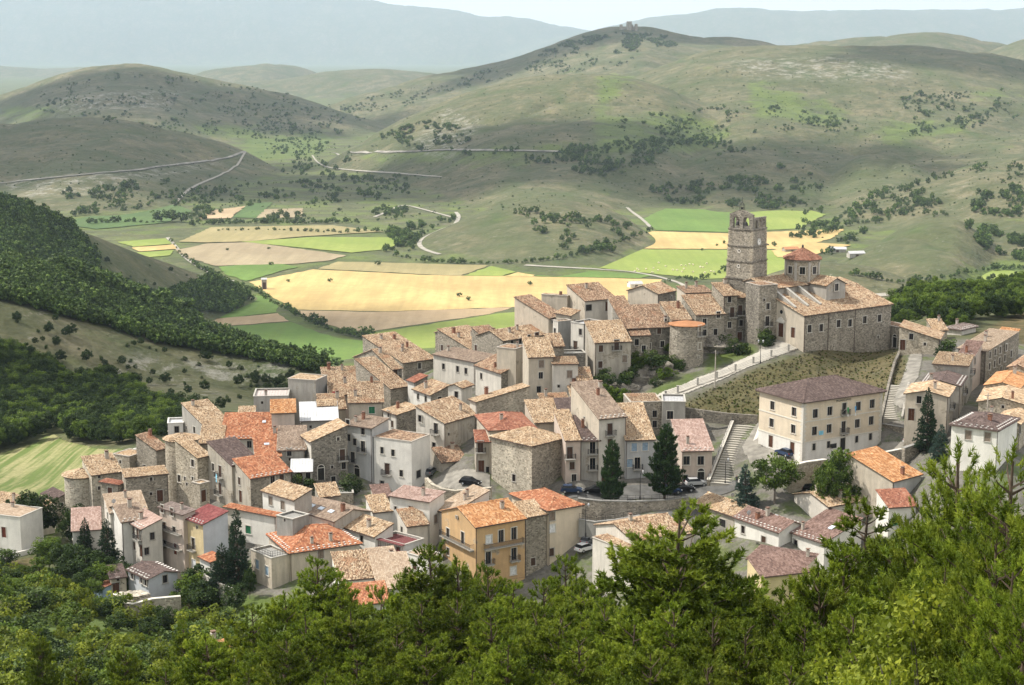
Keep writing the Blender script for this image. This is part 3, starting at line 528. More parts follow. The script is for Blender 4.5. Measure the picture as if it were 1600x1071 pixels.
ribbon('farm_road', 'narrow road in the valley right of the dome hill', [(980, 325), (995, 337), (1012, 350), (1018, 358)], 4.5, 'gravel_road', .6)
ribbon('road', 'grey road through scrub behind the church at right', [(1370, 462), (1420, 458), (1480, 458), (1540, 462), (1600, 455)], 6, 'gravel_road', .4)

# ---------------------------------------------------------------- haze
n = bpy.data.materials.new('haze'); n.use_nodes = True; n.node_tree.nodes.clear(); MATS['haze'] = n
ho = n.node_tree.nodes.new('ShaderNodeOutputMaterial'); hv = n.node_tree.nodes.new('ShaderNodeVolumePrincipled')
hv.inputs['Color'].default_value = (.64, .80, 1.0, 1); hv.inputs['Density'].default_value = 3.5e-5; hv.inputs['Anisotropy'].default_value = .25
n.node_tree.links.new(hv.outputs[0], ho.inputs['Volume'])
b = MB(); b.box(-26000, 26000, -400, 34500, FLOOR - 1.0 - 40, float(max(GZ.max(), CAMZ)) + 60); tag(b.build('haze', 'haze'), kind='stuff')
# ---------------------------------------------------------------- clouds high above, out of the frame: they lay the shade on hills and village
n = NT('cloud'); n.b.inputs['Base Color'].default_value = (.9, .9, .92, 1); tr = n.t.nodes.new('ShaderNodeBsdfTransparent'); mx = n.t.nodes.new('ShaderNodeMixShader')
dens = n.attr('dens'); ff = n.math('MULTIPLY', dens.outputs['Fac'], n.ramp(n.noise(.004, 6, .6, n.tc.outputs['Object']), [(.30, .6), (.55, 1.)]))
n.link(ff, mx.inputs[0]); n.link(tr.outputs[0], mx.inputs[1]); n.link(n.b.outputs[0], mx.inputs[2]); n.link(mx.outputs[0], n.out.inputs[0]); n.done()
CLOUD_Z = 2600.0
def cloud(label, cx, cy, rx, ry, dens, rz=0.0, seed=0):
    """a cloud that shades the ground around (cx, cy)"""
    k = (CLOUD_Z - (CAMZ - 150)) / sun_to.z; c = Vector((cx, cy, CAMZ - 150)) + sun_to * k
    nu, nv = 48, 14; V = []; D = []
    for j in range(nv + 1):
        ph = math.pi * j / nv - math.pi / 2
        for i in range(nu):
            t = 2 * math.pi * i / nu; lump = 1 + .30 * math.sin(3 * t + seed) + .16 * math.sin(7 * t + 2.3 * seed) + .1 * math.sin(11 * t + seed * 5)
            r = math.cos(ph) * lump; x = rx * r * math.cos(t); y = ry * r * math.sin(t)
            V.append((x, y, 140 * math.sin(ph) * (1 + .4 * math.sin(x / 160 + seed) * math.cos(y / 130)) + (60 if ph > 0 else 0) * math.cos(ph)))
            D.append(dens * (1 - min(1, math.cos(ph)) ** 7))
    f = [(j * nu + i, j * nu + (i + 1) % nu, (j + 1) * nu + (i + 1) % nu, (j + 1) * nu + i) for j in range(nv) for i in range(nu)]
    me = mesh('cloud', np.array(V), np.array(f), 'cloud', smooth=True); a = me.attributes.new('dens', 'FLOAT', 'POINT'); a.data.foreach_set('value', np.array(D, np.float32))
    tag(link_obj('cloud', me, loc=c, rz=rz), label, kind='structure')
cloud('thin cloud over the village', 0, 335, 200, 85, .22, 0.1, 1.0)
cloud('cloud over the upper left wooded ridge', -420, 1250, 240, 150, .92, .2, 2.0)
cloud('unseen cloud added to darken the left spur', -190, 560, 120, 70, .6, .2, 2.7)  # out-of-frame cloud added to shade the pale spur
cloud('cloud over the dark left hill', -800, 2650, 720, 420, .99, .1, 3.0)
cloud('cloud over the hills behind the valley', -50, 2520, 420, 300, .98, .15, 4.0)
cloud('cloud over the middle hills', 420, 2650, 260, 200, .97, -.2, 5.2)
cloud('cloud over the left far hill', -900, 4350, 620, 420, .97, 0, 6.1)
cloud('cloud over the ruined castle hill', 300, 5350, 620, 320, .95, 0, 7.7)
cloud('cloud over the right hilltop', 1150, 3700, 330, 200, .95, 0, 8.3)
# ---------------------------------------------------------------- houses: library
def tile_plane(acc, O, e, s, nrm, Ls, xl, xr, p=.27, r=.37, jit=1.0, h=.085):
    """rows of barrel tiles on a roof plane; xl, xr = (at eave, at top) limits along e"""
    nx0 = int(math.floor(min(xl) / p)); nx1 = int(math.ceil(max(xr) / p)); nr = max(1, int(Ls / r)); rr = Ls / nr
    X, T = np.meshgrid((np.arange(nx0, nx1) + .5) * p, (np.arange(nr) + .5) * rr, indexing='ij'); X = X.ravel(); T = T.ravel()
    f = T / Ls; lo = xl[0] + (xl[1] - xl[0]) * f; hi = xr[0] + (xr[1] - xr[0]) * f; k = (X > lo - .05) & (X < hi + .05); X = X[k]; T = T[k]; N = len(X)
    if N == 0: return
    dx = RNG.normal(0, .03 * jit, N); dt = RNG.normal(0, .04 * jit, N); lift = RNG.uniform(0, .035, N) * jit; tw = RNG.normal(0, .045 * jit, N)
    prof = [(-.5, 0), (0, 1), (.5, 0)]; V = np.zeros((N, 6, 3)); e = np.array(e); s = np.array(s); nrm = np.array(nrm); O = np.array(O)
    for q, (b, wd, up) in enumerate(((-.56, 1.06, .028), (.54, .9, .0))):
        for w, (a, hh) in enumerate(prof):
            x = X + dx + a * p * wd * .98 + tw * b * rr; t = T + dt + b * rr; zz = .02 + lift + up + hh * h
            V[:, q * 3 + w] = O + x[:, None] * e + t[:, None] * s + zz[:, None] * nrm if isinstance(zz, np.ndarray) else 0
    base = acc['n']; i = base + np.arange(N)[:, None] * 6
    acc['V'].append(V.reshape(-1, 3)); acc['F'].append(np.concatenate([i + np.array([0, 1, 4, 3]), i + np.array([1, 2, 5, 4])])); acc['n'] += N * 6
def cap_line(acc, a, b, w=.3, h=.16, step=.38):
    a = np.array(a); b = np.array(b); L = np.linalg.norm(b - a)
    if L < .3: return
    d = (b - a) / L; sd = np.cross(d, [0, 0, 1.]); sd /= max(np.linalg.norm(sd), 1e-6); up = np.cross(sd, d); N = max(1, int(L / step)); V = np.zeros((N, 6, 3))
    for k in range(N):
        j = RNG.normal(0, .02)
        for q, t in enumerate((-.04, 1.04)):
            c = a + d * (L * (k + t) / N) + up * (.06 + .02 * q + j)
            V[k, q * 3] = c - sd * w / 2 - up * .05; V[k, q * 3 + 1] = c + up * h; V[k, q * 3 + 2] = c + sd * w / 2 - up * .05
    i = acc['n'] + np.arange(N)[:, None] * 6
    acc['V'].append(V.reshape(-1, 3)); acc['F'].append(np.concatenate([i + np.array([0, 1, 4, 3]), i + np.array([1, 2, 5, 4])])); acc['n'] += N * 6
OLD = ('tile_straw', 'tile_tan', 'tile_old')
def roof_part(root, planes, caps, kind, snow=False):
    """planes: (O, e, s, Ls, (xl0, xl1), (xr0, xr1)); returns the roof object"""
    b = MB(); acc = dict(V=[], F=[], n=0); old = kind in OLD; sb = MB()
    for O, e, s, Ls, xl, xr in planes:
        O = Vector(O); e = Vector(e); s = Vector(s); nrm = e.cross(s).normalized()
        q = [O + e * xl[0], O + e * xr[0], O + e * xr[1] + s * Ls, O + e * xl[1] + s * Ls]; lo = [p - Vector((0, 0, .14)) for p in q]
        b.quad(q); b.quad(lo[::-1])
        for k in range(4): b.quad([lo[k], lo[(k + 1) % 4], q[(k + 1) % 4], q[k]])
        if not kind.startswith('tile') and Ls > 2:      # standing seams of sheet metal
            x = min(xl[0], xl[1]) + .4
            while x < max(xr) - .2: A, B = O + e * x + nrm * .006, O + e * x + s * Ls + nrm * .006; t_ = e * .03; h_ = nrm * .05; b.quad([A - t_, A + h_, B + h_, B - t_]); b.quad([A + h_, A + t_, B + t_, B + h_]); x += .62
        if kind.startswith('tile'):
            tile_plane(acc, O, e, s, nrm, Ls, xl, xr, .25 if old else .28, .36 if old else .40, .9 if old else .12, .08 if old else .06)
        if snow and Ls > 2:
            for row, t in ((0, .35), (1, .95)):
                f = t / Ls; x = xl[0] + (xl[1] - xl[0]) * f + .5 + .45 * row; xe = xr[0] + (xr[1] - xr[0]) * f - .4
                while x < xe:
                    c = O + e * x + s * t + nrm * .1; a = e * .17; g = s * .13; u = nrm * .11
                    sb.quad([c - a - g, c + a - g, c + a - g + u, c - a - g + u]); sb.quad([c - a - g + u, c + a - g + u, c + a + g, c - a + g]); sb.quad([c - a - g, c - a - g + u, c - a + g]); sb.quad([c + a - g, c + a + g, c + a - g + u]); x += .95
    rf = b.build('roof', 'under_roof' if kind.startswith('tile') else kind, root)
    if kind.startswith('tile'):
        for a, c in caps: cap_line(acc, a, c)
        t = link_obj('roof_tiles', mesh('roof_tiles', np.concatenate(acc['V']), np.concatenate(acc['F']), kind), rf); t['kind'] = 'stuff'
    if sb.F: t = sb.build('snow_guards', 'snow_white', rf); t['kind'] = 'stuff'
    return rf
# windows and doors share their meshes by type
WTYPES = {  # width, height, surround, leaf material, sill
 'w': (.95, 1.45, 'surround', 'glass', 1), 'k': (.95, 1.45, 'surround_grey', 'shutter_brown', 1), 'n': (.9, 1.4, 'surround_grey', 'glass', 1), 's': (.6, .75, 'surround', 'glass', 0), 't': (.5, .6, 'surround_grey', 'glass', 0),
 'd': (1.15, 2.3, 'surround_grey', 'door_wood', 0), 'D': (1.6, 3.1, 'surround', 'door_wood', 0), 'b': (1.1, 2.25, 'surround', 'glass', 0), 'B': (1.1, 2.25, 'surround', 'glass', 0), 'v': (1.1, 2.25, 'surround_grey', 'shutter_brown', 0), 'g': (1.25, 1.5, 'surround', 'shutter_green', 1),
 'l': (1.1, 1.6, 'surround', 'shutter_blue', 1), 'r': (1.0, 2.1, 'surround', 'shutter_red', 0), 'q': (1.7, 1.5, 'surround_grey', 'shutter_dark', 1), 'x': (1.2, 1.5, 'surround', 'shutter_white', 1), 'p': (1.1, 1.6, 'surround_grey', 'shutter_taupe', 1), 'a': (1.3, 2.4, 'surround', 'shutter_dark', 0), 'G': (2.2, 2.5, 'surround_grey', 'shutter_blue', 0), 'V': (1.25, 1.7, 'surround', 'glass', 1), 'm': (.8, 1.35, 'surround', 'shutter_dark', 1)}
WMESH = {}
def wmesh(t):
    if t in WMESH: return WMESH[t]
    w, h, ms, ml, sill = WTYPES[t]; b = MB(); f = .14; pr = .05; arch = t in ('a',)
    b.box(-w / 2 - f, -w / 2, -pr, .06, -h / 2, h / 2); b.box(w / 2, w / 2 + f, -pr, .06, -h / 2, h / 2); b.box(-w / 2 - f, w / 2 + f, -pr - .01, .06, h / 2, h / 2 + f)
    if sill: b.box(-w / 2 - f - .06, w / 2 + f + .06, -.14, .06, -h / 2 - .1, -h / 2)
    if arch:
        for k in range(7):
            a0 = math.pi * k / 7; a1 = math.pi * (k + 1) / 7; r0, r1 = w / 2, w / 2 + f + .02
            b.quad([(r0 * math.cos(a0), -pr - .02, h / 2 + r0 * math.sin(a0)), (r1 * math.cos(a0), -pr - .02, h / 2 + r1 * math.sin(a0)), (r1 * math.cos(a1), -pr - .02, h / 2 + r1 * math.sin(a1)), (r0 * math.cos(a1), -pr - .02, h / 2 + r0 * math.sin(a1))])
    g = MB()
    if ml == 'glass':
        g.box(-w / 2, w / 2, .16, .2, -h / 2, h / 2, 0); fr = .055
        g.box(-w / 2, -w / 2 + fr, .12, .17, -h / 2, h / 2, 1); g.box(w / 2 - fr, w / 2, .12, .17, -h / 2, h / 2, 1); g.box(-.03, .03, .12, .17, -h / 2, h / 2, 1); g.box(-w / 2 + fr, w / 2 - fr, .125, .17, h / 2 - fr, h / 2, 1); g.box(-w / 2 + fr, w / 2 - fr, .125, .17, -h / 2, -h / 2 + fr, 1)
        gm = g.mesh('pane', ['glass', 'shutter_brown' if ms == 'surround_grey' else 'shutter_taupe'])
    else:
        for x0, x1 in ((-w / 2, -.012), (.012, w / 2)):
            g.box(x0, x1, .07, .12, -h / 2, h / 2)
            z = -h / 2 + .12
            while z < h / 2 - .15: g.box(x0 + .06, x1 - .06, .05, .072, z, z + .09); z += .16
        if arch: g.prism([(w / 2 * math.cos(math.pi * k / 8), .0) for k in range(2)], 0, .01); g.quad([(w / 2 * math.cos(math.pi * k / 8), -pr, h / 2 + w / 2 * math.sin(math.pi * k / 8)) for k in range(9)])
        gm = g.mesh('leaf', ml)
    WMESH[t] = (b.mesh('window', ms), gm); return WMESH[t]
RAILM = {}
def balcony(root, x, z, w, face, parent=None):
    key = round(w, 1)
    if key not in RAILM:
        s = MB(); s.box(-w / 2, w / 2, -.85, 0, -.14, 0); s.box(-w / 2 + .2, -w / 2 + .35, -.6, 0, -.4, -.14); s.box(w / 2 - .35, w / 2 - .2, -.6, 0, -.4, -.14)
        r = MB(); nb = max(4, int(w / .16))
        for i in range(nb + 1): xx = -w / 2 + .03 + (w - .06) * i / nb; r.box(xx - .017, xx + .017, -.835, -.803, 0, .95)
        for i in range(1, 6):
            for sx in (-1, 1): r.box(sx * (w / 2 - .03) - .011, sx * (w / 2 - .03) + .011, -.82 + i * .15 - .011, -.82 + i * .15 + .011, 0, .95)
        r.box(-w / 2, w / 2, -.85, -.79, .95, 1.0); r.box(-w / 2, -w / 2 + .05, -.82, 0, .95, 1.0); r.box(w / 2 - .05, w / 2, -.82, 0, .95, 1.0)
        RAILM[key] = (s.mesh('balcony', 'surround_grey'), r.mesh('railing', 'iron'))
    s = link_obj('balcony', RAILM[key][0], root, *face(x, z)); link_obj('railing', RAILM[key][1], s); return s
def wall_face(b, O, d, nrm, W, hL, hR, holes, m, apex=None, z0=0.0):
    """one wall with window openings and reveals; O at ground, d along, nrm outward"""
    O = Vector(O); d = Vector(d); nrm = Vector(nrm); ht = min(hL, hR); up = Vector((0, 0, 1))
    hs = [(max(.15, x - w / 2), min(W - .15, x + w / 2), max(z0 + .05, z - h / 2), min(ht - .1, z + h / 2)) for x, z, w, h in holes]
    hs = [q for q in hs if q[1] - q[0] > .2 and q[3] - q[2] > .2]
    xs = sorted({0.0, W, *[q[0] for q in hs], *[q[1] for q in hs]}); zs = sorted({z0, ht, *[q[2] for q in hs], *[q[3] for q in hs]})
    pt = lambda x, z: O + d * x + up * z
    for i in range(len(xs) - 1):
        for j in range(len(zs) - 1):
            cx = (xs[i] + xs[i + 1]) / 2; cz = (zs[j] + zs[j + 1]) / 2
            if any(q[0] < cx < q[1] and q[2] < cz < q[3] for q in hs): continue
            b.quad([pt(xs[i], zs[j]), pt(xs[i + 1], zs[j]), pt(xs[i + 1], zs[j + 1]), pt(xs[i], zs[j + 1])], m)
    for x0, x1, za, zb in hs:
        q = [pt(x0, za), pt(x1, za), pt(x1, zb), pt(x0, zb)]; r = [p - nrm * .24 for p in q]
        for k in range(4): b.quad([q[k], q[(k + 1) % 4], r[(k + 1) % 4], r[k]], m)
        b.quad(r, m)
    top = [pt(0, ht), pt(W, ht)]
    if hR > ht + .01: top.append(pt(W, hR))
    if apex: top.append(pt(apex[0], apex[1]))
    if hL > ht + .01: top.append(pt(0, hL))
    if len(top) > 2: b.quad(top, m)
HOUSES = []
def H(label, c, L, R, ang, roof, rk, wl, wr=None, pitch=None, dl=None, dr=None, win='', auto=None, ch=1, cat='house', name='house', group='village houses', snow=None, oh=.38, gut=True, hmin=None, base=None, extra=None, seed=0):
    u, v, Y = c; C = P(u, v, Y); al = R_(ang); ca, sa = math.cos(al), math.sin(al); wC = C.y * CP - (C.z - CAMZ) * SP
    if dr is not None: W = dr
    else: a = (R - CU) / F_PX; W = (a * wC - C.x) / (ca - a * sa * CP)
    if dl is not None: D = dl
    else: a = (L - CU) / F_PX; D = (a * wC - C.x) / (-sa - a * ca * CP)
    if not (1.5 < W < 34) or not (1.5 < D < 34): print('SIZE', label, round(W, 1), round(D, 1))
    W = min(max(W, 1.8), 32); D = min(max(D, 1.8), 32)
    cx = [C.x, C.x + W * ca, C.x + W * ca - D * sa, C.x - D * sa]; cyy = [C.y, C.y + W * sa, C.y + W * sa + D * ca, C.y + D * ca]
    g = ground(cx, cyy); gz = float(g.min()) - .4; zn = float(g[0]); Hh = C.z - gz; vis = C.z - zn
    if vis < 2.0 or vis > 17: print('HEIGHT', label, round(vis, 1), 'W', round(W, 1), 'D', round(D, 1))
    if base is not None: gz = P(u, base, Y).z - .3; Hh = C.z - gz
    if Hh < 2.2: gz = C.z - 2.6; Hh = 2.6
    if pitch is None: pitch = 19 if rk in OLD else 18
    tp = math.tan(R_(pitch)); rnd = random.Random(hash(label) % 9999 + seed if False else sum(map(ord, label)) + seed)
    root = empty(name, (C.x, C.y, gz), al); tag(root, label, cat, group)
    wr = wr or wl; mats = [wl, wr]; wc = WTYPES
    # heights of the four corners and roof planes
    h00 = hW0 = hWD = h0D = Hh; ap_r = ap_l = ap_rb = ap_lb = None; planes = []; caps = []
    eL, eR = (0, 1, 0), (1, 0, 0); o = oh
    if roof == 'sR': h0D = hWD = Hh + D * tp; q = math.hypot(1, tp); s = (0, 1 / q, tp / q); planes = [((0, -o, Hh - o * tp), eR, s, (D + o * 1.3) * q, (-o * .6, -o * .6), (W + o * .6, W + o * .6))]
    elif roof == 'sRb': h0D = hWD = Hh - D * tp; q = math.hypot(1, tp); s = (0, 1 / q, -tp / q); planes = [((0, -o, Hh + o * tp), eR, s, (D + o * 2) * q, (-o * .6, -o * .6), (W + o * .6, W + o * .6))]
    elif roof == 'sL': hW0 = hWD = Hh + W * tp; q = math.hypot(1, tp); s = (1 / q, 0, tp / q); planes = [((-o, D, Hh - o * tp), (0, -1, 0), s, (W + o * 1.3) * q, (-o * .6, -o * .6), (D + o * .6, D + o * .6))]
    elif roof == 'gR':
        q = math.hypot(1, tp); rz = Hh + D / 2 * tp; ap_l = (D / 2, rz); ap_lb = (D / 2, rz); Ls = (D / 2 + o) * q
        planes = [((0, -o, Hh - o * tp), eR, (0, 1 / q, tp / q), Ls, (-o * .7,) * 2, (W + o * .7,) * 2), ((W, D + o, Hh - o * tp), (-1, 0, 0), (0, -1 / q, tp / q), Ls, (-o * .7,) * 2, (W + o * .7,) * 2)]
        caps = [((-o * .7, D / 2, rz), (W + o * .7, D / 2, rz))]
    elif roof == 'gL':
        q = math.hypot(1, tp); rz = Hh + W / 2 * tp; ap_r = (W / 2, rz); ap_rb = (W / 2, rz); Ls = (W / 2 + o) * q
        planes = [((-o, D, Hh - o * tp), (0, -1, 0), (1 / q, 0, tp / q), Ls, (-o * .7,) * 2, (D + o * .7,) * 2), ((W + o, 0, Hh - o * tp), (0, 1, 0), (-1 / q, 0, tp / q), Ls, (-o * .7,) * 2, (D + o * .7,) * 2)]
        caps = [((W / 2, -o * .7, rz), (W / 2, D + o * .7, rz))]
    elif roof == 'hip':
        q = math.hypot(1, tp); m = min(W, D) / 2 + o; Ls = m * q; z0 = Hh - o * tp; zr = z0 + m * tp
        planes = [((0, -o, z0), eR, (0, 1 / q, tp / q), Ls, (-o, -o + m), (W + o, W + o - m)), ((W, D + o, z0), (-1, 0, 0), (0, -1 / q, tp / q), Ls, (-o, -o + m), (W + o, W + o - m)),
                  ((-o, D, z0), (0, -1, 0), (1 / q, 0, tp / q), Ls, (-o, -o + m), (D + o, D + o - m)), ((W + o, 0, z0), (0, 1, 0), (-1 / q, 0, tp / q), Ls, (-o, -o + m), (D + o, D + o - m))]
        r0 = (-o + m, -o + m, zr); r1 = (W + o - m, D + o - m, zr)
        ra, rb = ((-o + m, D / 2, zr), (W + o - m, D / 2, zr)) if W > D else ((W / 2, -o + m, zr), (W / 2, D + o - m, zr))
        caps = [((-o, -o, z0), ra), ((W + o, D + o, z0), rb), (ra, rb), ((W + o, -o, z0), rb if W > D else ra), ((-o, D + o, z0), ra if W > D else rb)]
    # openings from photo pixels, then generated ones
    holesR, holesL, items = [], [], []
    def place(face, x, z, t):
        w, h = wc[t][:2]; lim = W if face == 'R' else D; ht = min(h00, hW0) if face == 'R' else min(h00, h0D)
        if x < w / 2 + .25 or x > lim - w / 2 - .25: x = min(max(x, w / 2 + .25), lim - w / 2 - .25)
        if lim < w + .5: return
        z = max(z, C.z - gz - vis + h / 2 + .05) if t in 'dDaG' else z
        if z + h / 2 > ht - .12: return items.append((face, x, z, t, True)) if (z - h / 2 < ht - .1 or True) and not z + h / 2 > max(h00, hW0, h0D) + 3 else None
        for f2, x2, z2, t2, _ in items:
            w2, h2 = wc[t2][:2]
            if f2 == face and abs(x - x2) < (w + w2) / 2 + .32 and abs(z - z2) < (h + h2) / 2 + .3: return
        items.append((face, x, z, t, False)); (holesR if face == 'R' else holesL).append((x, z, w, h))
    for s_ in [q for q in win.split(';') if q.strip()]:
        pu, pv, t = s_.split(); pu, pv = float(pu), float(pv); a = (pu - CU) / F_PX; b_ = -(pv - CV) / F_PX; ry = CP + b_ * SP; rz_ = -SP + b_ * CP
        dR = Vector((a / ry, 1, rz_ / ry)); best = None
        for face, nn, dd, lim in (('R', Vector((sa, -ca, 0)), Vector((ca, sa, 0)), W), ('L', Vector((-ca, -sa, 0)), Vector((-sa, ca, 0)), D)):
            den = nn.dot(dR)
            if den >= 0: continue
            tt = nn.dot(C - Vector((0, 0, CAMZ))) / den; hp = Vector((0, 0, CAMZ)) + dR * tt; x = (hp - C).dot(dd)
            if -.3 < x < lim + .3 and (best is None or abs(x - lim / 2) / lim < abs(best[1] - best[3] / 2) / best[3]): best = (face, x, hp.z - gz, lim)
        if best: place(best[0], best[1], best[2], t)
    if auto is None: auto = 'nksw' if not win else ''
    if auto:
        for face, lim, hh in (('R', W, min(h00, hW0)), ('L', D, min(h00, h0D))):
            nst = max(1, int((vis - .4) / 2.9)); nc = max(1, int(lim / 3.1))
            for st in range(nst):
                for k in range(nc):
                    if rnd.random() < .34: continue
                    t = rnd.choice(auto); z = hh - 1.45 - st * 2.9 + rnd.uniform(-.15, .15); x = lim * (k + .5) / nc + rnd.uniform(-.3, .3)
                    if st == nst - 1 and nst > 1 and rnd.random() < .4: t = 'd'; z = (Hh - vis) + 1.25
                    if z - wc[t][1] / 2 > Hh - vis + .2 or t == 'd': place(face, x, z, t)
    b = MB()
    wall_face(b, (0, 0, 0), (1, 0, 0), (0, -1, 0), W, h00, hW0, holesR, 1, ap_r)
    wall_face(b, (0, D, 0), (0, -1, 0), (-1, 0, 0), D, h0D, h00, [(D - x, z, w, h) for x, z, w, h in holesL], 0, ap_l)
    wall_face(b, (W, D, 0), (-1, 0, 0), (0, 1, 0), W, hWD, h0D, [], 1, ap_rb); wall_face(b, (W, 0, 0), (0, 1, 0), (1, 0, 0), D, hW0, hWD, [], 0, ap_lb)
    if roof == 'flat':
        b.quad([(0, 0, Hh - .3), (W, 0, Hh - .3), (W, D, Hh - .3), (0, D, Hh - .3)], 0)
        cp_ = MB(); e = .12
        for x0, x1, y0, y1 in ((-e, W + e, -e, .22), (-e, W + e, D - .22, D + e), (-e, .22, .225, D - .225), (W - .22, W + e, .225, D - .225)): cp_.box(x0, x1, y0, y1, Hh + .003, Hh + .13)
        b.build('wall', mats, root)
        pl = [((.2, .2, Hh - .28), eR, (0, 1, .0), D - .4, (0, 0), (W - .4, W - .4))] if rk in ('roof_white', 'roof_grey', 'roof_pinkish', 'roof_rust', 'concrete', 'canopy_maroon') else [((.2, .2, Hh - .25), eR, (0, .996, .05), D - .4, (0, 0), (W - .4, W - .4))]
        rf = roof_part(root, pl, [], rk); cp_.build('coping', 'snow_white' if rk == 'roof_white' else ('surround_grey' if not rk in OLD else 'chimney_plaster'), rf)
    else:
        b.build('wall', mats, root)
        if snow is None: snow = rk in ('tile_brown', 'tile_brownred', 'tile_maroon', 'tile_taupe', 'tile_beige', 'tile_pink', 'tile_orange', 'tile_greybrown') and W > 3
        rf = roof_part(root, planes, caps, rk, snow)
    def faceR(x, z): return ((x, 0, z), 0.0)
    def faceL(x, z): return ((0, x, z), -math.pi / 2)
    for face, x, z, t, proud in items:
        wm, gm = wmesh(t); loc, rz = (faceR if face == 'R' else faceL)(x, z)
        if proud: loc = (loc[0], loc[1] - .22, loc[2]) if face == 'R' else (loc[0] - .22, loc[1], loc[2])
        o_ = link_obj('door' if t in 'dDarG' else 'window', wm, root, loc, rz); link_obj('leaf' if gm.name.startswith('leaf') else 'pane', gm, o_)
        if t in 'bv': balcony(root, x, z - wc[t][1] / 2, 1.9 if t == 'b' else 2.1, faceR if face == 'R' else faceL)
    # gutters and downpipe
    if gut and roof != 'flat':
        gb = MB()
        if roof in ('sR', 'gR', 'hip'): gb.tube((-o * .6, -o - .05, Hh - o * tp - .08), (W + o * .6, -o - .05, Hh - o * tp - .08), .075, n=5)
        if roof in ('sL', 'gL', 'hip'): gb.tube((-o - .05, -o * .6, Hh - o * tp - .08), (-o - .05, D + o * .6, Hh - o * tp - .08), .075, n=5)
        if gb.F:
            go = gb.build('gutter', 'gutter', root)
            if vis > 3.2 and rnd.random() < .75:
                pb = MB(); px, py = (W - .1, -.1) if roof == 'sR' and rnd.random() < .4 else ((.1, -.1) if roof in ('sR', 'gR', 'hip') else (-.1, .15)); pb.tube((px, py, Hh - vis), (px, py, Hh - .15), .05, n=5); pb.build('downpipe', 'gutter', root)
    # chimneys stand on the roof
    def roof_z(x, y):
        if roof in ('sR', 'sRb'): return Hh + y * tp * (1 if roof == 'sR' else -1)
        if roof == 'sL': return Hh + x * tp
        if roof == 'gR': return Hh + min(y, D - y) * tp
        if roof == 'gL': return Hh + min(x, W - x) * tp
        if roof == 'hip': return Hh + min(x, W - x, y, D - y) * tp
        return Hh - .3
    chs = ch if isinstance(ch, (list, tuple)) else [(rnd.uniform(.2, .85), rnd.uniform(.3, .85)) for _ in range(ch if W * D > 22 else 0)]
    for fx, fy in chs:
        x, y = fx * W, fy * D; z = roof_z(x, y); kk = rnd.random(); w = rnd.uniform(.24, .36); h = rnd.uniform(.8, 1.3); cb = MB(); cb.box(x - w, x + w, y - w * .8, y + w * .8, z - .5, z + h)
        cb.box(x - w - .07, x + w + .07, y - w * .8 - .07, y + w * .8 + .07, z + h, z + h + .1); co_ = cb.build('chimney', 'chimney_brick' if kk < .3 else 'chimney_plaster', rf)
        k2 = MB(); k2.box(x - w * .8, x + w * .8, y - w * .6, y + w * .6, z + h + .1, z + h + .32); k2.box(x - w - .05, x + w + .05, y - w - .02, y + w + .02, z + h + .32, z + h + .4); k2.build('chimney_cap', 'cap', co_)
    rec = dict(root=root, C=C, W=W, D=D, H=Hh, gz=gz, vis=vis, roof=rf, faceR=faceR, faceL=faceL, tp=tp, fp=list(zip(cx, cyy)), roof_z=roof_z); HOUSES.append(rec); return rec
def round_tower(label, c, Y, r_px, base_v, rk, wall, pitch=17, win='', name='round_tower', tilt=0.0):
    u, v = c; C = P(u, v, Y); r = r_px / F_PX * Y * 1.0; C = P(u, v, Y + r * .8); gz = float(ground(C.x, C.y)) - 1.2; Hh = C.z - gz
    root = empty(name, (C.x, C.y, gz), 0); tag(root, label, 'tower')
    nseg = 28; b = MB(); b.lathe([(r * 1.04, 0), (r * 1.0, Hh * .6), (r * .985, Hh)], nseg); b.build('wall', wall, root, smooth=False)
    tp = math.tan(R_(pitch)); ro = r + .35; rb = MB(); rb.lathe([(ro, Hh - .12), (ro, Hh + .02), (.05, Hh + .02 + ro * tp)], nseg); rf = rb.build('roof', 'under_roof' if rk.startswith('tile') else rk, root)
    if rk.startswith('tile'):
        acc = dict(V=[], F=[], n=0); nf = 14
        for k in range(nf):
            a0 = 2 * math.pi * k / nf; am = a0 + math.pi / nf; half = ro * math.tan(math.pi / nf); ap = ro; q = math.hypot(1, tp)
            tile_plane(acc, (ap * math.cos(am), ap * math.sin(am), Hh + .02), (-math.sin(am), math.cos(am), 0), (-math.cos(am) / q, -math.sin(am) / q, tp / q), (math.sin(am) * tp / q * 0 + math.cos(am) * tp / q, math.sin(am) * tp / q, 1 / q), ap * q * .985, (-half, -.03), (half, .03), .27, .37)
        t = link_obj('roof_tiles', mesh('roof_tiles', np.concatenate(acc['V']), np.concatenate(acc['F']), rk), rf); t['kind'] = 'stuff'
    for s_ in [q for q in win.split(';') if q.strip()]:
        pu, pv, t = s_.split(); dx = (float(pu) - u) / F_PX * Y / r; dx = max(-.95, min(.95, dx)); th = math.asin(dx); z = P(float(pu), float(pv), Y + r * .8 - r * math.cos(th)).z - gz
        wm, gm = wmesh(t); o_ = link_obj('window', wm, root, (math.sin(th) * (r - .02) , -math.cos(th) * (r - .02) - .18 * math.cos(th) , z), th); link_obj('pane', gm, o_)
        if t in 'bv': balcony(root, 0, 0, 1.9, lambda x, zz: ((math.sin(th) * r, -math.cos(th) * r, z - 1.12), th))
    HOUSES.append(dict(fp=[(C.x + r * math.cos(k), C.y + r * math.sin(k)) for k in (0, 1.57, 3.14, 4.71)])); return root
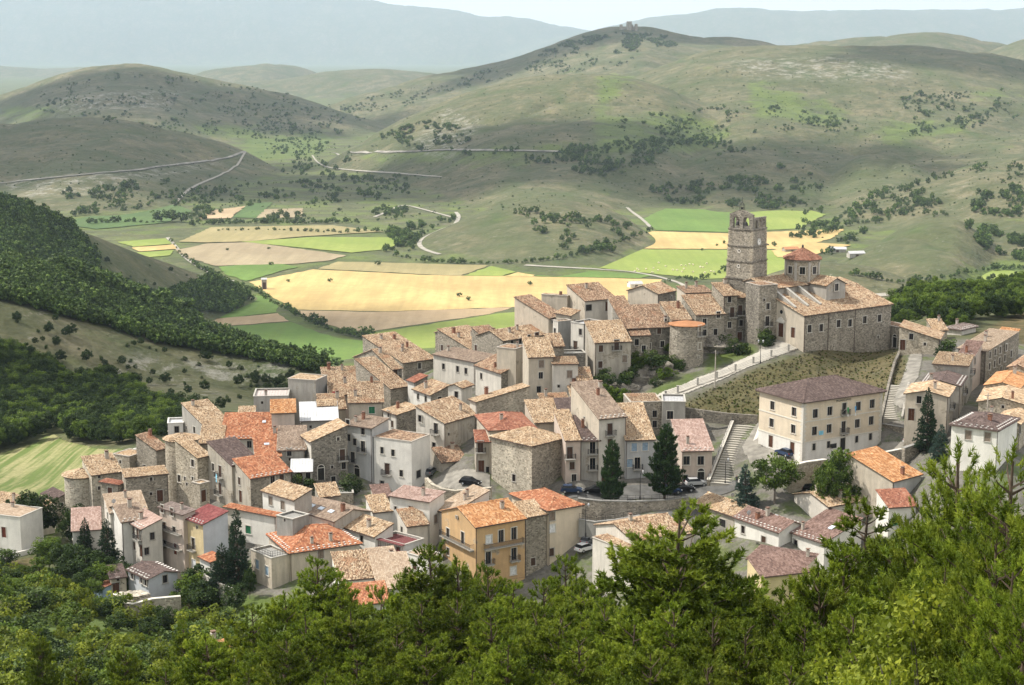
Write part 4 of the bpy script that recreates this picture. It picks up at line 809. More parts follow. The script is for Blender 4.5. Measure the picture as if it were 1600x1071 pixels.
# ---------------------------------------------------------------- houses: the village, left to right (photo pixels + distance)
# far-left lower edge
H('white flat-roofed house cut by the left edge of the picture', (31, 809, 300), -30, None, 70, 'flat', 'tile_beige', 'plaster_white', dr=7, win='6 832 r')
H('long low house with tan roof at the far left beyond the garden', (62, 800, 318), -20, 84, 62, 'sL', 'tile_straw', 'plaster_offwhite', ch=1)
H('low house with dark brown roof left of the leftmost round tower', (86, 780, 326), 66, 103, 40, 'sL', 'tile_brown', 'stone_grey', win='97 789 s')
round_tower('pale round stone tower at the left end of the village', (128, 741), 314, 28.5, 850, 'tile_straw', 'stone_pale')
H('stone house with straw roof joined to the leftmost round tower', (143, 742, 312), None, 190, 30, 'sR', 'tile_straw', 'stone_pale', dl=6.5, win='155 745 s; 155 763 s', ch=[(.75, .75)])
H('plain stone house with sloping parapet behind the leftmost round tower', (202, 714, 324), 176, None, 60, 'flat', 'tile_straw', 'stone_warm', dr=5, ch=0)
H('small grey annex with white flat roof near the arched window', (210, 707, 330), 199, None, 55, 'flat', 'roof_white', 'stone_grey', dr=4, win='209 716 t', ch=[(.5, .5)])
H('low stone shed with thin red roof edge right of the leftmost round tower', (186, 757, 303), 157, 196, 62, 'sL', 'tile_red', 'stone_grey', pitch=5, win='172 771 d', ch=0)
H('long windowless-looking stone building with a tan coping', (196, 746, 301), None, 262, 22, 'sR', 'tile_straw', 'stone_grey', dl=4.5, pitch=6, win='236 749 s; 236 772 t; 250 775 d', ch=0)
H('tall stone house with brown-tan roof and an arched window', (244, 703, 321), 213, 262, 52, 'sR', 'tile_old', 'stone_grey', win='226 732 n', ch=[(.9, .8)])
round_tower('round stone tower with tilted straw cap beside a small-windowed house', (284, 685), 309, 27.0, 780, 'tile_straw', 'stone_warm', pitch=16)
H('stone house with sloping straw roof right of the straw-capped round tower', (308, 715, 301), 274, 327, 48, 'sR', 'tile_straw', 'stone_warm', win='301 724 w; 280 748 w; 289 748 s; 301 748 s; 274 769 s; 292 757 t', ch=0)
H('low whitewashed annex under the small-windowed stone house', (312, 757, 294), 300, 327, 50, 'flat', 'tile_straw', 'stone_warm', win='318 775 d', ch=0)
H('house with tan hipped-looking roof above the straw-capped round tower', (323, 669, 326), 285, 362, 40, 'sR', 'tile_straw', 'plaster_grey', ch=[(.3, .85)])
H('small white flat-roofed hut left of the tan roof', (262, 662, 332), 255, 286, 10, 'flat', 'roof_white', 'plaster_white', dl=5, ch=0)
H('straw-roofed house tucked behind the straw-capped round tower', (312, 692, 316), None, 347, 4, 'sR', 'tile_straw', 'stone_warm', dl=6, ch=0)
H('small straw-roofed hut below the plain grey block', (372, 656, 332), None, 397, 5, 'sR', 'tile_straw', 'stone_warm', dl=5, ch=0)
H('tall weathered house with brown roof and a blue cloth on its balcony', (362, 727, 296), 325, 404, 40, 'sR', 'tile_brown', 'plaster_old', win='333 730 w; 344 737 v; 344 764 v', ch=0)
H('weathered stone house with bright orange roof and white-framed window', (391, 747, 291), 365, 455, 36, 'sR', 'tile_orange', 'plaster_old', 'stone_grey', win='374 752 k; 376 776 d; 426 750 w; 440 748 k', ch=0)
H('house with small orange roof and skylight between brown and taupe roofs', (400, 714, 306), None, 438, 12, 'sR', 'tile_orange', 'plaster_offwhite', dl=9, win='', auto='n', ch=[(.9, .9)])
H('house with the widest red-orange roof of the left cluster', (345, 685, 318), None, 430, 3, 'sR', 'tile_orange', 'plaster_offwhite', dl=9.5, ch=0)
H('grey house with taupe roof right of the orange roofs', (434, 703, 308), None, 476, 6, 'sR', 'tile_taupe', 'plaster_grey', dl=8.5, win='452 707 n; 453 718 t', ch=0)
H('low annex with pale metal roof beside the big dark stone house', (455, 737, 301), None, 487, 6, 'sR', 'roof_white', 'plaster_grey', dl=6, pitch=9, win='468 747 d; 482 743 n', ch=0, snow=False)
H('big dark stone house with steep straw roof and a lone high window', (486, 690, 307), 472, 543, 24, 'sL', 'tile_straw', 'plaster_offwhite', 'stone_dark', win='528 686 s; 535 711 v; 537 728 n; 519 730 t; 502 758 a; 476 703 n; 481 711 n; 521 750 n', ch=0)
H('house with bright white metal roof in the upper left cluster', (470, 657, 326), None, 528, 8, 'sR', 'roof_white', 'plaster_grey', dl=9, pitch=12, auto='t', ch=0, snow=False)
H('tiny tan-roofed attic room on the white metal roof', (497, 634, 333), None, 524, 10, 'gR', 'tile_straw', 'plaster_grey', dl=4, ch=0, auto='')
H('pinkish plastered house with small orange roof and brown flue pipe', (424, 645, 322), None, 460, 8, 'sR', 'tile_amber', 'plaster_pink', dl=5, auto='', ch=0)
H('tall windowless grey plastered block', (493, 595, 346), 450, 511, 72, 'flat', 'tile_straw', 'plaster_grey', 'concrete', auto='', ch=0)  # right side wall a darker grey than the front wall
H('flat-topped pale grey house left of the windowless block', (396, 620, 341), None, 450, 5, 'flat', 'roof_pinkish', 'plaster_grey', dl=8, auto='t', ch=[(.35, .2)])
H('small straw-roofed house right of the windowless block with a red door cloth', (516, 617, 347), None, 560, 12, 'sR', 'tile_tan', 'plaster_pink', dl=7, auto='t', ch=1)
H('long low tan-roofed house behind the windowless block', (505, 592, 370), None, 560, 12, 'sR', 'tile_tan', 'plaster_grey', dl=5, auto='', ch=2)
# lower-left front
H('house with broad beige roof below the leftmost stone houses', (172, 801, 290), None, 228, 24, 'sR', 'tile_beige', 'plaster_offwhite', dl=6, ch=1)
H('white gabled house with ribbed beige roof in the lower left', (190, 815, 285), 168, 227, 28, 'gR', 'tile_taupe', 'plaster_white', win='175 835 w', ch=[(.6, .4)])
H('white house with pink roof and small balcony in the lower left', (222, 826, 282), 195, 253, 36, 'sL', 'tile_pink', 'plaster_offwhite', win='209 829 k; 217 833 v; 210 853 k; 222 862 d; 238 838 n; 228 862 n', ch=[(.4, .5)])
H('low house with pinkish-brown roof behind the dark conifers', (113, 829, 291), None, 157, 14, 'sR', 'tile_pink', 'plaster_white', dl=7, ch=0, snow=False)
H('taupe house with long balconies and grey-maroon roof', (286, 804, 282), 249, 305, 46, 'sL', 'tile_greybrown', 'plaster_pink', pitch=8, win='255 795 k; 270 800 k; 257 822 k; 272 829 n; 257 850 n; 274 858 r', ch=[(.5, .3)])
H('yellow-fronted house with maroon roof and blank white side', (317, 819, 279), 287, 356, 44, 'sL', 'tile_maroon', 'plaster_yellow', 'plaster_paleblue', pitch=14, win='302 850 b; 303 881 x; 308 825 t', ch=0)
H('small pale-blue house with dark brown roof on a stone terrace', (232, 904, 269), 200, 277, 42, 'gL', 'tile_brown', 'plaster_paleblue', pitch=14, win='208 899 n; 222 905 n; 229 909 n; 258 905 n', ch=0)
H('tiny cream outbuilding with dark roof left of the pale-blue house', (173, 903, 272), 165, 197, 24, 'sR', 'tile_brown', 'plaster_beige', dl=4, win='178 921 d; 184 905 t', ch=0, pitch=14)
H('rusty-roofed lean-to shed at the lower left', (160, 919, 271), 146, None, 40, 'sL', 'tile_red', 'shutter_blue', dr=3, ch=0, pitch=12, auto='', snow=False)
# upper left centre
H('long house with the widest tan roof along the upper left skyline', (630, 567, 384), 567, 680, 38, 'sR', 'tile_tan', 'stone_grey', pitch=13, ch=5)
H('stone gabled house with balcony under the long tan roof', (613, 577, 362), 553, 628, 34, 'gR', 'tile_tan', 'stone_grey', 'stone_dark', win='618 586 v; 616 610 d', ch=[(.4, .4)])
H('stone wall house with diagonal roofline below the gabled house', (610, 607, 352), 556, None, 40, 'sR', 'tile_tan', 'stone_grey', dr=5, auto='', ch=0)
H('house with the green shuttered window', (545, 629, 336), None, 598, 6, 'sR', 'tile_tan', 'plaster_beige', dl=8, win='581 641 g', ch=[(.2, .3), (.7, .95)])
H('narrow house with straw roof right of the green-shuttered house', (620, 648, 329), 599, 656, 34, 'sL', 'tile_straw', 'plaster_offwhite', 'stone_dark', pitch=9, win='608 647 n; 613 663 k; 617 670 k', ch=[(.4, .6)])
H('tall white and stone house with half red, half straw roof', (694, 661, 316), 650, 749, 54, 'sR', 'tile_tan', 'plaster_offwhite', 'plaster_old', win='657 654 n; 667 686 k; 681 670 b; 678 697 n; 668 691 n; 701 679 t; 701 702 t; 699 731 d; 679 724 G', ch=[(.7, .3)])
H('house with grey-taupe metal roof and three high windows', (742, 566, 361), 677, 776, 45, 'sL', 'tile_taupe', 'plaster_offwhite', pitch=6, win='693 573 n; 715 577 n; 728 580 n', ch=[(.5, .9)], snow=False)
H('small red-tan roofed white house in a hollow among roofs', (649, 597, 351), 637, 668, 36, 'sL', 'tile_red', 'plaster_white', 'stone_dark', auto='', ch=0)
H('low straw-roofed house right of the hollow', (673, 617, 340), 646, 702, 32, 'sL', 'tile_tan', 'plaster_white', 'stone_dark', auto='n', ch=[(.3, .6)])
H('narrow white gabled house with one dark slit window', (721, 606, 333), 700, 738, 58, 'gR', 'tile_tan', 'plaster_offwhite', win='713 617 n', ch=0)
H('large stone house with straw roof streaked red at the centre', (745, 628, 324), 734, 827, 30, 'sL', 'tile_straw', 'plaster_offwhite', 'stone_warm', pitch=9, auto='', ch=[(.3, .9)])
H('brown-tan roofed house with dark side wall left of centre', (783, 583, 346), 743, 818, 32, 'sL', 'tile_old', 'plaster_offwhite', 'stone_dark', win='752 588 n', ch=[(.2, .4)])
H('tan-roofed house at the skyline above the grey-taupe roof', (775, 543, 379), 737, 802, 36, 'sR', 'tile_old', 'stone_grey', ch=2)
H('tiny grey hut poking above the skyline roofs at left', (700, 523, 402), 680, 716, 45, 'gR', 'tile_tan', 'stone_grey', auto='', ch=0)
H('large tan-roofed house with dark eaves on the skyline left of centre', (786, 532, 376), 746, 858, 40, 'gR', 'tile_tan', 'stone_grey', win='800 536 n; 812 533 n; 826 528 n; 838 527 d', ch=[(.3, .3), (.5, .35)])
H('house with reddish roof and blank grey flank on the skyline', (857, 497, 384), 804, 881, 46, 'sR', 'tile_old', 'plaster_beige', win='863 501 n; 871 499 n', ch=0)
H('small straw-roofed house left of the two-door skyline house', (893, 493, 381), 868, 906, 40, 'sL', 'tile_tan', 'plaster_beige', auto='t', ch=0)
H('beige skyline house with tan roof and two dark doorways', (914, 470, 391), 886, 962, 30, 'sR', 'tile_old', 'plaster_beige', 'plaster_offwhite', win='920 481 q; 949 479 d', ch=[(.45, .7)])
H('low beige annex left of the two-doorway skyline house', (886, 463, 396), 846, 890, 66, 'flat', 'tile_tan', 'plaster_beige', auto='', ch=[(.5, .3)])
H('low red-tan roofed lean-to right of the two-doorway house', (958, 479, 387), None, 983, 12, 'sR', 'tile_old', 'plaster_grey', dl=5, auto='', ch=1)
H('beige gabled house with stone side on the skyline right of centre', (1028, 459, 389), 981, 1056, 50, 'gR', 'tile_tan', 'plaster_beige', 'stone_dark', auto='t', ch=0)
# upper centre
H('slim white tower-like house with flat grey top', (912, 507, 352), 892, 941, 45, 'flat', 'roof_grey', 'plaster_offwhite', 'concrete', win='907 519 n; 899 541 v', ch=0)
H('grey flat-topped house with one slit window', (872, 503, 356), 864, 893, 28, 'flat', 'tile_tan', 'plaster_offwhite', 'concrete', win='867 518 n', ch=0)
H('prominent weathered house with straw roof and stone corner quoins', (930, 535, 344), 914, 986, 14, 'sR', 'tile_straw', 'plaster_old', pitch=23, win='939 545 k; 963 539 v; 976 561 p; 938 570 k; 938 590 t; 970 585 t', ch=0)
H('beige house with straw roof and two stacked windows', (826, 558, 337), None, 865, 10, 'sR', 'tile_straw', 'plaster_beige', dl=7, pitch=22, win='846 569 p; 845 587 w; 842 609 n; 838 628 w', ch=0)
H('small straw-roofed house peeping behind the beige two-window house', (858, 541, 343), None, 881, 10, 'sR', 'tile_tan', 'stone_grey', dl=5, pitch=20, auto='', ch=0)
H('grey plastered house with sloping top right of the beige house', (864, 569, 336), None, 903, 4, 'sR', 'tile_tan', 'plaster_offwhite', dl=6, pitch=4, win='890 585 p; 873 604 t; 893 606 n', ch=0)
H('rough stone garden wall house between beige house and weathered house', (880, 553, 345), None, 915, 8, 'flat', 'concrete', 'stone_dark', dl=4, auto='', ch=0)
H('plain beige wall house with a lone chimney left of the beige house', (806, 546, 346), 776, None, 62, 'flat', 'tile_old', 'plaster_beige', dr=5, auto='', ch=[(.5, .2)])
H('tiny straw-roofed stone shed at the foot of the weathered house', (903, 594, 335), None, 925, 6, 'sR', 'tile_tan', 'stone_grey', dl=5, win='904 604 n', ch=0)
H('long grey house with tan roof above the ivy-covered rocks', (978, 513, 352), None, 1050, 13, 'sR', 'tile_old', 'stone_dark', dl=10, win='992 518 n; 1010 520 n; 1030 517 k; 1035 538 w; 1014 541 w; 1040 500 t', ch=[(.92, .2)])
H('grey stone house with tan roof left of the round bastion top', (1088, 492, 358), None, 1132, 15, 'sR', 'tile_tan', 'stone_grey', dl=9, win='1122 492 w; 1101 503 w; 1101 520 w; 1118 519 n', ch=0)
round_tower('round bastion house with brown-orange cap below the bell tower', (1073, 506), 349, 27.0, 590, 'roof_rust', 'stone_grey', pitch=10, win='1092 517 b; 1092 541 w; 1091 558 t')
H('narrow tall stone house with small tan roof left of the bell tower', (1131, 462, 362), 1112, 1152, 20, 'sR', 'tile_tan', 'stone_grey', win='1140 468 n; 1144 488 v; 1140 508 w', ch=[(.9, .9)])
H('narrow grey house with tan roof touching the bell tower base', (1152, 465, 364), None, 1181, 16, 'sR', 'tile_tan', 'stone_dark', dl=8, win='1155 485 v; 1167 478 n; 1166 494 t; 1158 505 n; 1153 532 d', ch=0)
H('beige parapet-walled house behind the bell tower houses', (1072, 458, 376), None, 1114, 12, 'sR', 'tile_old', 'plaster_beige', dl=7, pitch=5, auto='', ch=2)
# right of the church
H('stone gatehouse with arched door beside the church east end', (1405, 512, 367), None, 1412, 30, 'flat', 'tile_old', 'stone_grey', dl=7, dr=4, win='1398 536 a', auto='', ch=0)
H('stone house with two brown doors right of the church', (1467, 530, 351), 1405, None, 70, 'sR', 'tile_tan', 'stone_warm', 'stone_dark', dr=9, pitch=15, win='1424 526 n; 1421 540 d; 1408 539 d; 1445 538 s; 1447 553 a', ch=0)
H('small straw-roofed cottage behind the two-door house', (1459, 516, 368), None, 1480, 5, 'sR', 'tile_straw', 'stone_warm', dl=5, auto='', ch=[(.8, .8)])
H('house with low brown-grey hipped roof at the scrub edge', (1502, 515, 374), 1478, 1525, 45, 'hip', 'tile_greybrown', 'plaster_offwhite', ch=1)
H('long grey stone house with beige roof and rows of white-framed windows', (1541, 549, 329), 1497, None, 52, 'sL', 'tile_beige', 'stone_dark', 'stone_grey', dr=17, pitch=6, win='1547 555 w; 1555 551 w; 1563 547 w; 1571 543 w; 1546 573 w; 1554 569 w; 1562 564 w; 1570 560 w; 1580 553 w; 1548 592 n; 1564 578 w', ch=[(.4, .5), (.6, .7)], snow=False)  # shade of the narrow left wall put into its darker stone
H('low house with mixed orange and straw roof at the right edge', (1567, 538, 342), 1541, 1592, 46, 'sL', 'tile_amber', 'stone_grey', ch=1)
H('stone house cut by the right edge behind the street', (1604, 576, 314), 1576, 1650, 60, 'gR', 'tile_old', 'stone_warm', ch=1)
H('tall street house with straw roof and dark windows in the right row', (1513, 572, 316), 1458, None, 68, 'sL', 'tile_straw', 'plaster_grey', 'plaster_grey', dr=10, pitch=4, win='1517 576 v; 1523 570 v; 1517 598 n; 1523 592 n', ch=[(.3, .5)])
H('house with dusty red roof tucked behind the right street row', (1521, 556, 324), 1498, 1534, 60, 'sL', 'tile_brownred', 'plaster_pink', pitch=16, auto='n', ch=[(.2, .6)])
H('house with long dark brown roof in the right street row', (1499, 603, 306), 1441, None, 68, 'gR', 'tile_brown', 'plaster_grey', dr=10, pitch=13, win='1505 607 v; 1510 600 v; 1504 630 n', ch=[(.2, .8)])
H('pale house with straw roof behind the tall dark conifer', (1480, 620, 296), 1415, None, 68, 'gR', 'tile_straw', 'plaster_beige', 'plaster_grey', dr=10, pitch=13, win='1436 625 n; 1424 648 d; 1485 630 v; 1492 622 v; 1485 655 n; 1493 648 n', ch=[(.3, .35)])
H('big rubble stone house with straw gable at the right edge', (1603, 633, 290), 1529, None, 68, 'gR', 'tile_straw', 'stone_warm', dr=14, pitch=14, win='1567 636 t', ch=[(.1, .3)])
H('house with orange and straw roof behind the rubble gable at right', (1592, 606, 302), 1540, None, 64, 'gR', 'tile_amber', 'stone_warm', dr=14, pitch=14, auto='', ch=1)
H('white house with dark brown hipped roof among the pines at right', (1558, 672, 271), 1487, 1590, 55, 'hip', 'tile_brown', 'plaster_white', pitch=17, win='1513 680 p; 1543 683 p', ch=[(.3, .3), (.8, .5)])
H('straw-roofed house behind the brown hipped roof at right', (1592, 662, 281), 1553, 1640, 60, 'gR', 'tile_straw', 'stone_warm', ch=0)
# town hall
pal = H('large cream town hall with dark brown hipped roof and white ground floor', (1256, 627, 297), 1187, 1379, 31, 'hip', 'tile_brown', 'plaster_cream', pitch=20, oh=.6, name='town_hall', cat='town hall', group=None, snow=False, ch=0,
 win='1207 634 V; 1240.7 643.7 V; 1205.7 661 V; 1239.5 670.7 V; 1204.5 690 d; 1238 700.5 d; 1274 646.5 V; 1296.7 642.5 V; 1319.2 638.7 b; 1341 635 V; 1362.7 631.2 V; 1272.7 673.7 V; 1295.5 670 V; 1318 667.5 b; 1339.5 662 V; 1361.2 657.5 V; 1271.7 698.7 m; 1294.5 695 m; 1316.7 694 a; 1338.5 686.7 m; 1360 682.5 m')
# centre front
H('big bare rubble-stone house with hipped tan roof at the centre', (831, 696, 296), 768, 885, 46, 'hip', 'tile_straw', 'stone_pale', 'stone_grey', pitch=20, win='803 747 n', ch=0)  # same stone: light from the left put into paler left, greyer right wall
H('house with red tiled roof and stacked balconies behind the bare stone house', (765, 672, 305), 745, 836, 12, 'hip', 'tile_red', 'plaster_beige', pitch=17, win='750 687 v; 753 713 v; 754 737 d; 740 708 n', ch=[(.35, .3)], snow=False)
H('straw-roofed house between red roof and brown roofs', (836, 660, 311), None, 879, 14, 'sR', 'tile_straw', 'plaster_beige', dl=8, auto='', ch=0)
H('long straw-roofed house with white-framed red shutters facing the street', (884, 688, 298), None, 907, 10, 'sR', 'tile_straw', 'plaster_pink', dl=11, pitch=17, win='886 708 v; 894 728 k; 897 747 w', ch=0)
H('upper of two dark brown roofs left of the tall taupe-roofed house', (877, 656, 311), None, 914, 8, 'sR', 'tile_brown', 'plaster_grey', dl=8, auto='', ch=[(.1, .2)])
H('grey street house with dark brown roof and two pale balcony doors', (907, 688, 299), None, 937, 6, 'sR', 'tile_brown', 'plaster_grey', dl=9, pitch=17, win='926 700 b; 926 725 b; 925 752 d', ch=[(.3, .5)])
H('tall house with ribbed taupe roof and brown balcony shutters', (936, 654, 299), 892, 978, 24, 'sR', 'tile_taupe', 'plaster_beige', 'plaster_offwhite', pitch=21, win='953 671 v; 953 692 k; 953 715 k; 913 654 t; 944 750 d', ch=[(.6, .6), (.9, .8)])
H('pale blue upper-storey house with straw roof and white shutters', (978, 687, 300), None, 1023, 7, 'sR', 'tile_straw', 'plaster_bluegrey', dl=12, pitch=20, win='991 699 l; 1008 698 l; 981 724 l; 996 724 b; 994 750 a; 1012 745 n', ch=0)
H('rubble stone house with two windows above the blue-shuttered house', (985, 629, 318), None, 1035, 6, 'flat', 'tile_tan', 'stone_grey', dl=8, win='1023 647 n; 1023 663 n', ch=0)
H('flat grey plastered house with one big window left of the grassy bank', (1035, 628, 316), None, 1071, -4, 'flat', 'roof_grey', 'plaster_grey', dl=7, win='1047 649 V', ch=0)
H('pinkish-roofed house with arched door beside the stone stairs', (1066, 704, 298), None, 1113, 6, 'sR', 'tile_pink', 'plaster_pink', dl=10, pitch=20, win='1072 720 V; 1095 720 V; 1095 747 a; 1071 748 n', ch=[(.25, .2)])
H('tall blank white house with dark square windows', (643, 691, 307), 584, 672, 62, 'flat', 'tile_old', 'plaster_white', 'plaster_white', win='597 704 m; 614 708 m; 605 733 v; 627 740 m; 654 741 q; 597 757 n', ch=0)
H('slender grey house with thin taupe roof left of the blank white house', (581, 669, 311), 540, 607, 58, 'sL', 'tile_taupe', 'plaster_bluegrey', pitch=9, win='544 661 n; 567 674 n; 544 684 n; 554 691 n; 567 698 b; 551 715 b; 558 742 a', ch=[(.3, .8), (.6, .7)], snow=False)
# front rows
H('white house with straw hipped roof and pale shuttered doors', (460, 781, 282), 410, 487, 46, 'sL', 'tile_straw', 'plaster_white', 'plaster_grey', pitch=16, win='423 783 p; 442 790 p', ch=0)
H('white house with taupe roof and three skylights', (523, 814, 279), 457, 579, 46, 'gL', 'tile_taupe', 'plaster_white', 'plaster_grey', pitch=17, auto='', ch=[(.35, .1)], snow=False)
H('white house with straw roof left of the maroon veranda', (586, 838, 275), 535, 614, 45, 'sL', 'tile_straw', 'plaster_white', win='565 843 n', ch=[(.4, .4)])
H('white house with flat maroon veranda roof and dark railing', (632, 852, 272), 588, 662, 50, 'flat', 'canopy_maroon', 'plaster_white', 'plaster_bluegrey', win='611 859 k; 622 861 k', ch=0)
H('white house with pale pink roof and red terrace door', (671, 784, 283), 609, 694, 60, 'sL', 'tile_pink', 'plaster_white', pitch=8, win='642 800 r; 618 794 t; 681 811 p', ch=[(.4, .3)], snow=False)
H('beige-roofed house behind the ochre house', (703, 803, 283), 679, 764, 38, 'sL', 'tile_beige', 'plaster_white', auto='', ch=[(.5, .3), (.6, .4)], snow=False)
och = H('ochre house with amber tiled roof and long iron balconies', (743, 823, 271), 690, 820, 32, 'gR', 'tile_amber', 'plaster_ochre', pitch=19, win='700 835 B; 723 841 B; 715 809 t; 764 843 x; 783 838 B; 803 834 B; 763 872 b; 803 866 b; 802 892 x; 700 862 n', ch=[(.75, .3)], snow=False)
H('narrow bare grey stone house joined to the ochre house', (820, 808, 277), None, 854, 31, 'gR', 'tile_straw', 'concrete', 'stone_grey', dl=9, pitch=17, win='833 878 k; 833 907 a', ch=0)
H('tall cream house with bright orange roof right of the ochre house', (857, 797, 279), 800, 909, 31, 'hip', 'tile_orange', 'plaster_cream', pitch=16, win='863 807 p; 863 826 x; 862 863 k', ch=0, snow=False)
H('white gabled house with tan roof by the lower street', (990, 845, 261), 931, 1072, 32, 'gR', 'tile_tan', 'plaster_offwhite', pitch=16, auto='', ch=[(.3, .5)])
H('low white annex in front of the tan-roofed white gable', (988, 864, 257), 926, None, 36, 'flat', 'tile_tan', 'plaster_offwhite', dr=3, auto='', ch=0)
orh = H('cream house with large orange hipped roof in the front row', (453, 863, 267), 420, 562, 26, 'hip', 'tile_orange', 'plaster_beige', pitch=22, win='431 863 l; 444 871 l; 501 866 p; 431 895 l; 444 903 l; 530 895 t', ch=[(.35, .12), (.62, .12)])
H('flat terrace wing of the cream house with orange hipped roof', (424, 873, 265), 392, None, 40, 'flat', 'concrete', 'plaster_beige', dr=4, win='402 882 l; 417 892 l', ch=0)
H('long white house with thin orange roof edge and green shutter', (431, 807, 280), 351, 441, 58, 'sL', 'tile_orange', 'plaster_white', pitch=5, win='388 828 g', ch=0, snow=False)
H('small grey block with one vent hole behind the orange hipped roof', (457, 812, 273), 432, None, 52, 'flat', 'concrete', 'concrete', dr=4, win='445 813 t', ch=0)
H('low house with rubble-tan roof half hidden by pines', (531, 906, 250), None, 584, 16, 'sR', 'tile_tan', 'plaster_white', dl=7, ch=0, auto='')
H('low house with small beige roof and flue behind the front pines', (583, 886, 257), None, 624, 18, 'sR', 'tile_beige', 'plaster_cream', dl=5, ch=[(.8, .4)], auto='', snow=False)
H('low house with ribbed beige roof among the front pines', (592, 920, 248), None, 648, 14, 'sR', 'tile_beige', 'plaster_white', dl=9, ch=0, auto='', snow=False)
H('low house with orange roof edge among the front pines', (545, 945, 240), None, 610, 16, 'sR', 'tile_orange', 'plaster_white', dl=5, ch=0, auto='', snow=False)
# right front
H('stone-fronted house with straw roof joined to a brown-roofed white house', (1147, 806, 281), 1086, None, 34, 'gL', 'tile_straw', 'plaster_old', dr=6.5, pitch=22, win='1129 818 q', ch=[(.8, .3)])
H('white house with brown snow-guarded roof at lower right', (1217, 831, 270), 1148, None, 34, 'gL', 'tile_brownred', 'plaster_white', dr=6.5, pitch=22, win='1161 828 n; 1193 848 v', ch=[(.4, .5), (.2, .6)])
H('white house with brown roof and blue skylight at lower right', (1288, 848, 265), 1238, 1346, 35, 'sL', 'tile_brownred', 'plaster_white', pitch=17, win='1243 850 n', ch=[(.15, .85)])
H('house with straw roof and white gable below the town hall', (1294, 791, 276), 1241, 1389, 30, 'gR', 'tile_straw', 'plaster_offwhite', pitch=16, auto='', ch=[(.3, .2), (.5, .3), (.1, .5)])
H('house with faded orange roof and blank beige flank below the town hall', (1395, 752, 276), 1324, 1439, 40, 'sR', 'tile_amber', 'plaster_beige', 'plaster_bluegrey', pitch=17, auto='', ch=[(.5, .1)], snow=False)
H('small white house with red-brown roof and green shutters among pines', (1389, 792, 268), None, 1432, 12, 'sR', 'tile_red', 'plaster_white', dl=5, win='1400 815 g', ch=0, snow=False)
H('low house with brown roof and brick chimney at lower right', (1256, 887, 252), 1168, 1277, 60, 'sL', 'tile_brownred', 'plaster_cream', pitch=5, auto='', ch=[(.7, .1)])
H('low yellow house with dusty red roof at lower right', (1190, 900, 246), None, 1264, 18, 'sR', 'tile_brownred', 'plaster_yellow', dl=5, ch=0, auto='', snow=False)
H('tiny orange-roofed hut below the shrubs at lower left', (338, 1012, 205), 330, 366, 30, 'hip', 'tile_amber', 'plaster_beige', ch=[(.1, .9)], auto='', pitch=25, snow=False)
H('orange-edged white annex beside the spruce at lower left', (330, 878, 272), 312, 350, 40, 'sL', 'tile_orange', 'plaster_white', auto='', ch=0, pitch=8, snow=False)
H('narrow beige house with stacked balconies beside the bare stone house', (744, 690, 305), None, 769, 6, 'sR', 'tile_red', 'plaster_old', dl=4, win='750 698 v; 757 716 v; 752 740 d; 763 735 n', ch=0, snow=False)
H('small red-brown roofed hut at the foot of the blank white house', (586, 777, 295), None, 612, 16, 'sR', 'tile_brownred', 'plaster_old', dl=4, auto='t', ch=0, snow=False)
H('low rubble ruin at the foot of the slender grey house', (520, 772, 299), None, 552, 8, 'flat', 'concrete', 'stone_warm', dl=4, auto='', ch=0)
H('small straw-roofed hut between blank white house and skylight roof', (583, 800, 286), None, 612, 20, 'sR', 'tile_straw', 'plaster_white', dl=5, auto='t', ch=0)
H('low straw-roofed house behind the white house with taupe skylight roof', (500, 776, 292), None, 530, 20, 'sR', 'tile_straw', 'plaster_old', dl=4, auto='n', ch=0)
H('tan-roofed house filling the skyline row behind the grey-taupe roof', (735, 546, 387), 684, 782, 38, 'sR', 'tile_tan', 'stone_grey', pitch=13, ch=3)
H('white flat-topped annex in front of the pale pink roof house', (668, 874, 266), 634, 692, 48, 'flat', 'tile_beige', 'plaster_white', win='648 884 k', ch=0)
H('low straw-roofed house squeezed behind the maroon veranda house', (636, 822, 279), None, 668, 24, 'sR', 'tile_tan', 'plaster_offwhite', dl=5, auto='n', ch=0)
H('low tan-roofed house above the yard with the black car', (690, 722, 311), None, 728, 24, 'sR', 'tile_old', 'plaster_old', dl=5, auto='n', ch=1)
H('grey house with straw roof between dark stone house and slender grey house', (520, 704, 316), None, 548, 14, 'sR', 'tile_straw', 'plaster_grey', dl=6, auto='n', ch=1)
H('small tan-roofed house wedged below the windowless grey block', (500, 640, 338), None, 540, 12, 'sR', 'tile_tan', 'plaster_beige', dl=6, auto='n', ch=1)
H('straw-roofed cottage in the dip left of the weathered house with quoins', (893, 620, 332), None, 930, 8, 'sR', 'tile_straw', 'stone_grey', dl=6, auto='n', ch=1)
H('tan-roofed cottage beside the foot of the big weathered house', (850, 640, 326), None, 893, 10, 'sR', 'tile_tan', 'stone_grey', dl=6, auto='n', ch=1)
H('low tan-roofed house under the retaining wall of the lower street', (1040, 838, 271), None, 1084, 26, 'gR', 'tile_tan', 'plaster_offwhite', dl=7, auto='n', ch=1)
H('tall grey stone house in the ridge row between weathered house and long grey house', (986, 524, 350), None, 1016, 10, 'sR', 'tile_old', 'stone_grey', dl=6, win='995 535 n; 1006 545 w; 996 560 n', ch=0)
H('grey stone house with tan roof wedged behind the round bastion', (1050, 500, 354), None, 1080, 14, 'sR', 'tile_tan', 'stone_grey', dl=8, auto='n', ch=1)
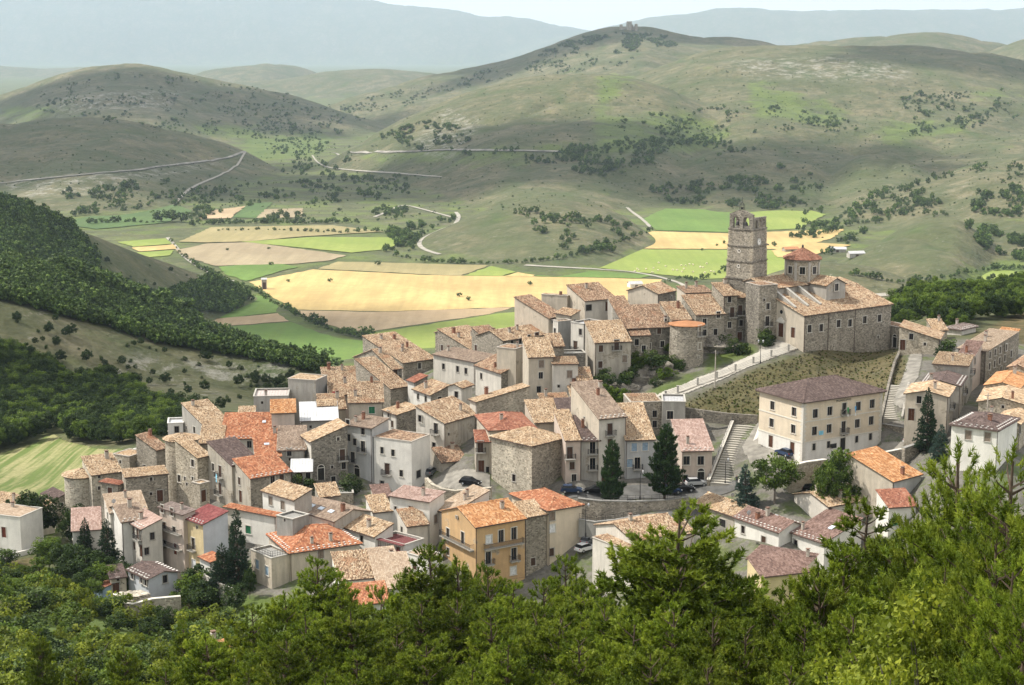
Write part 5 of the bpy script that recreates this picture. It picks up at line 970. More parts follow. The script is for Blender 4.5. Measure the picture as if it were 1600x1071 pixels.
# ---------------------------------------------------------------- bell tower
H('grey stone block with flat sloping top at the foot of the bell tower', (1187, 447, 357), 1166, 1215, 24, 'flat', 'tile_old', 'stone_dark', 'stone_grey', win='1194 469 t; 1200 479 w; 1199 502 b; 1198 523 a', ch=0, name='tower_house', cat='house', group=None)
simple('clock_white', (.75, .74, .70), .5, .05)
def bell_tower():
    al = R_(52); C = P(1175, 437, 365); S0 = 6.7; ca, sa = math.cos(al), math.sin(al); gz = float(ground(C.x, C.y)) - 1; root = empty('bell_tower', (C.x, C.y, gz), al)
    tag(root, 'tall square stone bell tower with open belfry beside the church', 'bell tower')
    zs = [P(1175, v, 365).z - gz for v in (437, 410, 386, 360)]; zt = [0] + zs
    cut = lambda z: .28 * max(0, z - zs[0]) / (zs[-1] - zs[0])
    for k in range(4):
        b = MB(); i0, i1 = cut(zt[k]), cut(zt[k + 1]); z0, z1 = zt[k], zt[k + 1]
        lo = [(i0, i0, z0), (S0 - i0, i0, z0), (S0 - i0, S0 - i0, z0), (i0, S0 - i0, z0)]; hi = [(i1, i1, z1), (S0 - i1, i1, z1), (S0 - i1, S0 - i1, z1), (i1, S0 - i1, z1)]
        for q in range(4): b.quad([lo[q], lo[(q + 1) % 4], hi[(q + 1) % 4], hi[q]])
        b.quad(hi); w = b.build('shaft', 'stone_grey' if k else 'stone_dark', root)
        c = MB(); e = .22
        c.box(i1 - e, S0 - i1 + e, i1 - e, S0 - i1 + e, z1 - .12, z1 + .14); c.box(i1 - e / 2, S0 - i1 + e / 2, i1 - e / 2, S0 - i1 + e / 2, z1 - .34, z1 - .122); c.build('cornice', 'stone_dark', root)
        if k:   # quoins: pale corner stones
            z = z0 + .2; j = 0
            while z < z1 - .55:
                for cx, cy, dx, dy in ((i0, i0, 1, 1), (S0 - i0, i0, -1, 1), (i0, S0 - i0, 1, -1)):
                    lx, ly = (.85, .5) if j % 2 else (.5, .85); m = MB(); x0, x1 = sorted((cx - dx * .035, cx + dx * lx)); y0, y1 = sorted((cy - dy * .035, cy + dy * ly)); m.box(x0, x1, y0, y1, z, z + .36); m.build('quoin', 'stone_warm', w)
                z += .40; j += 1
    T = zs[-1] + .14; i = .32
    bf = MB(); th = .55
    def arcade(o, d, nrm, L, h, gable, nop):
        """wall with arched openings"""
        o = Vector(o); d = Vector(d); nrm = Vector(nrm); pw = L / (nop * 2 + 1) * .8; ow = (L - pw * (nop + 1)) / nop; hs = h * .62
        def bx(x0, x1, z0, z1):
            q = [o + d * x0, o + d * x1, o + d * x1 - nrm * th, o + d * x0 - nrm * th]; bf.V += [(p.x, p.y, z) for z in (z0, z1) for p in q]; n0 = len(bf.V) - 8
            for f in ((0, 3, 2, 1), (4, 5, 6, 7), (0, 1, 5, 4), (1, 2, 6, 5), (2, 3, 7, 6), (3, 0, 4, 7)): bf.F.append(tuple(n0 + k for k in f)); bf.mi.append(0)
        for k in range(nop + 1): bx(k * (pw + ow), k * (pw + ow) + pw, T, T + hs)
        for k in range(nop):
            x0 = k * (pw + ow) + pw; r = ow / 2; n = 8
            for face in (0, -th):
                pts = [o + d * (x0 + r - r * math.cos(math.pi * j / n)) + nrm * face + Vector((0, 0, T + hs - o.z + min(r * math.sin(math.pi * j / n), h * .3))) for j in range(n + 1)]
                for j in range(n):
                    a, c = pts[j], pts[j + 1]; bf.quad([a, c, (c.x, c.y, T + h * .97), (a.x, a.y, T + h * .97)])
            for j in range(n):
                zz = lambda jj: T + hs + min(r * math.sin(math.pi * jj / n), h * .3); xx = lambda jj: x0 + r - r * math.cos(math.pi * jj / n)
                a = o + d * xx(j); c = o + d * xx(j + 1); a2 = a - nrm * th; c2 = c - nrm * th
                bf.quad([(a.x, a.y, zz(j)), (c.x, c.y, zz(j + 1)), (c2.x, c2.y, zz(j + 1)), (a2.x, a2.y, zz(j))])
        for k in range(nop + 1): bx(k * (pw + ow) + .001, k * (pw + ow) + pw - .001, T + hs, T + h * .97)
        bx(-.08, L + .08, T + h * .97, T + h * 1.05)
        if gable:
            q = [o, o + d * L, o + d * (L * .62), o + d * (L * .38)]; zz = [T + h * 1.05, T + h * 1.05, T + h * 1.05 + gable, T + h * 1.05 + gable]
            f = [(p.x, p.y, z) for p, z in zip(q, zz)]; g = [(p.x - nrm.x * th, p.y - nrm.y * th, z) for p, z in zip(q, zz)]; bf.quad(f); bf.quad(g[::-1])
            for k in range(4): bf.quad([f[k], f[(k + 1) % 4], g[(k + 1) % 4], g[k]])
    L = S0 - 2 * i
    arcade((i, S0 - i, 0), (0, -1, 0), (-1, 0, 0), L, 3.1, .9, 2); arcade((i + th + .01, i, 0), (1, 0, 0), (0, -1, 0), L - th, 2.35, 0, 3)
    arcade((S0 - i, i + th + .01, 0), (0, 1, 0), (1, 0, 0), L - th, 2.0, 0, 2); arcade((S0 - i - .01, S0 - i, 0), (-1, 0, 0), (0, 1, 0), L - th - .02, 3.0, 0, 2)
    bf.build('belfry', 'stone_dark', root)
    # bells, iron cage with small bell and cross
    for y in (2.2, 4.4):
        m = MB(); m.lathe([(.48, T + .7), (.42, T + .85), (.3, T + 1.3), (.2, T + 1.5), (.04, T + 1.56)], 12, (i + .3, y)); m.build('bell', 'iron', root, smooth=True)
    m = MB(); cx, cy, zc = i + .5, S0 * .52, T + 4.1
    for k in range(6):
        a = 2 * math.pi * k / 6; p = Vector((cx + .55 * math.cos(a), cy + .55 * math.sin(a), zc)); m.tube(p, p + Vector((0, 0, 1.2)), .045, n=4); m.tube(p + Vector((0, 0, 1.2)), (cx, cy, zc + 1.9), .045, n=4)
        p2 = Vector((cx + .55 * math.cos(a + 1.047), cy + .55 * math.sin(a + 1.047), zc)); m.tube(p + Vector((0, 0, .6)), p2 + Vector((0, 0, .6)), .035, n=4); m.tube(p + Vector((0, 0, 1.2)), p2 + Vector((0, 0, 1.2)), .035, n=4)
    m.tube((cx, cy, zc + 1.9), (cx, cy, zc + 3.0), .045, n=4); m.tube((cx - .35, cy, zc + 2.6), (cx + .35, cy, zc + 2.6), .04, n=4); m.lathe([(.3, zc + .2), (.25, zc + .45), (.08, zc + .75)], 8, (cx, cy)); m.build('iron_cage', 'iron', root)
    # railing on the lower corner
    m = MB()
    for k in range(8): m.tube((S0 - .1, .3 + k * .75, T), (S0 - .1, .3 + k * .75, T + 1.0), .02, n=4)
    m.tube((S0 - .1, .3, T + 1), (S0 - .1, S0 - .3, T + 1), .025, n=4); m.build('railing', 'iron', root)
    # clock on the right face, round holes on the left face
    zc = P(1188, 379.5, 366).z - gz; xk = 2.9
    cl = MB(); n = 20; r = .72
    ring = lambda rr, y: [(xk + rr * math.cos(2 * math.pi * k / n), y, zc + rr * math.sin(2 * math.pi * k / n)) for k in range(n)]
    cl.quad(ring(r, .02)); cl.build('clock_face', 'clock_white', root)
    cr = MB(); a, c = ring(r + .16, -.03), ring(r, -.03); a2, c2 = ring(r + .16, .3), ring(r, .05)
    for k in range(n): j = (k + 1) % n; cr.quad([a[k], a[j], c[j], c[k]]); cr.quad([a[k], a2[k], a2[j], a[j]]); cr.quad([c[k], c[j], c2[j], c2[k]])
    cr.build('clock_rim', 'surround_grey', root)
    for k in range(12):
        t = MB(); aa = 2 * math.pi * k / 12; t.box(xk + .58 * math.cos(aa) - .04, xk + .58 * math.cos(aa) + .04, -.005, .018, zc + .58 * math.sin(aa) - .04, zc + .58 * math.sin(aa) + .04); t.build('hour_mark', 'iron', root)
    for ang, ln in ((1.2, .5), (.2, .34)):
        hd = MB(); hd.tube((xk, -.012, zc), (xk + ln * math.cos(ang), -.012, zc + ln * math.sin(ang)), .03, .015, 4); hd.build('clock_hand', 'iron', root)
    for v in (392, 415.5):
        z = P(1158, v, 368).z - gz; o = MB(); y = 3.6
        ringL = lambda rr, x: [(x, y - rr * math.cos(2 * math.pi * k / 12), z + rr * math.sin(2 * math.pi * k / 12)) for k in range(12)]
        x0 = cut(z); a, c, c2 = ringL(.48, x0 - .06), ringL(.27, x0 - .06), ringL(.27, x0 + .02)
        for k in range(12): j = (k + 1) % 12; o.quad([a[k], a[j], c[j], c[k]], 0); o.quad([c[k], c[j], c2[j], c2[k]], 0)
        o.quad(ringL(.275, x0 + .0), 1); o.build('round_window', ['surround', 'glass'], root)
bell_tower()
# ---------------------------------------------------------------- church
def church():
    al = R_(36); ca, sa = math.cos(al), math.sin(al); C = P(1257, 493, 352); wC = C.y * CP - (C.z - CAMZ) * SP; a = (1393 - CU) / F_PX; W = (a * wC - C.x) / (ca - a * sa * CP); D = 10.4
    gz = float(min(ground(C.x, C.y), ground(C.x + W * ca, C.y + W * sa))) - 1.0; root = empty('church', (C.x, C.y, gz), al); tag(root, 'long stone church with tan roofs and octagonal dome drum', 'church')
    loc = lambda x, y: (C.x + x * ca - y * sa, C.y + x * sa + y * ca)
    def zat(v, x, y): return P(0, v, loc(x, y)[1]).z - gz
    He = C.z - gz; tp = math.tan(R_(17)); zl = He + D * tp
    # openings of the long right wall and the short facade, from the photograph
    holesR, holesL, items = [], [], []
    def pixR(u, v): a = (u - CU) / F_PX; x = (a * wC - C.x) / (ca - a * sa * CP); return x, P(u, v, C.y + x * sa).z - gz
    def pixL(u, v): a = (u - CU) / F_PX; y = (a * wC - C.x) / (-sa - a * ca * CP); return y, P(u, v, C.y + y * ca).z - gz
    for u, v, t in ((1265.7, 514, 'V'), (1284, 512.5, 'V'), (1311, 506, 'V'), (1329, 505, 'V'), (1352, 500, 'V'), (1375, 497.5, 'V'), (1374, 527, 's')):
        x, z = pixR(u, v); items.append(('R', x, z, t)); holesR.append((x, z, *WTYPES[t][:2]))
    for u, v, t in ((1221, 516, 'D'), (1240, 520, 'd')):
        y, z = pixL(u, v); items.append(('L', y, z, t)); holesL.append((y, z, *WTYPES[t][:2]))
    b = MB(); wall_face(b, (0, 0, 0), (1, 0, 0), (0, -1, 0), W, He, He, holesR, 0); wall_face(b, (0, D, 0), (0, -1, 0), (-1, 0, 0), D, zl, He, [(D - x, z, w, h) for x, z, w, h in holesL], 1); wall_face(b, (W, 0, 0), (0, 1, 0), (1, 0, 0), D, He, zl, [], 0)
    # nave and east block as one wall mass behind the aisle
    nz = zl + 1.5; x_n, y_n = 12.0, 11.0
    def blk(x0, x1, y0, y1, z, ridge=None, axis='x'):
        wall_face(b, (x0, y0, 0), (1, 0, 0), (0, -1, 0), x1 - x0, z, z, [], 2, ((x1 - x0) / 2, ridge) if ridge and axis == 'y' else None); wall_face(b, (x0, y1, 0), (0, -1, 0), (-1, 0, 0), y1 - y0, z, z, [], 2, ((y1 - y0) / 2, ridge) if ridge and axis == 'x' else None)
        wall_face(b, (x1, y0, 0), (0, 1, 0), (1, 0, 0), y1 - y0, z, z, [], 2, ((y1 - y0) / 2, ridge) if ridge and axis == 'x' else None); wall_face(b, (x1, y1, 0), (-1, 0, 0), (0, 1, 0), x1 - x0, z, z, [], 2, ((x1 - x0) / 2, ridge) if ridge and axis == 'y' else None)
    blk(-.6, x_n, D + .01, D + y_n, nz, nz + y_n / 2 * tp)
    tx0, tx1, ty0, ty1 = 12.0, 18.2, 5.0, D + y_n - 1; tz = zl + 1.9; blk(tx0, tx1, ty0, ty1, tz, tz + 3.1 * .45, 'y'); blk(18.21, W - .02, D + .02, D + 6, zl + .1)
    b.build('wall', ['stone_grey', 'plaster_beige', 'plaster_grey'], root)
    q = math.hypot(1, tp); eR = (1, 0, 0); o = .35
    roofs = []
    rf = roof_part(root, [((0, -o, He - o * tp), eR, (0, 1 / q, tp / q), (D + o) * q, (-o, -o), (W + o, W + o))], [], 'tile_tan'); rf.name = 'aisle_roof'
    Ls = (y_n / 2 + o) * q; z0 = nz - o * tp; yc = D + y_n / 2
    rn = roof_part(root, [((0, D - o, z0), eR, (0, 1 / q, tp / q), Ls, (-1, -1), (x_n, x_n)), ((x_n, D + y_n + o, z0), (-1, 0, 0), (0, -1 / q, tp / q), Ls, (0, 0), (x_n + 1, x_n + 1))], [((-1, yc, nz + y_n / 2 * tp), (x_n, yc, nz + y_n / 2 * tp))], 'tile_tan'); rn.name = 'nave_roof'
    t2 = .45; q2 = math.hypot(1, t2); hw = (tx1 - tx0) / 2; Lt = (hw + o) * q2; zt0 = tz - o * t2
    rt = roof_part(root, [((tx0 - o, ty1, zt0), (0, -1, 0), (1 / q2, 0, t2 / q2), Lt, (0, 0), (ty1 - ty0 + .3,) * 2), ((tx1 + o, ty0, zt0), (0, 1, 0), (-1 / q2, 0, t2 / q2), Lt, (-.3, -.3), (ty1 - ty0,) * 2)], [((tx0 + hw, ty0 - .3, tz + hw * t2), (tx0 + hw, ty1, tz + hw * t2))], 'tile_tan'); rt.name = 'transept_roof'
    re = roof_part(root, [((18.3, D - .1, zl + .05), eR, (0, 1 / q, tp * .6 / q), 6.3, (0, 0), (W - 18, W - 18))], [], 'tile_tan'); re.name = 'choir_roof'
    # three sloping buttress walls on the aisle roof
    for x in (.4, 4.3, 8.3):
        m = MB(); y0, y1 = 3.4, D + .01; zr = lambda y: He + y * tp
        pr = [(y0, zr(y0)), (y1, zr(y1)), (y1, zr(y1) + 1.45), (y0, zr(y0) + .25)]; A = [(x, p[0], p[1]) for p in pr]; B = [(x + .5, p[0], p[1]) for p in pr]
        m.quad(A); m.quad(B[::-1])
        for k in range(4): m.quad([A[k], A[(k + 1) % 4], B[(k + 1) % 4], B[k]])
        bo = m.build('buttress', 'plaster_grey', root); m = MB(); A = [(x - .08, y0 - .1, zr(y0) + .25), (x + .58, y0 - .1, zr(y0) + .25), (x + .58, y1, zr(y1) + 1.46), (x - .08, y1, zr(y1) + 1.46)]; B = [(p[0], p[1], p[2] + .14) for p in A]
        m.quad(A[::-1]); m.quad(B)
        for k in range(4): m.quad([A[k], A[(k + 1) % 4], B[(k + 1) % 4], B[k]])
        m.build('coping', 'surround_grey', bo)
    # transept window with pale surround, drum with windows and roof
    wm, gm = wmesh('V'); wo = link_obj('window', wm, root, (tx0 + hw, ty0 - .24, tz - .7), 0.0); link_obj('pane', gm, wo)
    cx, cy, r = 13.6, 14.2, 4.0; zb = tz - .5; zd = zat(404, cx, cy) - .0; m = MB(); n8 = [(cx + r * math.cos(math.pi / 8 + k * math.pi / 4), cy + r * math.sin(math.pi / 8 + k * math.pi / 4)) for k in range(8)]; m.prism(n8, zb, zd); dr = m.build('drum', 'stone_warm', root)
    m = MB(); m.prism([(cx + (x - cx) * 1.08, cy + (y - cy) * 1.08) for x, y in n8], zd - .45, zd - .1); m.build('cornice', 'stone_grey', dr)
    for k in range(8):
        m = MB(); x, y = n8[k]; m.box(x - .22, x + .22, y - .22, y + .22, zb, zd - .46); m.build('pilaster', 'surround_grey', dr)
    for k in range(8):
        am = k * math.pi / 4; ap = r * math.cos(math.pi / 8); wm, gm = wmesh('V'); t = link_obj('window', wm, dr, (cx + (ap + .2) * math.cos(am), cy + (ap + .2) * math.sin(am), (zb + zd) / 2 + .4), am + math.pi / 2); link_obj('pane', gm, t)
    acc = dict(V=[], F=[], n=0); ro = r * 1.17; za = zat(388, cx, cy); m = MB(); e8 = [(cx + ro * math.cos(math.pi / 8 + k * math.pi / 4), cy + ro * math.sin(math.pi / 8 + k * math.pi / 4)) for k in range(8)]
    for k in range(8): j = (k + 1) % 8; m.quad([(*e8[k], zd), (*e8[j], zd), (cx, cy, za)])
    m.quad([(*p, zd) for p in e8][::-1]); dro = m.build('dome_roof', 'under_roof', root)
    for k in range(8):
        am = (k + 1) * math.pi / 4; ap = ro * math.cos(math.pi / 8); rise = za - zd; ll = math.hypot(ap, rise); half = ro * math.sin(math.pi / 8); s = (-math.cos(am) * ap / ll, -math.sin(am) * ap / ll, rise / ll); e = (-math.sin(am), math.cos(am), 0); nn = np.cross(e, s)
        tile_plane(acc, (cx + ap * math.cos(am), cy + ap * math.sin(am), zd + .03), e, s, nn, ll, (-half, -.02), (half, .02), .27, .36, .3, .06)
        cap_line(acc, (*e8[k], zd + .02), (cx, cy, za))
    t = link_obj('roof_tiles', mesh('roof_tiles', np.concatenate(acc['V']), np.concatenate(acc['F']), 'tile_dome'), dro); t['kind'] = 'stuff'
    m = MB(); m.lathe([(.3, za - .1), (.2, za + .3), (.28, za + .5), (.02, za + .9)], 8, (cx, cy)); m.build('finial', 'iron', dro)
    for face, x, z, t in items:
        wm, gm = wmesh(t); o_ = link_obj('door' if t in 'dD' else 'window', wm, root, (x, 0, z) if face == 'R' else (0, x, z), 0.0 if face == 'R' else -math.pi / 2); link_obj('leaf' if gm.name.startswith('leaf') else 'pane', gm, o_)
    # portal pediment and oculus
    y, z = pixL(1221, 516); m = MB(); m.box(-.3, .0, y - 1.25, y + 1.25, z + 1.75, z + 2.05); m.prism([(0, 0), (0, 0), (0, 0)], 0, 0) if False else None
    pt = [(-.25, y - 1.2, z + 2.06), (-.25, y + 1.2, z + 2.06), (-.25, y + .5, z + 2.75), (-.25, y, z + 2.95), (-.25, y - .5, z + 2.75)]; bk = [(0.0, *p[1:]) for p in pt]; m.quad(pt); [m.quad([pt[k], bk[k], bk[(k + 1) % 5], pt[(k + 1) % 5]]) for k in range(5)]; m.build('portal_pediment', 'surround', root)
    m = MB(); m.quad([(-.03, y - .45 * math.cos(k * math.pi / 6), z + 4.1 + .45 * math.sin(k * math.pi / 6)) for k in range(12)]); m.build('oculus', 'glass', root)
    m = MB()
    for x in (.1, 7.6, 16.2): m.tube((x, -.12, 0), (x, -.12, He - .2), .06, n=5)
    m.tube((-o, -o - .05, He - o * tp - .1), (W + o, -o - .05, He - o * tp - .1), .08, n=5); m.build('gutter', 'gutter', root)
    HOUSES.append(dict(fp=[loc(0, 0), loc(W, 0), loc(W, D + y_n), loc(0, D + y_n)]))
church()
# small castle ruin on the far hilltop and farm buildings in the valley
w, _ = hit([983], [46.5], 3000); w = w[0]; rt = empty('castle_ruin', (w[0], w[1], w[2] - 8)); tag(rt, 'tiny ruined castle on the far hilltop', 'castle')
for x, y, sx, h in ((0, 0, 9, 34), (-26, 4, 5, 24), (22, -4, 5, 26), (10, 20, 5, 24)):
    m = MB(); m.lathe([(sx * 1.1, 0), (sx, h * .9), (sx * .9, h)], 8, (x, y)); m.build('tower', 'stone_grey', rt)
m = MB(); m.box(-30, 26, 0, 3, 0, 17); m.box(-30, -27, 3, 22, 0, 15); m.build('curtain_wall', 'stone_grey', rt)
w, _ = hit([1053], [50], 3000); w = w[0]; m = MB(); m.lathe([(9, -3), (9, 9), (8, 11), (1, 17)], 8); tag(m.build('hill_chapel', 'stone_grey', loc=tuple(w)), 'tiny octagonal chapel on the ridge right of the castle ruin', 'chapel')
def barn(u, v, sx, sy, h, rz, wall, roof, label, nm='barn'):
    w, _ = hit([u], [v], 500); w = w[0]; rt = empty(nm, tuple(w), rz); tag(rt, label, 'barn'); m = MB(); m.box(-sx, sx, -sy, sy, -1, h); m.quad([(-sx, -sy, h), (-sx, sy, h), (-sx, 0, h + sy * .5)][::-1]); m.quad([(sx, -sy, h), (sx, sy, h), (sx, 0, h + sy * .5)]); m.build('wall', wall, rt)
    m = MB(); e = .5; m.quad([(-sx - e, -sy - e, h - .1), (sx + e, -sy - e, h - .1), (sx + e, 0, h + sy * .5 + .1), (-sx - e, 0, h + sy * .5 + .1)]); m.quad([(sx + e, sy + e, h - .1), (-sx - e, sy + e, h - .1), (-sx - e, 0, h + sy * .5 + .1), (sx + e, 0, h + sy * .5 + .1)]); m.build('roof', roof, rt)
    m = MB(); m.box(-1.4, 1.4, -sy - .06, -sy - .01, 0, h * .7); m.build('door', 'shutter_brown', rt)
barn(992, 449, 6, 4, 3.5, .3, 'plaster_white', 'roof_grey', 'small white farm shed in the golden field left of the church')
barn(413, 452, 2.2, 2.2, 9, .2, 'plaster_grey', 'roof_grey', 'lone small grey tower hut by the hedge at left', 'field_hut')
barn(1308, 394, 9, 4, 3.5, -.1, 'plaster_grey', 'roof_grey', 'long pale-roofed barn behind the church dome')
barn(1337, 401, 8, 4, 3.5, .2, 'plaster_grey', 'roof_grey', 'small pale barn right of the long pale-roofed barn')
barn(1235, 394, 8, 4, 3.5, .3, 'stone_grey', 'roof_rust', 'brown farm building left of the dome on the valley floor')
# ---------------------------------------------------------------- streets, terraces, walls, stairs
def drape(name, label, pix, matn, lift=.12, res=.35, ymin=200):
    w, _ = hit([p[0] for p in pix], [p[1] for p in pix], ymin); xx = np.arange(w[:, 0].min(), w[:, 0].max(), res); yy = np.arange(w[:, 1].min(), w[:, 1].max(), res)
    X, Y = np.meshgrid(xx, yy, indexing='ij'); ins = in_poly(X, Y, [tuple(p[:2]) for p in w]); Z = ground(X, Y) + lift
    ix = np.arange(X.size).reshape(X.shape); ok = ins[:-1, :-1] | ins[1:, 1:]; fq = np.stack([ix[:-1, :-1], ix[1:, :-1], ix[1:, 1:], ix[:-1, 1:]], -1)[ok]; used, inv = np.unique(fq, return_inverse=True)
    return tag(link_obj(name, mesh(name, np.stack([X, Y, Z], -1).reshape(-1, 3)[used], inv.reshape(-1, 4), matn)), label, kind='structure')
drape('church_square', 'pale paved square and ramp in front of the church', [(1022, 622), (1058, 606), (1100, 588), (1150, 567), (1186, 551), (1192, 541), (1214, 531), (1256, 527), (1290, 523), (1330, 519), (1330, 525), (1285, 531), (1262, 541), (1232, 552), (1200, 563), (1150, 583), (1100, 604), (1062, 619)], 'stone_paving', .15)
drape('town_hall_square', 'pale paved square around the town hall', [(1180, 735), (1160, 700), (1185, 660), (1190, 700), (1256, 724), (1378, 694), (1440, 690), (1400, 708), (1290, 728), (1240, 735)], 'street_stone')
drape('street', 'grey street with parked cars in front of the blue-shuttered house', [(880, 782), (885, 770), (960, 764), (1060, 760), (1118, 757), (1165, 748), (1180, 755), (1120, 775), (1060, 782), (960, 788)], 'asphalt', .14)
drape('lower_street', 'dark lower street below the retaining wall', [(905, 835), (910, 815), (1000, 810), (1060, 800), (1090, 800), (1060, 822), (980, 835), (930, 850)], 'asphalt', .12)
drape('yard', 'small paved yard with a black car beside the bare stone house', [(672, 752), (700, 742), (768, 745), (768, 764), (720, 768), (685, 762)], 'street_stone', .14)
drape('alley', 'stone alley climbing right of the grassy bank', [(1392, 630), (1408, 600), (1416, 575), (1424, 552), (1440, 545), (1440, 560), (1434, 590), (1420, 612), (1412, 640)], 'street_stone', .14)
def pt(u, v, Y=None):
    if Y: return P(u, v, Y)
    w, _ = hit([u], [v], 200); return Vector(w[0])
def wall_line(name, label, pts, h, t, matn, cat='wall', cope=None, up=0.0, group=None):
    """retaining or garden wall along a line of top points"""
    pts = [Vector(p) + Vector((0, 0, up)) for p in pts]; c = pts[0].copy(); c.z -= h; root = empty(name, c); tag(root, label, cat, group)
    L, Rr = [], []
    for i, p in enumerate(pts):
        a = pts[max(i - 1, 0)]; b_ = pts[min(i + 1, len(pts) - 1)]; d = (b_ - a); d.z = 0; d.normalize(); nn = Vector((-d.y, d.x, 0)) * t / 2; L.append(p + nn - c); Rr.append(p - nn - c)
    def strip(e, z0, z1, nm, mt):
        m = MB(); dz0, dz1 = Vector((0, 0, z0)), Vector((0, 0, z1))
        ex = lambda A, B, i: (A[i] + (A[i] - B[i]).normalized() * e)
        for i in range(len(pts) - 1):
            a, b_ = ex(L, Rr, i), ex(L, Rr, i + 1); c_, d_ = ex(Rr, L, i), ex(Rr, L, i + 1)
            m.quad([a + dz0, b_ + dz0, b_ + dz1, a + dz1][::-1]); m.quad([c_ + dz0, d_ + dz0, d_ + dz1, c_ + dz1]); m.quad([a + dz1, c_ + dz1, d_ + dz1, b_ + dz1]); m.quad([a + dz0, b_ + dz0, d_ + dz0, c_ + dz0])
        for i in (0, len(pts) - 1): a, c_ = ex(L, Rr, i), ex(Rr, L, i); m.quad([a + dz0, c_ + dz0, c_ + dz1, a + dz1])
        m.build(nm, mt, root)
    strip(0, -h, 0, 'masonry', matn)
    if cope: strip(.07, .003, .14, 'coping', cope)
    return root, pts
def rail_on(name, label, pts, h=1.0, step=.9, matn='rail_grey', posts=None, cat='railing', bars=True):
    """posts and rails along 3-D points"""
    pts = [Vector(p) for p in pts]; root = empty(name, pts[0]); tag(root, label, cat); o = pts[0]; seg = [(pts[i + 1] - pts[i]).length for i in range(len(pts) - 1)]; T = sum(seg); n = max(2, int(T / step)); res = []
    for k in range(n + 1):
        s = T * k / n; i = 0
        while i < len(seg) - 1 and s > seg[i]: s -= seg[i]; i += 1
        res.append(pts[i].lerp(pts[i + 1], min(1, s / seg[i])) - o)
    for p in res: m = MB(); m.tube(p, p + Vector((0, 0, h)), .03, n=5); m.build('post', matn, root)
    for zz in ((h, h * .55, h * .15) if bars else (h,)):
        m = MB()
        for i in range(len(res) - 1): m.tube(res[i] + Vector((0, 0, zz)), res[i + 1] + Vector((0, 0, zz)), .025, n=4)
        m.build('rail', matn, root)
    return root
# ramp balustrade: stone posts with rails
bal = [(1040, 622), (1059, 614), (1090, 602), (1120, 591.5), (1149, 580), (1177, 568.5), (1205, 558), (1232, 549), (1258, 540), (1284, 530), (1309, 526.5), (1332, 523)]
bp = [pt(u, v) + Vector((0, 0, .15)) for u, v in bal]; rt = empty('balustrade', bp[0]); tag(rt, 'stone-posted balustrade along the ramp to the church', 'balustrade')
for p in bp: m = MB(); q = p - bp[0]; m.box(q.x - .2, q.x + .2, q.y - .2, q.y + .2, q.z - .3, q.z + 1.25); m.box(q.x - .27, q.x + .27, q.y - .27, q.y + .27, q.z + 1.25, q.z + 1.4); m.build('post', 'surround_grey', rt)
for z in (.35, .65, .95):
    m = MB(); [m.tube(bp[i] - bp[0] + Vector((0, 0, z)), bp[i + 1] - bp[0] + Vector((0, 0, z)), .03, n=4) for i in range(len(bp) - 1)]; m.build('rail', 'rail_grey', rt)
wall_line('ramp_wall', 'dark low retaining wall along the outer edge of the church ramp', [p + Vector((.25, -.45, -.05)) for p in bp], 1.6, .4, 'stone_dark')
# lower staircase beside the town hall
A, B = P(1131, 757, 295.5), P(1167, 664, 317.5); gA, gB = A, B; d = B - A; hd = Vector((d.x, d.y, 0)); run = hd.length; hd.normalize(); rd = Vector((hd.y, -hd.x, 0)); ns = 26
st = empty('staircase', A, math.atan2(hd.y, hd.x) - math.pi / 2); tag(st, 'long pale stone staircase climbing between pink-roofed house and town hall', 'staircase')
for k in range(ns):
    m = MB(); w = 2.55 + .0 * k; z = d.z * k / ns; m.box(-w, w, run * k / ns, run * (k + 1) / ns + .03, z - 1.6, z + .12); m.box(-w - .03, w + .03, run * k / ns - .08, run * k / ns + .1, z + .121, z + .17); m.build('step', 'stone_paving', st)
for sx, nm in ((-1, 'left'), (1, 'right')):
    wall_line('stair_wall', 'stone parapet on the %s side of the long staircase' % nm, [A + rd * sx * 2.95 + d * (k / 6) for k in range(7)], 4.0, .5, 'stone_grey' if sx < 0 else 'stone_warm', cope='surround', up=.55)
rail_on('stair_railing', 'dark iron railing on the left parapet of the long staircase', [A + rd * -2.95 + d * (k / 4) + Vector((0, 0, .7)) for k in range(5)], .9, 1.6, 'iron')
# upper flight at right
A2, B2 = P(1393, 656, 312), P(1404, 602, 329); d2 = B2 - A2; h2 = Vector((d2.x, d2.y, 0)); r2 = h2.length; h2.normalize(); st = empty('staircase', A2, math.atan2(h2.y, h2.x) - math.pi / 2); tag(st, 'steep stone steps right of the grassy bank', 'staircase')
for k in range(20): m = MB(); z = d2.z * k / 20; m.box(-1.6, 1.6, r2 * k / 20, r2 * (k + 1) / 20 + .03, z - 1.5, z + .12); m.box(-1.62, 1.62, r2 * k / 20 - .07, r2 * k / 20 + .08, z + .121, z + .16); m.build('step', 'stone_paving', st)
rr2 = Vector((h2.y, -h2.x, 0)); wall_line('stair_wall', 'stone wall between the grassy bank and the steep steps', [A2 - rr2 * 2 + d2 * (k / 4) for k in range(5)] + [pt(1412, 570) + Vector((-2, 0, .3)), pt(1420, 552) + Vector((-2, 0, .3))], 3.0, .5, 'stone_dark', up=.4)
wall_line('stair_wall', 'pale wall on the outer side of the steep steps', [A2 + rr2 * 2 + d2 * (k / 4) for k in range(5)], 3.0, .4, 'plaster_grey', up=.8)
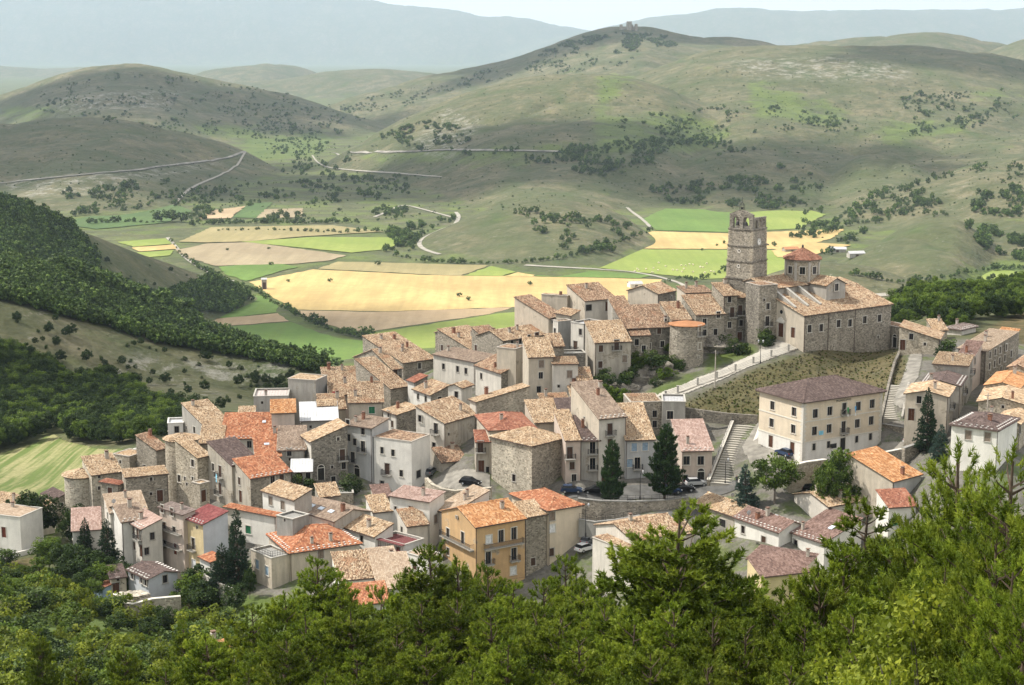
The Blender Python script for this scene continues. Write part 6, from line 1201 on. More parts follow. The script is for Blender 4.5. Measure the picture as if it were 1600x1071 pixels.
# retaining walls
_, pp = wall_line('retaining_wall', 'long grey retaining wall under the street with parked cars', [P(903, 779, 288), P(940, 783, 286.5), P(990, 784, 287), P(1040, 782, 288.5), P(1075, 777, 291)], 5.5, .6, 'stone_grey', cope='concrete'); rail_on('street_railing', 'dark railing on the wall of the street with parked cars', [p + Vector((0, 0, .14)) for p in pp], 1.0, 1.5, 'iron')
_, pp = wall_line('retaining_wall', 'second retaining wall along the lower dark street', [P(905, 812, 282), P(930, 816, 280.5), P(960, 813, 281), P(1000, 806, 283)], 3.2, .5, 'concrete', cope='concrete'); rail_on('street_railing', 'dark railing on the wall of the lower street', [p + Vector((0, 0, .14)) for p in pp], 1.0, 1.5, 'iron')
wall_line('retaining_wall', 'curved rubble wall around the yard with the black car', [P(666, 750, 302), P(676, 760, 298.5), P(692, 767, 296.5), P(712, 770, 296), P(735, 767, 296), P(768, 765, 295)], 4.5, .6, 'stone_warm', cope='stone_pale', up=.3)
wall_line('retaining_wall', 'stone wall with pier below the town hall corner', [P(1232, 733, 287), P(1258, 726, 288), P(1287, 722, 289), P(1291, 722, 289.5)], 5.0, .7, 'stone_warm', cope='surround', up=.4)
wall_line('retaining_wall', 'grey wall right of the town hall with cars above it', [P(1412, 703, 294), P(1430, 697, 295.5), P(1452, 690, 297)], 6.0, .7, 'stone_grey', cope='concrete', up=.3)
wall_line('retaining_wall', 'low wall with white coping along the town hall street', [P(1345, 716, 290), P(1370, 711, 291.5), P(1408, 704, 293.5)], 3.5, .5, 'stone_grey', cope='surround', up=.2)
wall_line('retaining_wall', 'dark wall between town hall and the steep steps', [P(1376, 664, 313), P(1400, 668, 308), P(1425, 672, 304), P(1448, 677, 301)], 3.5, .6, 'stone_grey', cope='concrete', up=.2)
wall_line('retaining_wall', 'dark overgrown wall under the grassy bank left of the town hall', [P(1071, 637, 322), P(1100, 641, 320), P(1140, 646, 319), P(1184, 649, 318)], 2.4, .6, 'stone_dark')
wall_line('garden_wall', 'ruined rubble wall in the garden at the far left', [pt(28, 862), pt(45, 850), pt(62, 838), pt(78, 828)], 2.5, .8, 'stone_pale', up=1.6)
wall_line('garden_wall', 'white-coped wall at the lower left edge', [pt(-20, 880), pt(20, 872), pt(58, 862)], 1.6, .4, 'plaster_white', up=.9)
wall_line('terrace_wall', 'curved pale stone terrace wall below the pale-blue house', [P(180, 930, 268), P(183, 938, 265), P(192, 944, 262.5), P(208, 946, 261.5), P(238, 938, 262), P(282, 934, 264)], 3.4, .6, 'stone_pale', cope='surround', up=.2)
wall_line('yard_wall', 'grey yard wall beside the spruce at lower left', [P(318, 900, 270), P(345, 915, 264), P(372, 925, 262)], 3.5, .4, 'plaster_grey', up=.3)
# rock base with battered stone under the weathered house and under the bastion
def rock(label, u, v, Y, sx, sy, sz, seed, matn='stone_dark'):
    c = P(u, v, Y); bm = bmesh.new(); bmesh.ops.create_icosphere(bm, subdivisions=3, radius=1)
    for q in bm.verts:
        p = q.co; k = 1 + .22 * math.sin(p.x * 5 + seed) * math.cos(p.y * 4.3 + seed * 2) + .14 * math.sin(p.z * 9 + seed * 3) + .08 * math.sin(p.x * 13 + p.z * 11); q.co = Vector((p.x * sx * k, p.y * sy * k, p.z * sz * k))
    me = bpy.data.meshes.new('rock'); bm.to_mesh(me); bm.free(); me.materials.append(MATS[matn]); tag(link_obj('rock_outcrop', me, loc=c), label, 'rock')
rock('rocky buttress below the weathered house with quoins', 960, 622, 342, 5.5, 2.4, 3.8, 1.0); rock('rubble rock below the long grey house', 1030, 584, 347, 4.0, 2.0, 2.4, 2.3); rock('rock foot under the bell tower houses', 1120, 545, 360, 5.0, 3.0, 3.0, 4.0)
rock('rubble slope between bastion and prominent weathered house', 1003, 598, 346, 3.5, 2, 2.8, 5.5); rock('rubble heap on the pale stone terrace', 208, 932, 265, 2.6, 1.6, .9, 3.3, 'stone_pale')
# ---------------------------------------------------------------- lamps, poles, wires
def lamp(label, p, h=4.6, double=True):
    r = empty('street_lamp', p); tag(r, label, 'street lamp', 'iron lantern lamps'); m = MB(); m.lathe([(.16, -.2), (.14, .5), (.07, .7), (.05, h)], 8); m.build('post', 'iron', r)
    for sx in ((-1, 1) if double else (1,)):
        m = MB(); m.tube((0, 0, h - .3), (sx * .5, 0, h), .03, n=5); m.build('arm', 'iron', r); m = MB(); m.lathe([(.06, h - .1), (.2, h + .35), (.22, h + .37), (.04, h + .6)], 6, (sx * .5, 0)); m.build('lantern', 'dish', r)
lamp('double iron lantern lamp beside the church ramp', pt(1188, 568)); lamp('iron lantern lamp at the corner of the church', pt(1256, 540)); lamp('single lantern lamp on the street by the retaining wall', P(1000, 781, 288), 5, False); lamp('slim lamp standing at the foot of the long staircase', P(1133, 757, 296), 4.5, False)
lamp('curved white lamp over the lower dark street', P(915, 838, 279), 5.5, False); lamp('lamp beside the small conifer right of the town hall', P(1437, 705, 295), 5, False)
def pole(label, p, h): r = empty('utility_pole', p); tag(r, label, 'pole'); m = MB(); m.lathe([(.16, -.5), (.10, h)], 8); m.build('post', 'chimney_plaster', r); m = MB(); m.box(-.6, .6, -.05, .05, h - .5, h - .4); m.build('cross_arm', 'rail_grey', r); return Vector(p) + Vector((0, 0, h - .4))
p1 = pole('concrete utility pole on the church ramp', pt(1117, 607), 8.2); p2 = pole('utility pole among the right street houses', P(1540, 690, 288), 9.0)
def wire(label, a, b, sag=.8):
    a = Vector(a); b = Vector(b); m = MB(); prev = Vector((0, 0, 0))
    for k in range(1, 15): t = k / 14; q = (b - a) * t + Vector((0, 0, -sag * 4 * t * (1 - t))); m.tube(prev, q, .022, n=4); prev = q
    tag(m.build('cable', 'wire', loc=a), label, 'cable')
wire('overhead cable from the ramp pole to the town hall', p1, P(1187, 618, 308)); wire('overhead cable from the ramp pole to the round bastion', p1, P(1095, 552, 340), .2); wire('overhead cable crossing the street right of the town hall', P(1379, 660, 309), P(1500, 720, 285), 1.2); wire('overhead cable across the right street', P(1379, 617, 309), P(1532, 632, 296), .8)
wire('cable above the lower left stone houses', P(200, 755, 302), P(300, 768, 300), .3); wire('cable in front of the ochre house', P(690, 915, 268), P(850, 897, 274), .3)
# ---------------------------------------------------------------- cars
for nm, c in (('car_black', (.012, .012, .014)), ('car_white', (.7, .71, .72)), ('car_blue', (.03, .05, .10)), ('car_grey', (.18, .19, .20)), ('car_silver', (.45, .46, .47)), ('car_teal', (.05, .22, .20))): simple(nm, c, .25, .03)
simple('rubber', (.02, .02, .02), .8); simple('rim', (.4, .41, .42), .35); simple('headlight', (.6, .62, .63), .2); simple('taillight', (.35, .02, .02), .3)
def car(label, p, rz, matn, hatch=True):
    r = empty('parked_car', p, rz); tag(r, label, 'car', 'parked cars'); L, W = 2.05, .84
    prof = [(-L, .32), (-L, .72), (-L + .12, .90), (-1.25, .98), (.75, .96), (1.55, .86), (L - .05, .68), (L, .34)]
    m = MB()
    for k in range(len(prof) - 1): (x0, z0), (x1, z1) = prof[k], prof[k + 1]; m.quad([(x0, -W, z0), (x0, W, z0), (x1, W, z1), (x1, -W, z1)])
    m.quad([(x, -W, z) for x, z in prof][::-1]); m.quad([(x, W, z) for x, z in prof]); m.quad([(-L, -W, .32), (L, -W, .34), (L, W, .34), (-L, W, .32)])
    cab = [(-1.9 if hatch else -1.5, .94), (-1.55 if hatch else -1.1, 1.42), (.1, 1.46), (.95, .95)]; wi = W - .16
    top = [(cab[1][0], -wi + .02, 1.42), (cab[2][0], -wi + .02, 1.46), (cab[2][0], wi - .02, 1.46), (cab[1][0], wi - .02, 1.42)]; m.quad([(p_[0], p_[1], p_[2] + .03) for p_ in top])
    for q in range(4): a, b_ = top[q], top[(q + 1) % 4]; m.quad([a, b_, (b_[0], b_[1], b_[2] + .03), (a[0], a[1], a[2] + .03)])
    m.build('body', matn, r)
    g = MB(); lo = [(cab[0][0], -W + .04, .93), (cab[3][0], -W + .04, .94), (cab[3][0], W - .04, .94), (cab[0][0], W - .04, .93)]
    for q in range(4): g.quad([lo[q], lo[(q + 1) % 4], top[(q + 1) % 4], top[q]])
    g.build('glasshouse', 'glass', r)
    for sx in (-1.25, 1.28):
        for sy in (-1, 1):
            t = MB(); t.tube((sx, sy * (W - .14), .31), (sx, sy * (W + .02), .31), .31, n=14); w = t.build('wheel', 'rubber', r); t = MB(); t.tube((sx, sy * (W + .0), .31), (sx, sy * (W + .03), .31), .19, n=10); t.build('rim', 'rim', w)
    for sy in (-1, 1):
        t = MB(); t.box(L - .12, L + .01, sy * .6 - .16, sy * .6 + .16, .62, .74); t.build('headlight', 'headlight', r); t = MB(); t.box(-L - .012, -L + .05, sy * .66 - .12, sy * .66 + .12, .68, .84); t.build('taillight', 'taillight', r)
        t = MB(); t.box(.62, .76, sy * (W + .02) - .09, sy * (W + .02) + .09, .95, 1.07); t.build('mirror', matn, r)
Z = Vector((0, 0, .16))
car('black car parked in the small yard beside the bare stone house', pt(735, 759) + Z, R_(-25), 'car_black'); car('dark blue car on the street left of the small pine', pt(893, 771) + Z, R_(-4), 'car_blue'); car('black car on the street below the two brown balconies', pt(929, 772) + Z, R_(178), 'car_black')
car('white car parked at the wall right of the town hall', pt(1428, 694) + Z, R_(28), 'car_white'); car('black car next to the white car right of the town hall', pt(1440, 690) + Z, R_(22), 'car_black'); car('dark car under the pine in front of the blue-shuttered house', pt(1048, 772) + Z, R_(4), 'car_blue'); car('second dark car under the pine on the street', pt(1068, 769) + Z, R_(8), 'car_black')
car('silver-grey car by the arched door of the pink-roofed house', pt(1088, 760) + Z, R_(10), 'car_silver'); car('dark blue car against the left wall of the town hall', pt(1226, 713) + Z, R_(120), 'car_blue'); car('dark car in front of the wall below the town hall', pt(1268, 768) + Z, R_(10), 'car_black'); car('grey car half hidden below the cream house', pt(920, 850) + Z, R_(60), 'car_grey'); car('white car in the lower street behind the white gable', pt(915, 862) + Z, R_(40), 'car_white'); car('grey car in the yard beside the tall white house', pt(673, 742) + Z, R_(70), 'car_grey')
# ---------------------------------------------------------------- people
def person_mat(name, shirt, legs, hair=(.03, .02, .015)):
    n = NT(name); sp = n.t.nodes.new('ShaderNodeSeparateXYZ'); n.link(n.tc.outputs['Object'], sp.inputs[0]); n.color(n.ramp(n.math('DIVIDE', sp.outputs[2], 1.75), [(0, (.03, .025, .02)), (.045, legs), (.52, shirt), (.84, (.42, .26, .18)), (.95, hair)], 'CONSTANT')); n.done(.85)
person_mat('p_blue', (.06, .10, .28), (.05, .06, .10)); person_mat('p_yellow', (.60, .50, .10), (.30, .28, .24)); person_mat('p_dark', (.05, .05, .055), (.03, .03, .035)); person_mat('p_light', (.55, .54, .52), (.06, .08, .13))
def person(label, p, rz, matn, stride=.18, arm=.12):
    J = [(0, 0, .94), (0, 0, 1.18), (0, .01, 1.38), (0, .02, 1.50), (0, .03, 1.62), (0, .03, 1.74), (.1, 0, .88), (.11, stride * .5, .48), (.12, stride * .3, .09), (.12, stride * .3 + .15, .04), (-.1, 0, .88), (-.11, -stride * .3, .48), (-.12, -stride, .10), (-.12, -stride + .15, .05),
         (.19, 0, 1.42), (.25, -arm, 1.14), (.25, arm * .6, .90), (.25, arm, .78), (-.19, 0, 1.42), (-.25, arm, 1.14), (-.25, arm * 1.6, .90), (-.25, arm * 2, .78)]
    Rd = [.15, .14, .16, .065, .10, .09, .095, .07, .05, .045, .095, .07, .05, .045, .07, .05, .04, .04, .07, .05, .04, .04]
    E = [(0, 1), (1, 2), (2, 3), (3, 4), (4, 5), (0, 6), (6, 7), (7, 8), (8, 9), (0, 10), (10, 11), (11, 12), (12, 13), (2, 14), (14, 15), (15, 16), (16, 17), (2, 18), (18, 19), (19, 20), (20, 21)]
    me = bpy.data.meshes.new('person'); me.from_pydata(J, E, []); me.materials.append(MATS[matn]); o = tag(link_obj('person', me, loc=p, rz=rz), label, 'person'); sk = o.modifiers.new('skin', 'SKIN'); lay = me.skin_vertices[0] if len(me.skin_vertices) else None
    if lay is None:
        bm = bmesh.new(); bm.from_mesh(me); bm.verts.layers.skin.verify(); bm.to_mesh(me); bm.free(); lay = me.skin_vertices[0]
    for k, r in enumerate(Rd): lay.data[k].radius = (r, r * .8)
    lay.data[0].use_root = True; o.modifiers.new('sub', 'SUBSURF').levels = 1; o.modifiers['sub'].render_levels = 1
person('person in blue standing at the corner of the town hall', pt(1262, 722) + Z, 2.6, 'p_blue', .05); person('person in yellow standing beside the one in blue at the town hall', pt(1268, 723) + Z, 4.0, 'p_yellow', .05); person('person in dark clothes walking at the foot of the long staircase', pt(1151, 758) + Z, 2.9, 'p_dark', .22); person('person in a pale top near the parked scooters by the town hall', pt(1285, 725) + Z, 1.0, 'p_light', .08)
# ---------------------------------------------------------------- town hall details: lower white floor, string courses, quoins, lettering, flags
r = pal['root']; W, D, Hh, vz = pal['W'], pal['D'], pal['H'], pal['H'] - pal['vis']
for z, t in ((vz + (Hh - vz) * .345, .10), (vz + (Hh - vz) * .665, .08), (Hh - .42, .16)):
    for nm, bx in (('string_course', (-t, W + t, -t, -.003, z, z + .22)), ('string_course', (-t, -.003, 0, D + t, z + .001, z + .221))): m = MB(); m.box(*bx); m.build(nm, 'surround', r)
z1 = vz + (Hh - vz) * .345
m = MB()
def skirt(face, lim):
    """white render of the ground floor, left open at the windows and doors"""
    hs = []
    for ch_ in r.children:
        if ch_.name.split('.')[0] in ('window', 'door'):
            onR = abs(ch_.rotation_euler.z) < .1
            if onR != (face == 'R'): continue
            x = ch_.location.x if onR else ch_.location.y; bb = [Vector(c) for c in ch_.bound_box]; w = max(c.x for c in bb) - min(c.x for c in bb); zz = (ch_.location.z + min(c.z for c in bb), ch_.location.z + max(c.z for c in bb)); hs.append((x - w / 2, x + w / 2, *zz))
    xs = sorted({0, lim, *[q for h in hs for q in h[:2] if 0 < q < lim]}); zs = sorted({0, z1, *[q for h in hs for q in h[2:] if 0 < q < z1]})
    for i in range(len(xs) - 1):
        for j in range(len(zs) - 1):
            cx, cz = (xs[i] + xs[i + 1]) / 2, (zs[j] + zs[j + 1]) / 2
            if any(h[0] < cx < h[1] and h[2] < cz < h[3] for h in hs): continue
            a = [(xs[i], zs[j]), (xs[i + 1], zs[j]), (xs[i + 1], zs[j + 1]), (xs[i], zs[j + 1])]
            m.quad([(x, -.025, z) for x, z in a] if face == 'R' else [(-.025, x, z) for x, z in a][::-1])
skirt('R', W); skirt('L', D); m.build('white_ground_floor', 'plaster_white', r)
z = vz + .1; k = 0
while z < Hh - .5:
    lx, ly = (.75, .45) if k % 2 else (.45, .75); m = MB(); m.box(-.06, lx, -.06, ly, z, z + .38); m.build('quoin', 'surround', r); m = MB(); m.box(W - lx, W + .06, -.06, ly, z, z + .38); m.build('quoin', 'surround', r); z += .42; k += 1
cu = bpy.data.curves.new('lettering', 'FONT'); cu.body = 'MUNICIPIO'; cu.size = .62; cu.align_x = 'CENTER'; cu.extrude = .02; cu.space_character = 1.25; cu.materials.append(MATS['iron'])
tmp = bpy.data.objects.new('lettering', cu); lm = bpy.data.meshes.new_from_object(tmp); lt = link_obj('lettering', lm, r); lt.location = (W * .5, -.035, Hh - 1.12); lt.rotation_euler = (math.pi / 2, 0, 0)
simple('flag_cyan', (.12, .35, .62), .8, .1); simple('flag_green', (.05, .30, .10), .8, .1)
for x, nm, mt in ((W * .5 - .6, 'green flag', 'flag_green'), (W * .5 + 1.3, 'blue and white flag', 'flag_cyan')):
    m = MB(); m.tube((x, -.05, Hh * .73), (x + .4, -1.5, Hh * .73 + 1.6), .03, n=5); po = m.build('flagpole', 'white_paint', r); m = MB(); seg = 6
    for k in range(seg): f0, f1 = k / seg, (k + 1) / seg; m.quad([(x + .38 - .05 * math.sin(9 * f0), -1.4 + .1 * math.sin(7 * f0), Hh * .73 + 1.5 - 1.9 * f0), (x + .85 + .08 * math.sin(8 * f0), -1.2, Hh * .73 + 1.35 - 1.9 * f0), (x + .85 + .08 * math.sin(8 * f1), -1.2, Hh * .73 + 1.35 - 1.9 * f1), (x + .38 - .05 * math.sin(9 * f1), -1.4 + .1 * math.sin(7 * f1), Hh * .73 + 1.5 - 1.9 * f1)], 0 if k < 4 else 1)
    m.build('flag', [mt, 'white_paint'], po)
for u, v, w, h, mt in ((1284.6, 676.5, 1.1, .8, 'cloth_blue'), (1304.5, 697, 1.6, .9, 'iron')):
    a = (u - CU) / F_PX; al = R_(31); C = pal['C']; wC = C.y * CP - (C.z - CAMZ) * SP; x = (a * wC - C.x) / (math.cos(al) - a * math.sin(al) * CP); z = P(u, v, C.y + x * math.sin(al)).z - pal['gz']; m = MB(); m.box(x - w / 2, x + w / 2, -.09, -.045, z - h / 2, z + h / 2); m.build('notice_board', mt, r)
# ochre house: long balconies, pale lower wall
r = och['root']; Hh, W, D = och['H'], och['W'], och['D']
for face, x, z, w in ((och['faceR'], W * .55, Hh - 4.35, W * .78), (och['faceL'], D * .5, Hh - 4.35, D * .92)): balcony(r, x, z, w, face)
# skylights, blue cloth, red cloth, dishes
def on_roof(h, fx, fy, w, l, mt, nm):
    x, y = fx * h['W'], fy * h['D']; m = MB(); z = h['roof_z'](x, y); tx = (h['roof_z'](x + .1, y) - z) / .1; ty = (h['roof_z'](x, y + .1) - z) / .1
    q = [(sx * w, sy * l) for sx, sy in ((-1, -1), (1, -1), (1, 1), (-1, 1))]; A = [(x + a, y + b_, z + tx * a + ty * b_ + .12) for a, b_ in q]; B = [(p[0], p[1], p[2] + .1) for p in A]; m.quad(B); [m.quad([A[k], A[(k + 1) % 4], B[(k + 1) % 4], B[k]]) for k in range(4)]; m.build(nm, mt, h['roof'])
byl = {h['root']['label']: h for h in HOUSES if 'root' in h}
def hs(s): return next(h for k, h in byl.items() if s in k)
for f in (.72, .5, .27): on_roof(hs('three skylights'), .22, f, .4, .6, 'skylight', 'skylight')
on_roof(hs('blue skylight'), .45, .3, .5, .45, 'skylight', 'skylight'); on_roof(hs('brown snow-guarded roof at lower right'), .55, .35, .4, .4, 'skylight', 'skylight'); on_roof(hs('widest red-orange'), .75, .6, .35, .35, 'skylight', 'skylight'); on_roof(hs('small orange roof and skylight'), .5, .45, .5, .3, 'skylight', 'skylight')
on_roof(hs('half red, half straw'), .55, .22, 2.2, 1.9, 'roof_rust', 'red_tile_patch') if False else None
cl = P(339.5, 746, 297.6); m = MB()
for k in range(5): m.quad([(-.55 + .03 * math.sin(k), .05 * math.sin(k * 2), -k * .3), (.55, -.35 + .05 * math.cos(k), -k * .3), (.55 + .03 * math.cos(k), -.35 + .05 * math.cos(k + 1), -(k + 1) * .3), (-.55 + .03 * math.sin(k + 1), .05 * math.sin(k * 2 + 2), -(k + 1) * .3)])
tag(m.build('hanging_cloth', 'cloth_blue', loc=P(339, 741, 296.3), rz=R_(-52)), 'pale blue cloth hung over the balcony of the weathered house', 'cloth')
m = MB(); m.quad([(0, 0, 0), (1.3, .3, 0), (1.3, .3, -1.7), (0, 0, -1.7)]); m.quad([(0, .02, 0), (0, .02, -1.7), (1.3, .32, -1.7), (1.3, .32, 0)]); tag(m.build('hanging_cloth', 'cloth_red', loc=P(519, 612, 345.5)), 'dark red cloth hung beside the windowless grey block', 'cloth')
def dish(label, p, rz):
    r = empty('satellite_dish', p, rz); tag(r, label, 'satellite dish'); m = MB(); m.tube((0, 0, -.2), (0, 0, .9), .03, n=5); m.build('mast', 'rail_grey', r); m = MB(); n = 10; pts = [[(rr * math.cos(2 * math.pi * k / n), -.25 + rr * rr * .35, .9 + rr * math.sin(2 * math.pi * k / n)) for k in range(n)] for rr in (.05, .25, .42)]
    for j in range(2): [m.quad([pts[j][k], pts[j][(k + 1) % n], pts[j + 1][(k + 1) % n], pts[j + 1][k]]) for k in range(n)]
    m.build('dish_bowl', 'dish', r)
def roofpt(h, fx, fy): al = h['root'].rotation_euler.z; x, y = fx * h['W'], fy * h['D']; return Vector((h['C'].x + x * math.cos(al) - y * math.sin(al), h['C'].y + x * math.sin(al) + y * math.cos(al), h['gz'] + h['roof_z'](x, y) + .15))
dish('grey satellite dish on the broad beige roof at lower left', roofpt(hs('broad beige roof'), .15, .3), .6); dish('grey satellite dish on the straw part of the lower right row', roofpt(hs('stone-fronted house'), .8, .6), .4); dish('satellite dish on the brown-roofed white house at lower right', roofpt(hs('brown snow-guarded roof at lower right'), .1, .75), .3)
ant = 0
for key, fx, fy in (('three skylights', .8, .3), ('large orange hipped', .5, .6), ('pale pink roof and red', .3, .6), ('half red, half straw', .2, .5), ('tall taupe', .2, .8) if False else ('ribbed taupe', .3, .9), ('amber tiled', .4, .6), ('long dark brown', .4, .6), ('tan roof by the lower', .6, .5)):
    h = hs(key); p = roofpt(h, fx, fy); r = empty('antenna', p); tag(r, 'thin television antenna on the ' + ['taupe roof with skylights', 'large orange hipped roof', 'pale pink roof', 'half red roof', 'ribbed taupe roof', 'amber roof of the ochre house', 'long dark brown roof', 'tan roof by the lower street'][ant], 'antenna'); ant += 1
    m = MB(); m.tube((0, 0, -.3), (0, 0, 2.2), .025, n=4); m.build('mast', 'rail_grey', r); m = MB(); m.tube((-.5, 0, 2.0), (.5, 0, 2.0), .02, n=4); [m.tube((x, -.25, 2.0), (x, .25, 2.0), .015, n=4) for x in (-.45, -.2, .05, .3)]; m.build('aerial', 'rail_grey', r)
# shaded veranda and terrace railings
h = hs('flat maroon veranda'); r = h['root']; m = MB()
for k in range(16): x = .1 + k * (h['D'] - .2) / 15; m.box(-.5, -.46, x - .03, x + .03, h['H'] - 2.1, h['H'] - .3)
m.box(-.52, -.44, 0, h['D'], h['H'] - 1.15, h['H'] - 1.05); m.box(-.9, .0, -.2, h['D'] + .2, h['H'] + .0, h['H'] + .14); m.build('veranda', 'canopy_maroon', r)
h = hs('taupe house with long balconies')
for zz in (3.9, 6.8): balcony(h['root'], h['D'] * .5, h['H'] - zz, h['D'] * .85, h['faceL'])
rail_on('terrace_railing', 'iron railing around the roof terrace of the cream house', [roofpt(hs('flat terrace wing'), a, b_) + Vector((0, 0, .3)) for a, b_ in ((.03, .97), (.03, .03), (.97, .03))], 1.0, .5, 'iron')
# ---------------------------------------------------------------- vegetation: prototypes
def leaf_mesh(name, V, F, clump, matn):
    me = mesh(name, V, F, matn); a = me.attributes.new('clump', 'FLOAT', 'POINT'); a.data.foreach_set('value', np.asarray(clump, np.float32)); return me
def needle_tufts(Pc, Dr, length, shoot, n, rng, width=.02):
    """bottle-brush tufts: Pc centres, Dr unit directions"""
    N = len(Pc); Dr = Dr / np.linalg.norm(Dr, axis=1)[:, None]; ref = np.where(np.abs(Dr[:, 2:3]) < .9, np.array([[0, 0, 1.]]), np.array([[1., 0, 0]])); a = np.cross(Dr, ref); a /= np.linalg.norm(a, axis=1)[:, None]; b = np.cross(Dr, a)
    th = rng.uniform(0, 2 * np.pi, (N, n)); ph = rng.uniform(.25, 1.25, (N, n)); sh = rng.uniform(0, 1, (N, n)); L = length[:, None] * rng.uniform(.75, 1.2, (N, n))
    d = Dr[:, None] * np.cos(ph)[..., None] + (a[:, None] * np.cos(th)[..., None] + b[:, None] * np.sin(th)[..., None]) * np.sin(ph)[..., None]
    s = Pc[:, None] + Dr[:, None] * (sh * shoot[:, None])[..., None]; t = s + d * L[..., None]; side = np.cross(d, rng.normal(size=d.shape)); side /= np.maximum(np.linalg.norm(side, axis=-1, keepdims=True), 1e-6); side *= width
    V = np.stack([s - side, s + side, t], 2).reshape(-1, 3); F = np.arange(len(V)).reshape(-1, 3); return V, F
def pine_proto(name, seed, Ht=12.0, Rm=3.3, z0=.12, shape=.75, upc=.35, step=.5, nb=5, tl=.17, nn=20, matn='needles', droop=False, width=.02, dens=1.0):
    rng = np.random.default_rng(seed); tb = MB(); seg = 8; lean = rng.normal(0, .012, 2)
    tp = lambda z: Vector((lean[0] * z + .12 * math.sin(z * .5 + seed), lean[1] * z + .1 * math.cos(z * .4 + seed), z))
    for k in range(seg): z_a, z_b = Ht * .97 * k / seg, Ht * .97 * (k + 1) / seg; tb.tube(tp(z_a) + Vector((0, 0, -.6 if k == 0 else 0)), tp(z_b), .21 * (1 - k / seg) + .03, .21 * (1 - (k + 1) / seg) + .03, 7)
    Pc, Dr, Cl = [], [], []; z = z0 * Ht
    while z < Ht * .97:
        f = (z / Ht - z0) / (1 - z0); Rz = Rm * (1 - f) ** shape * min(1, .55 + f * 3) * rng.uniform(.8, 1.12)
        for k in range(nb if f < .85 else 4):
            az = rng.uniform(0, 2 * np.pi); L = max(.3, Rz * rng.uniform(.6, 1.15)); o = tp(z + rng.uniform(-.2, .2)); dirh = np.array([math.cos(az), math.sin(az), 0]); nseg = 4; prev = np.array(o); pts = [prev]
            base_up = (-.15 if droop else .1) + .5 * f
            for j in range(nseg): up = base_up + upc * (j / nseg) ** 1.5; st = dirh + np.array([0, 0, up]) + rng.normal(0, .08, 3); st /= np.linalg.norm(st); prev = prev + st * L / nseg; pts.append(prev)
            for j in range(nseg): tb.tube(pts[j], pts[j + 1], .045 * (1 - j / nseg) * (1 - f * .5) + .012, .045 * (1 - (j + 1) / nseg) * (1 - f * .5) + .01, 4)
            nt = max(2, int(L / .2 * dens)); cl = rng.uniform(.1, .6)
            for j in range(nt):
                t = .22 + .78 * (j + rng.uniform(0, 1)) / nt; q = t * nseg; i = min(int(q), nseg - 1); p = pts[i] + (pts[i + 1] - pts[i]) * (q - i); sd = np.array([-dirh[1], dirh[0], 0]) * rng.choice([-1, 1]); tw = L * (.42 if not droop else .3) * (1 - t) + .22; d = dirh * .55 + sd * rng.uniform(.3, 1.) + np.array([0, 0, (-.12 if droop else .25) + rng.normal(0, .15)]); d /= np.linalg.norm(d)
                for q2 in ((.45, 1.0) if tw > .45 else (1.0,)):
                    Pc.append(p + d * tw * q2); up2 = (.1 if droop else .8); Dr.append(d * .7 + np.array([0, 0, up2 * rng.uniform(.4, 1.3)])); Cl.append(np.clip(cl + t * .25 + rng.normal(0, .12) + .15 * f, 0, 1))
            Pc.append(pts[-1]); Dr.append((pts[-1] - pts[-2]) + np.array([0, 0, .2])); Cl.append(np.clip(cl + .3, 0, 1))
        z += step * rng.uniform(.75, 1.2)
    for k in range(4): Pc.append(np.array(tp(Ht * .96)) + np.array([0, 0, .1 * k])); Dr.append(np.array([rng.normal(0, .3), rng.normal(0, .3), 1.])); Cl.append(.6)
    Pc = np.array(Pc); Dr = np.array(Dr); Cl = np.array(Cl); V, F = needle_tufts(Pc, Dr, np.full(len(Pc), tl), np.full(len(Pc), tl * 1.5), nn, rng, width)
    tr = tb.mesh(name + '_trunk', 'bark'); cr = leaf_mesh(name + '_crown', V, F, np.repeat(Cl, nn * 3), matn); print(name, 'tufts', len(Pc), 'tris', len(F)); return dict(tr=tr, cr=cr, H=Ht)
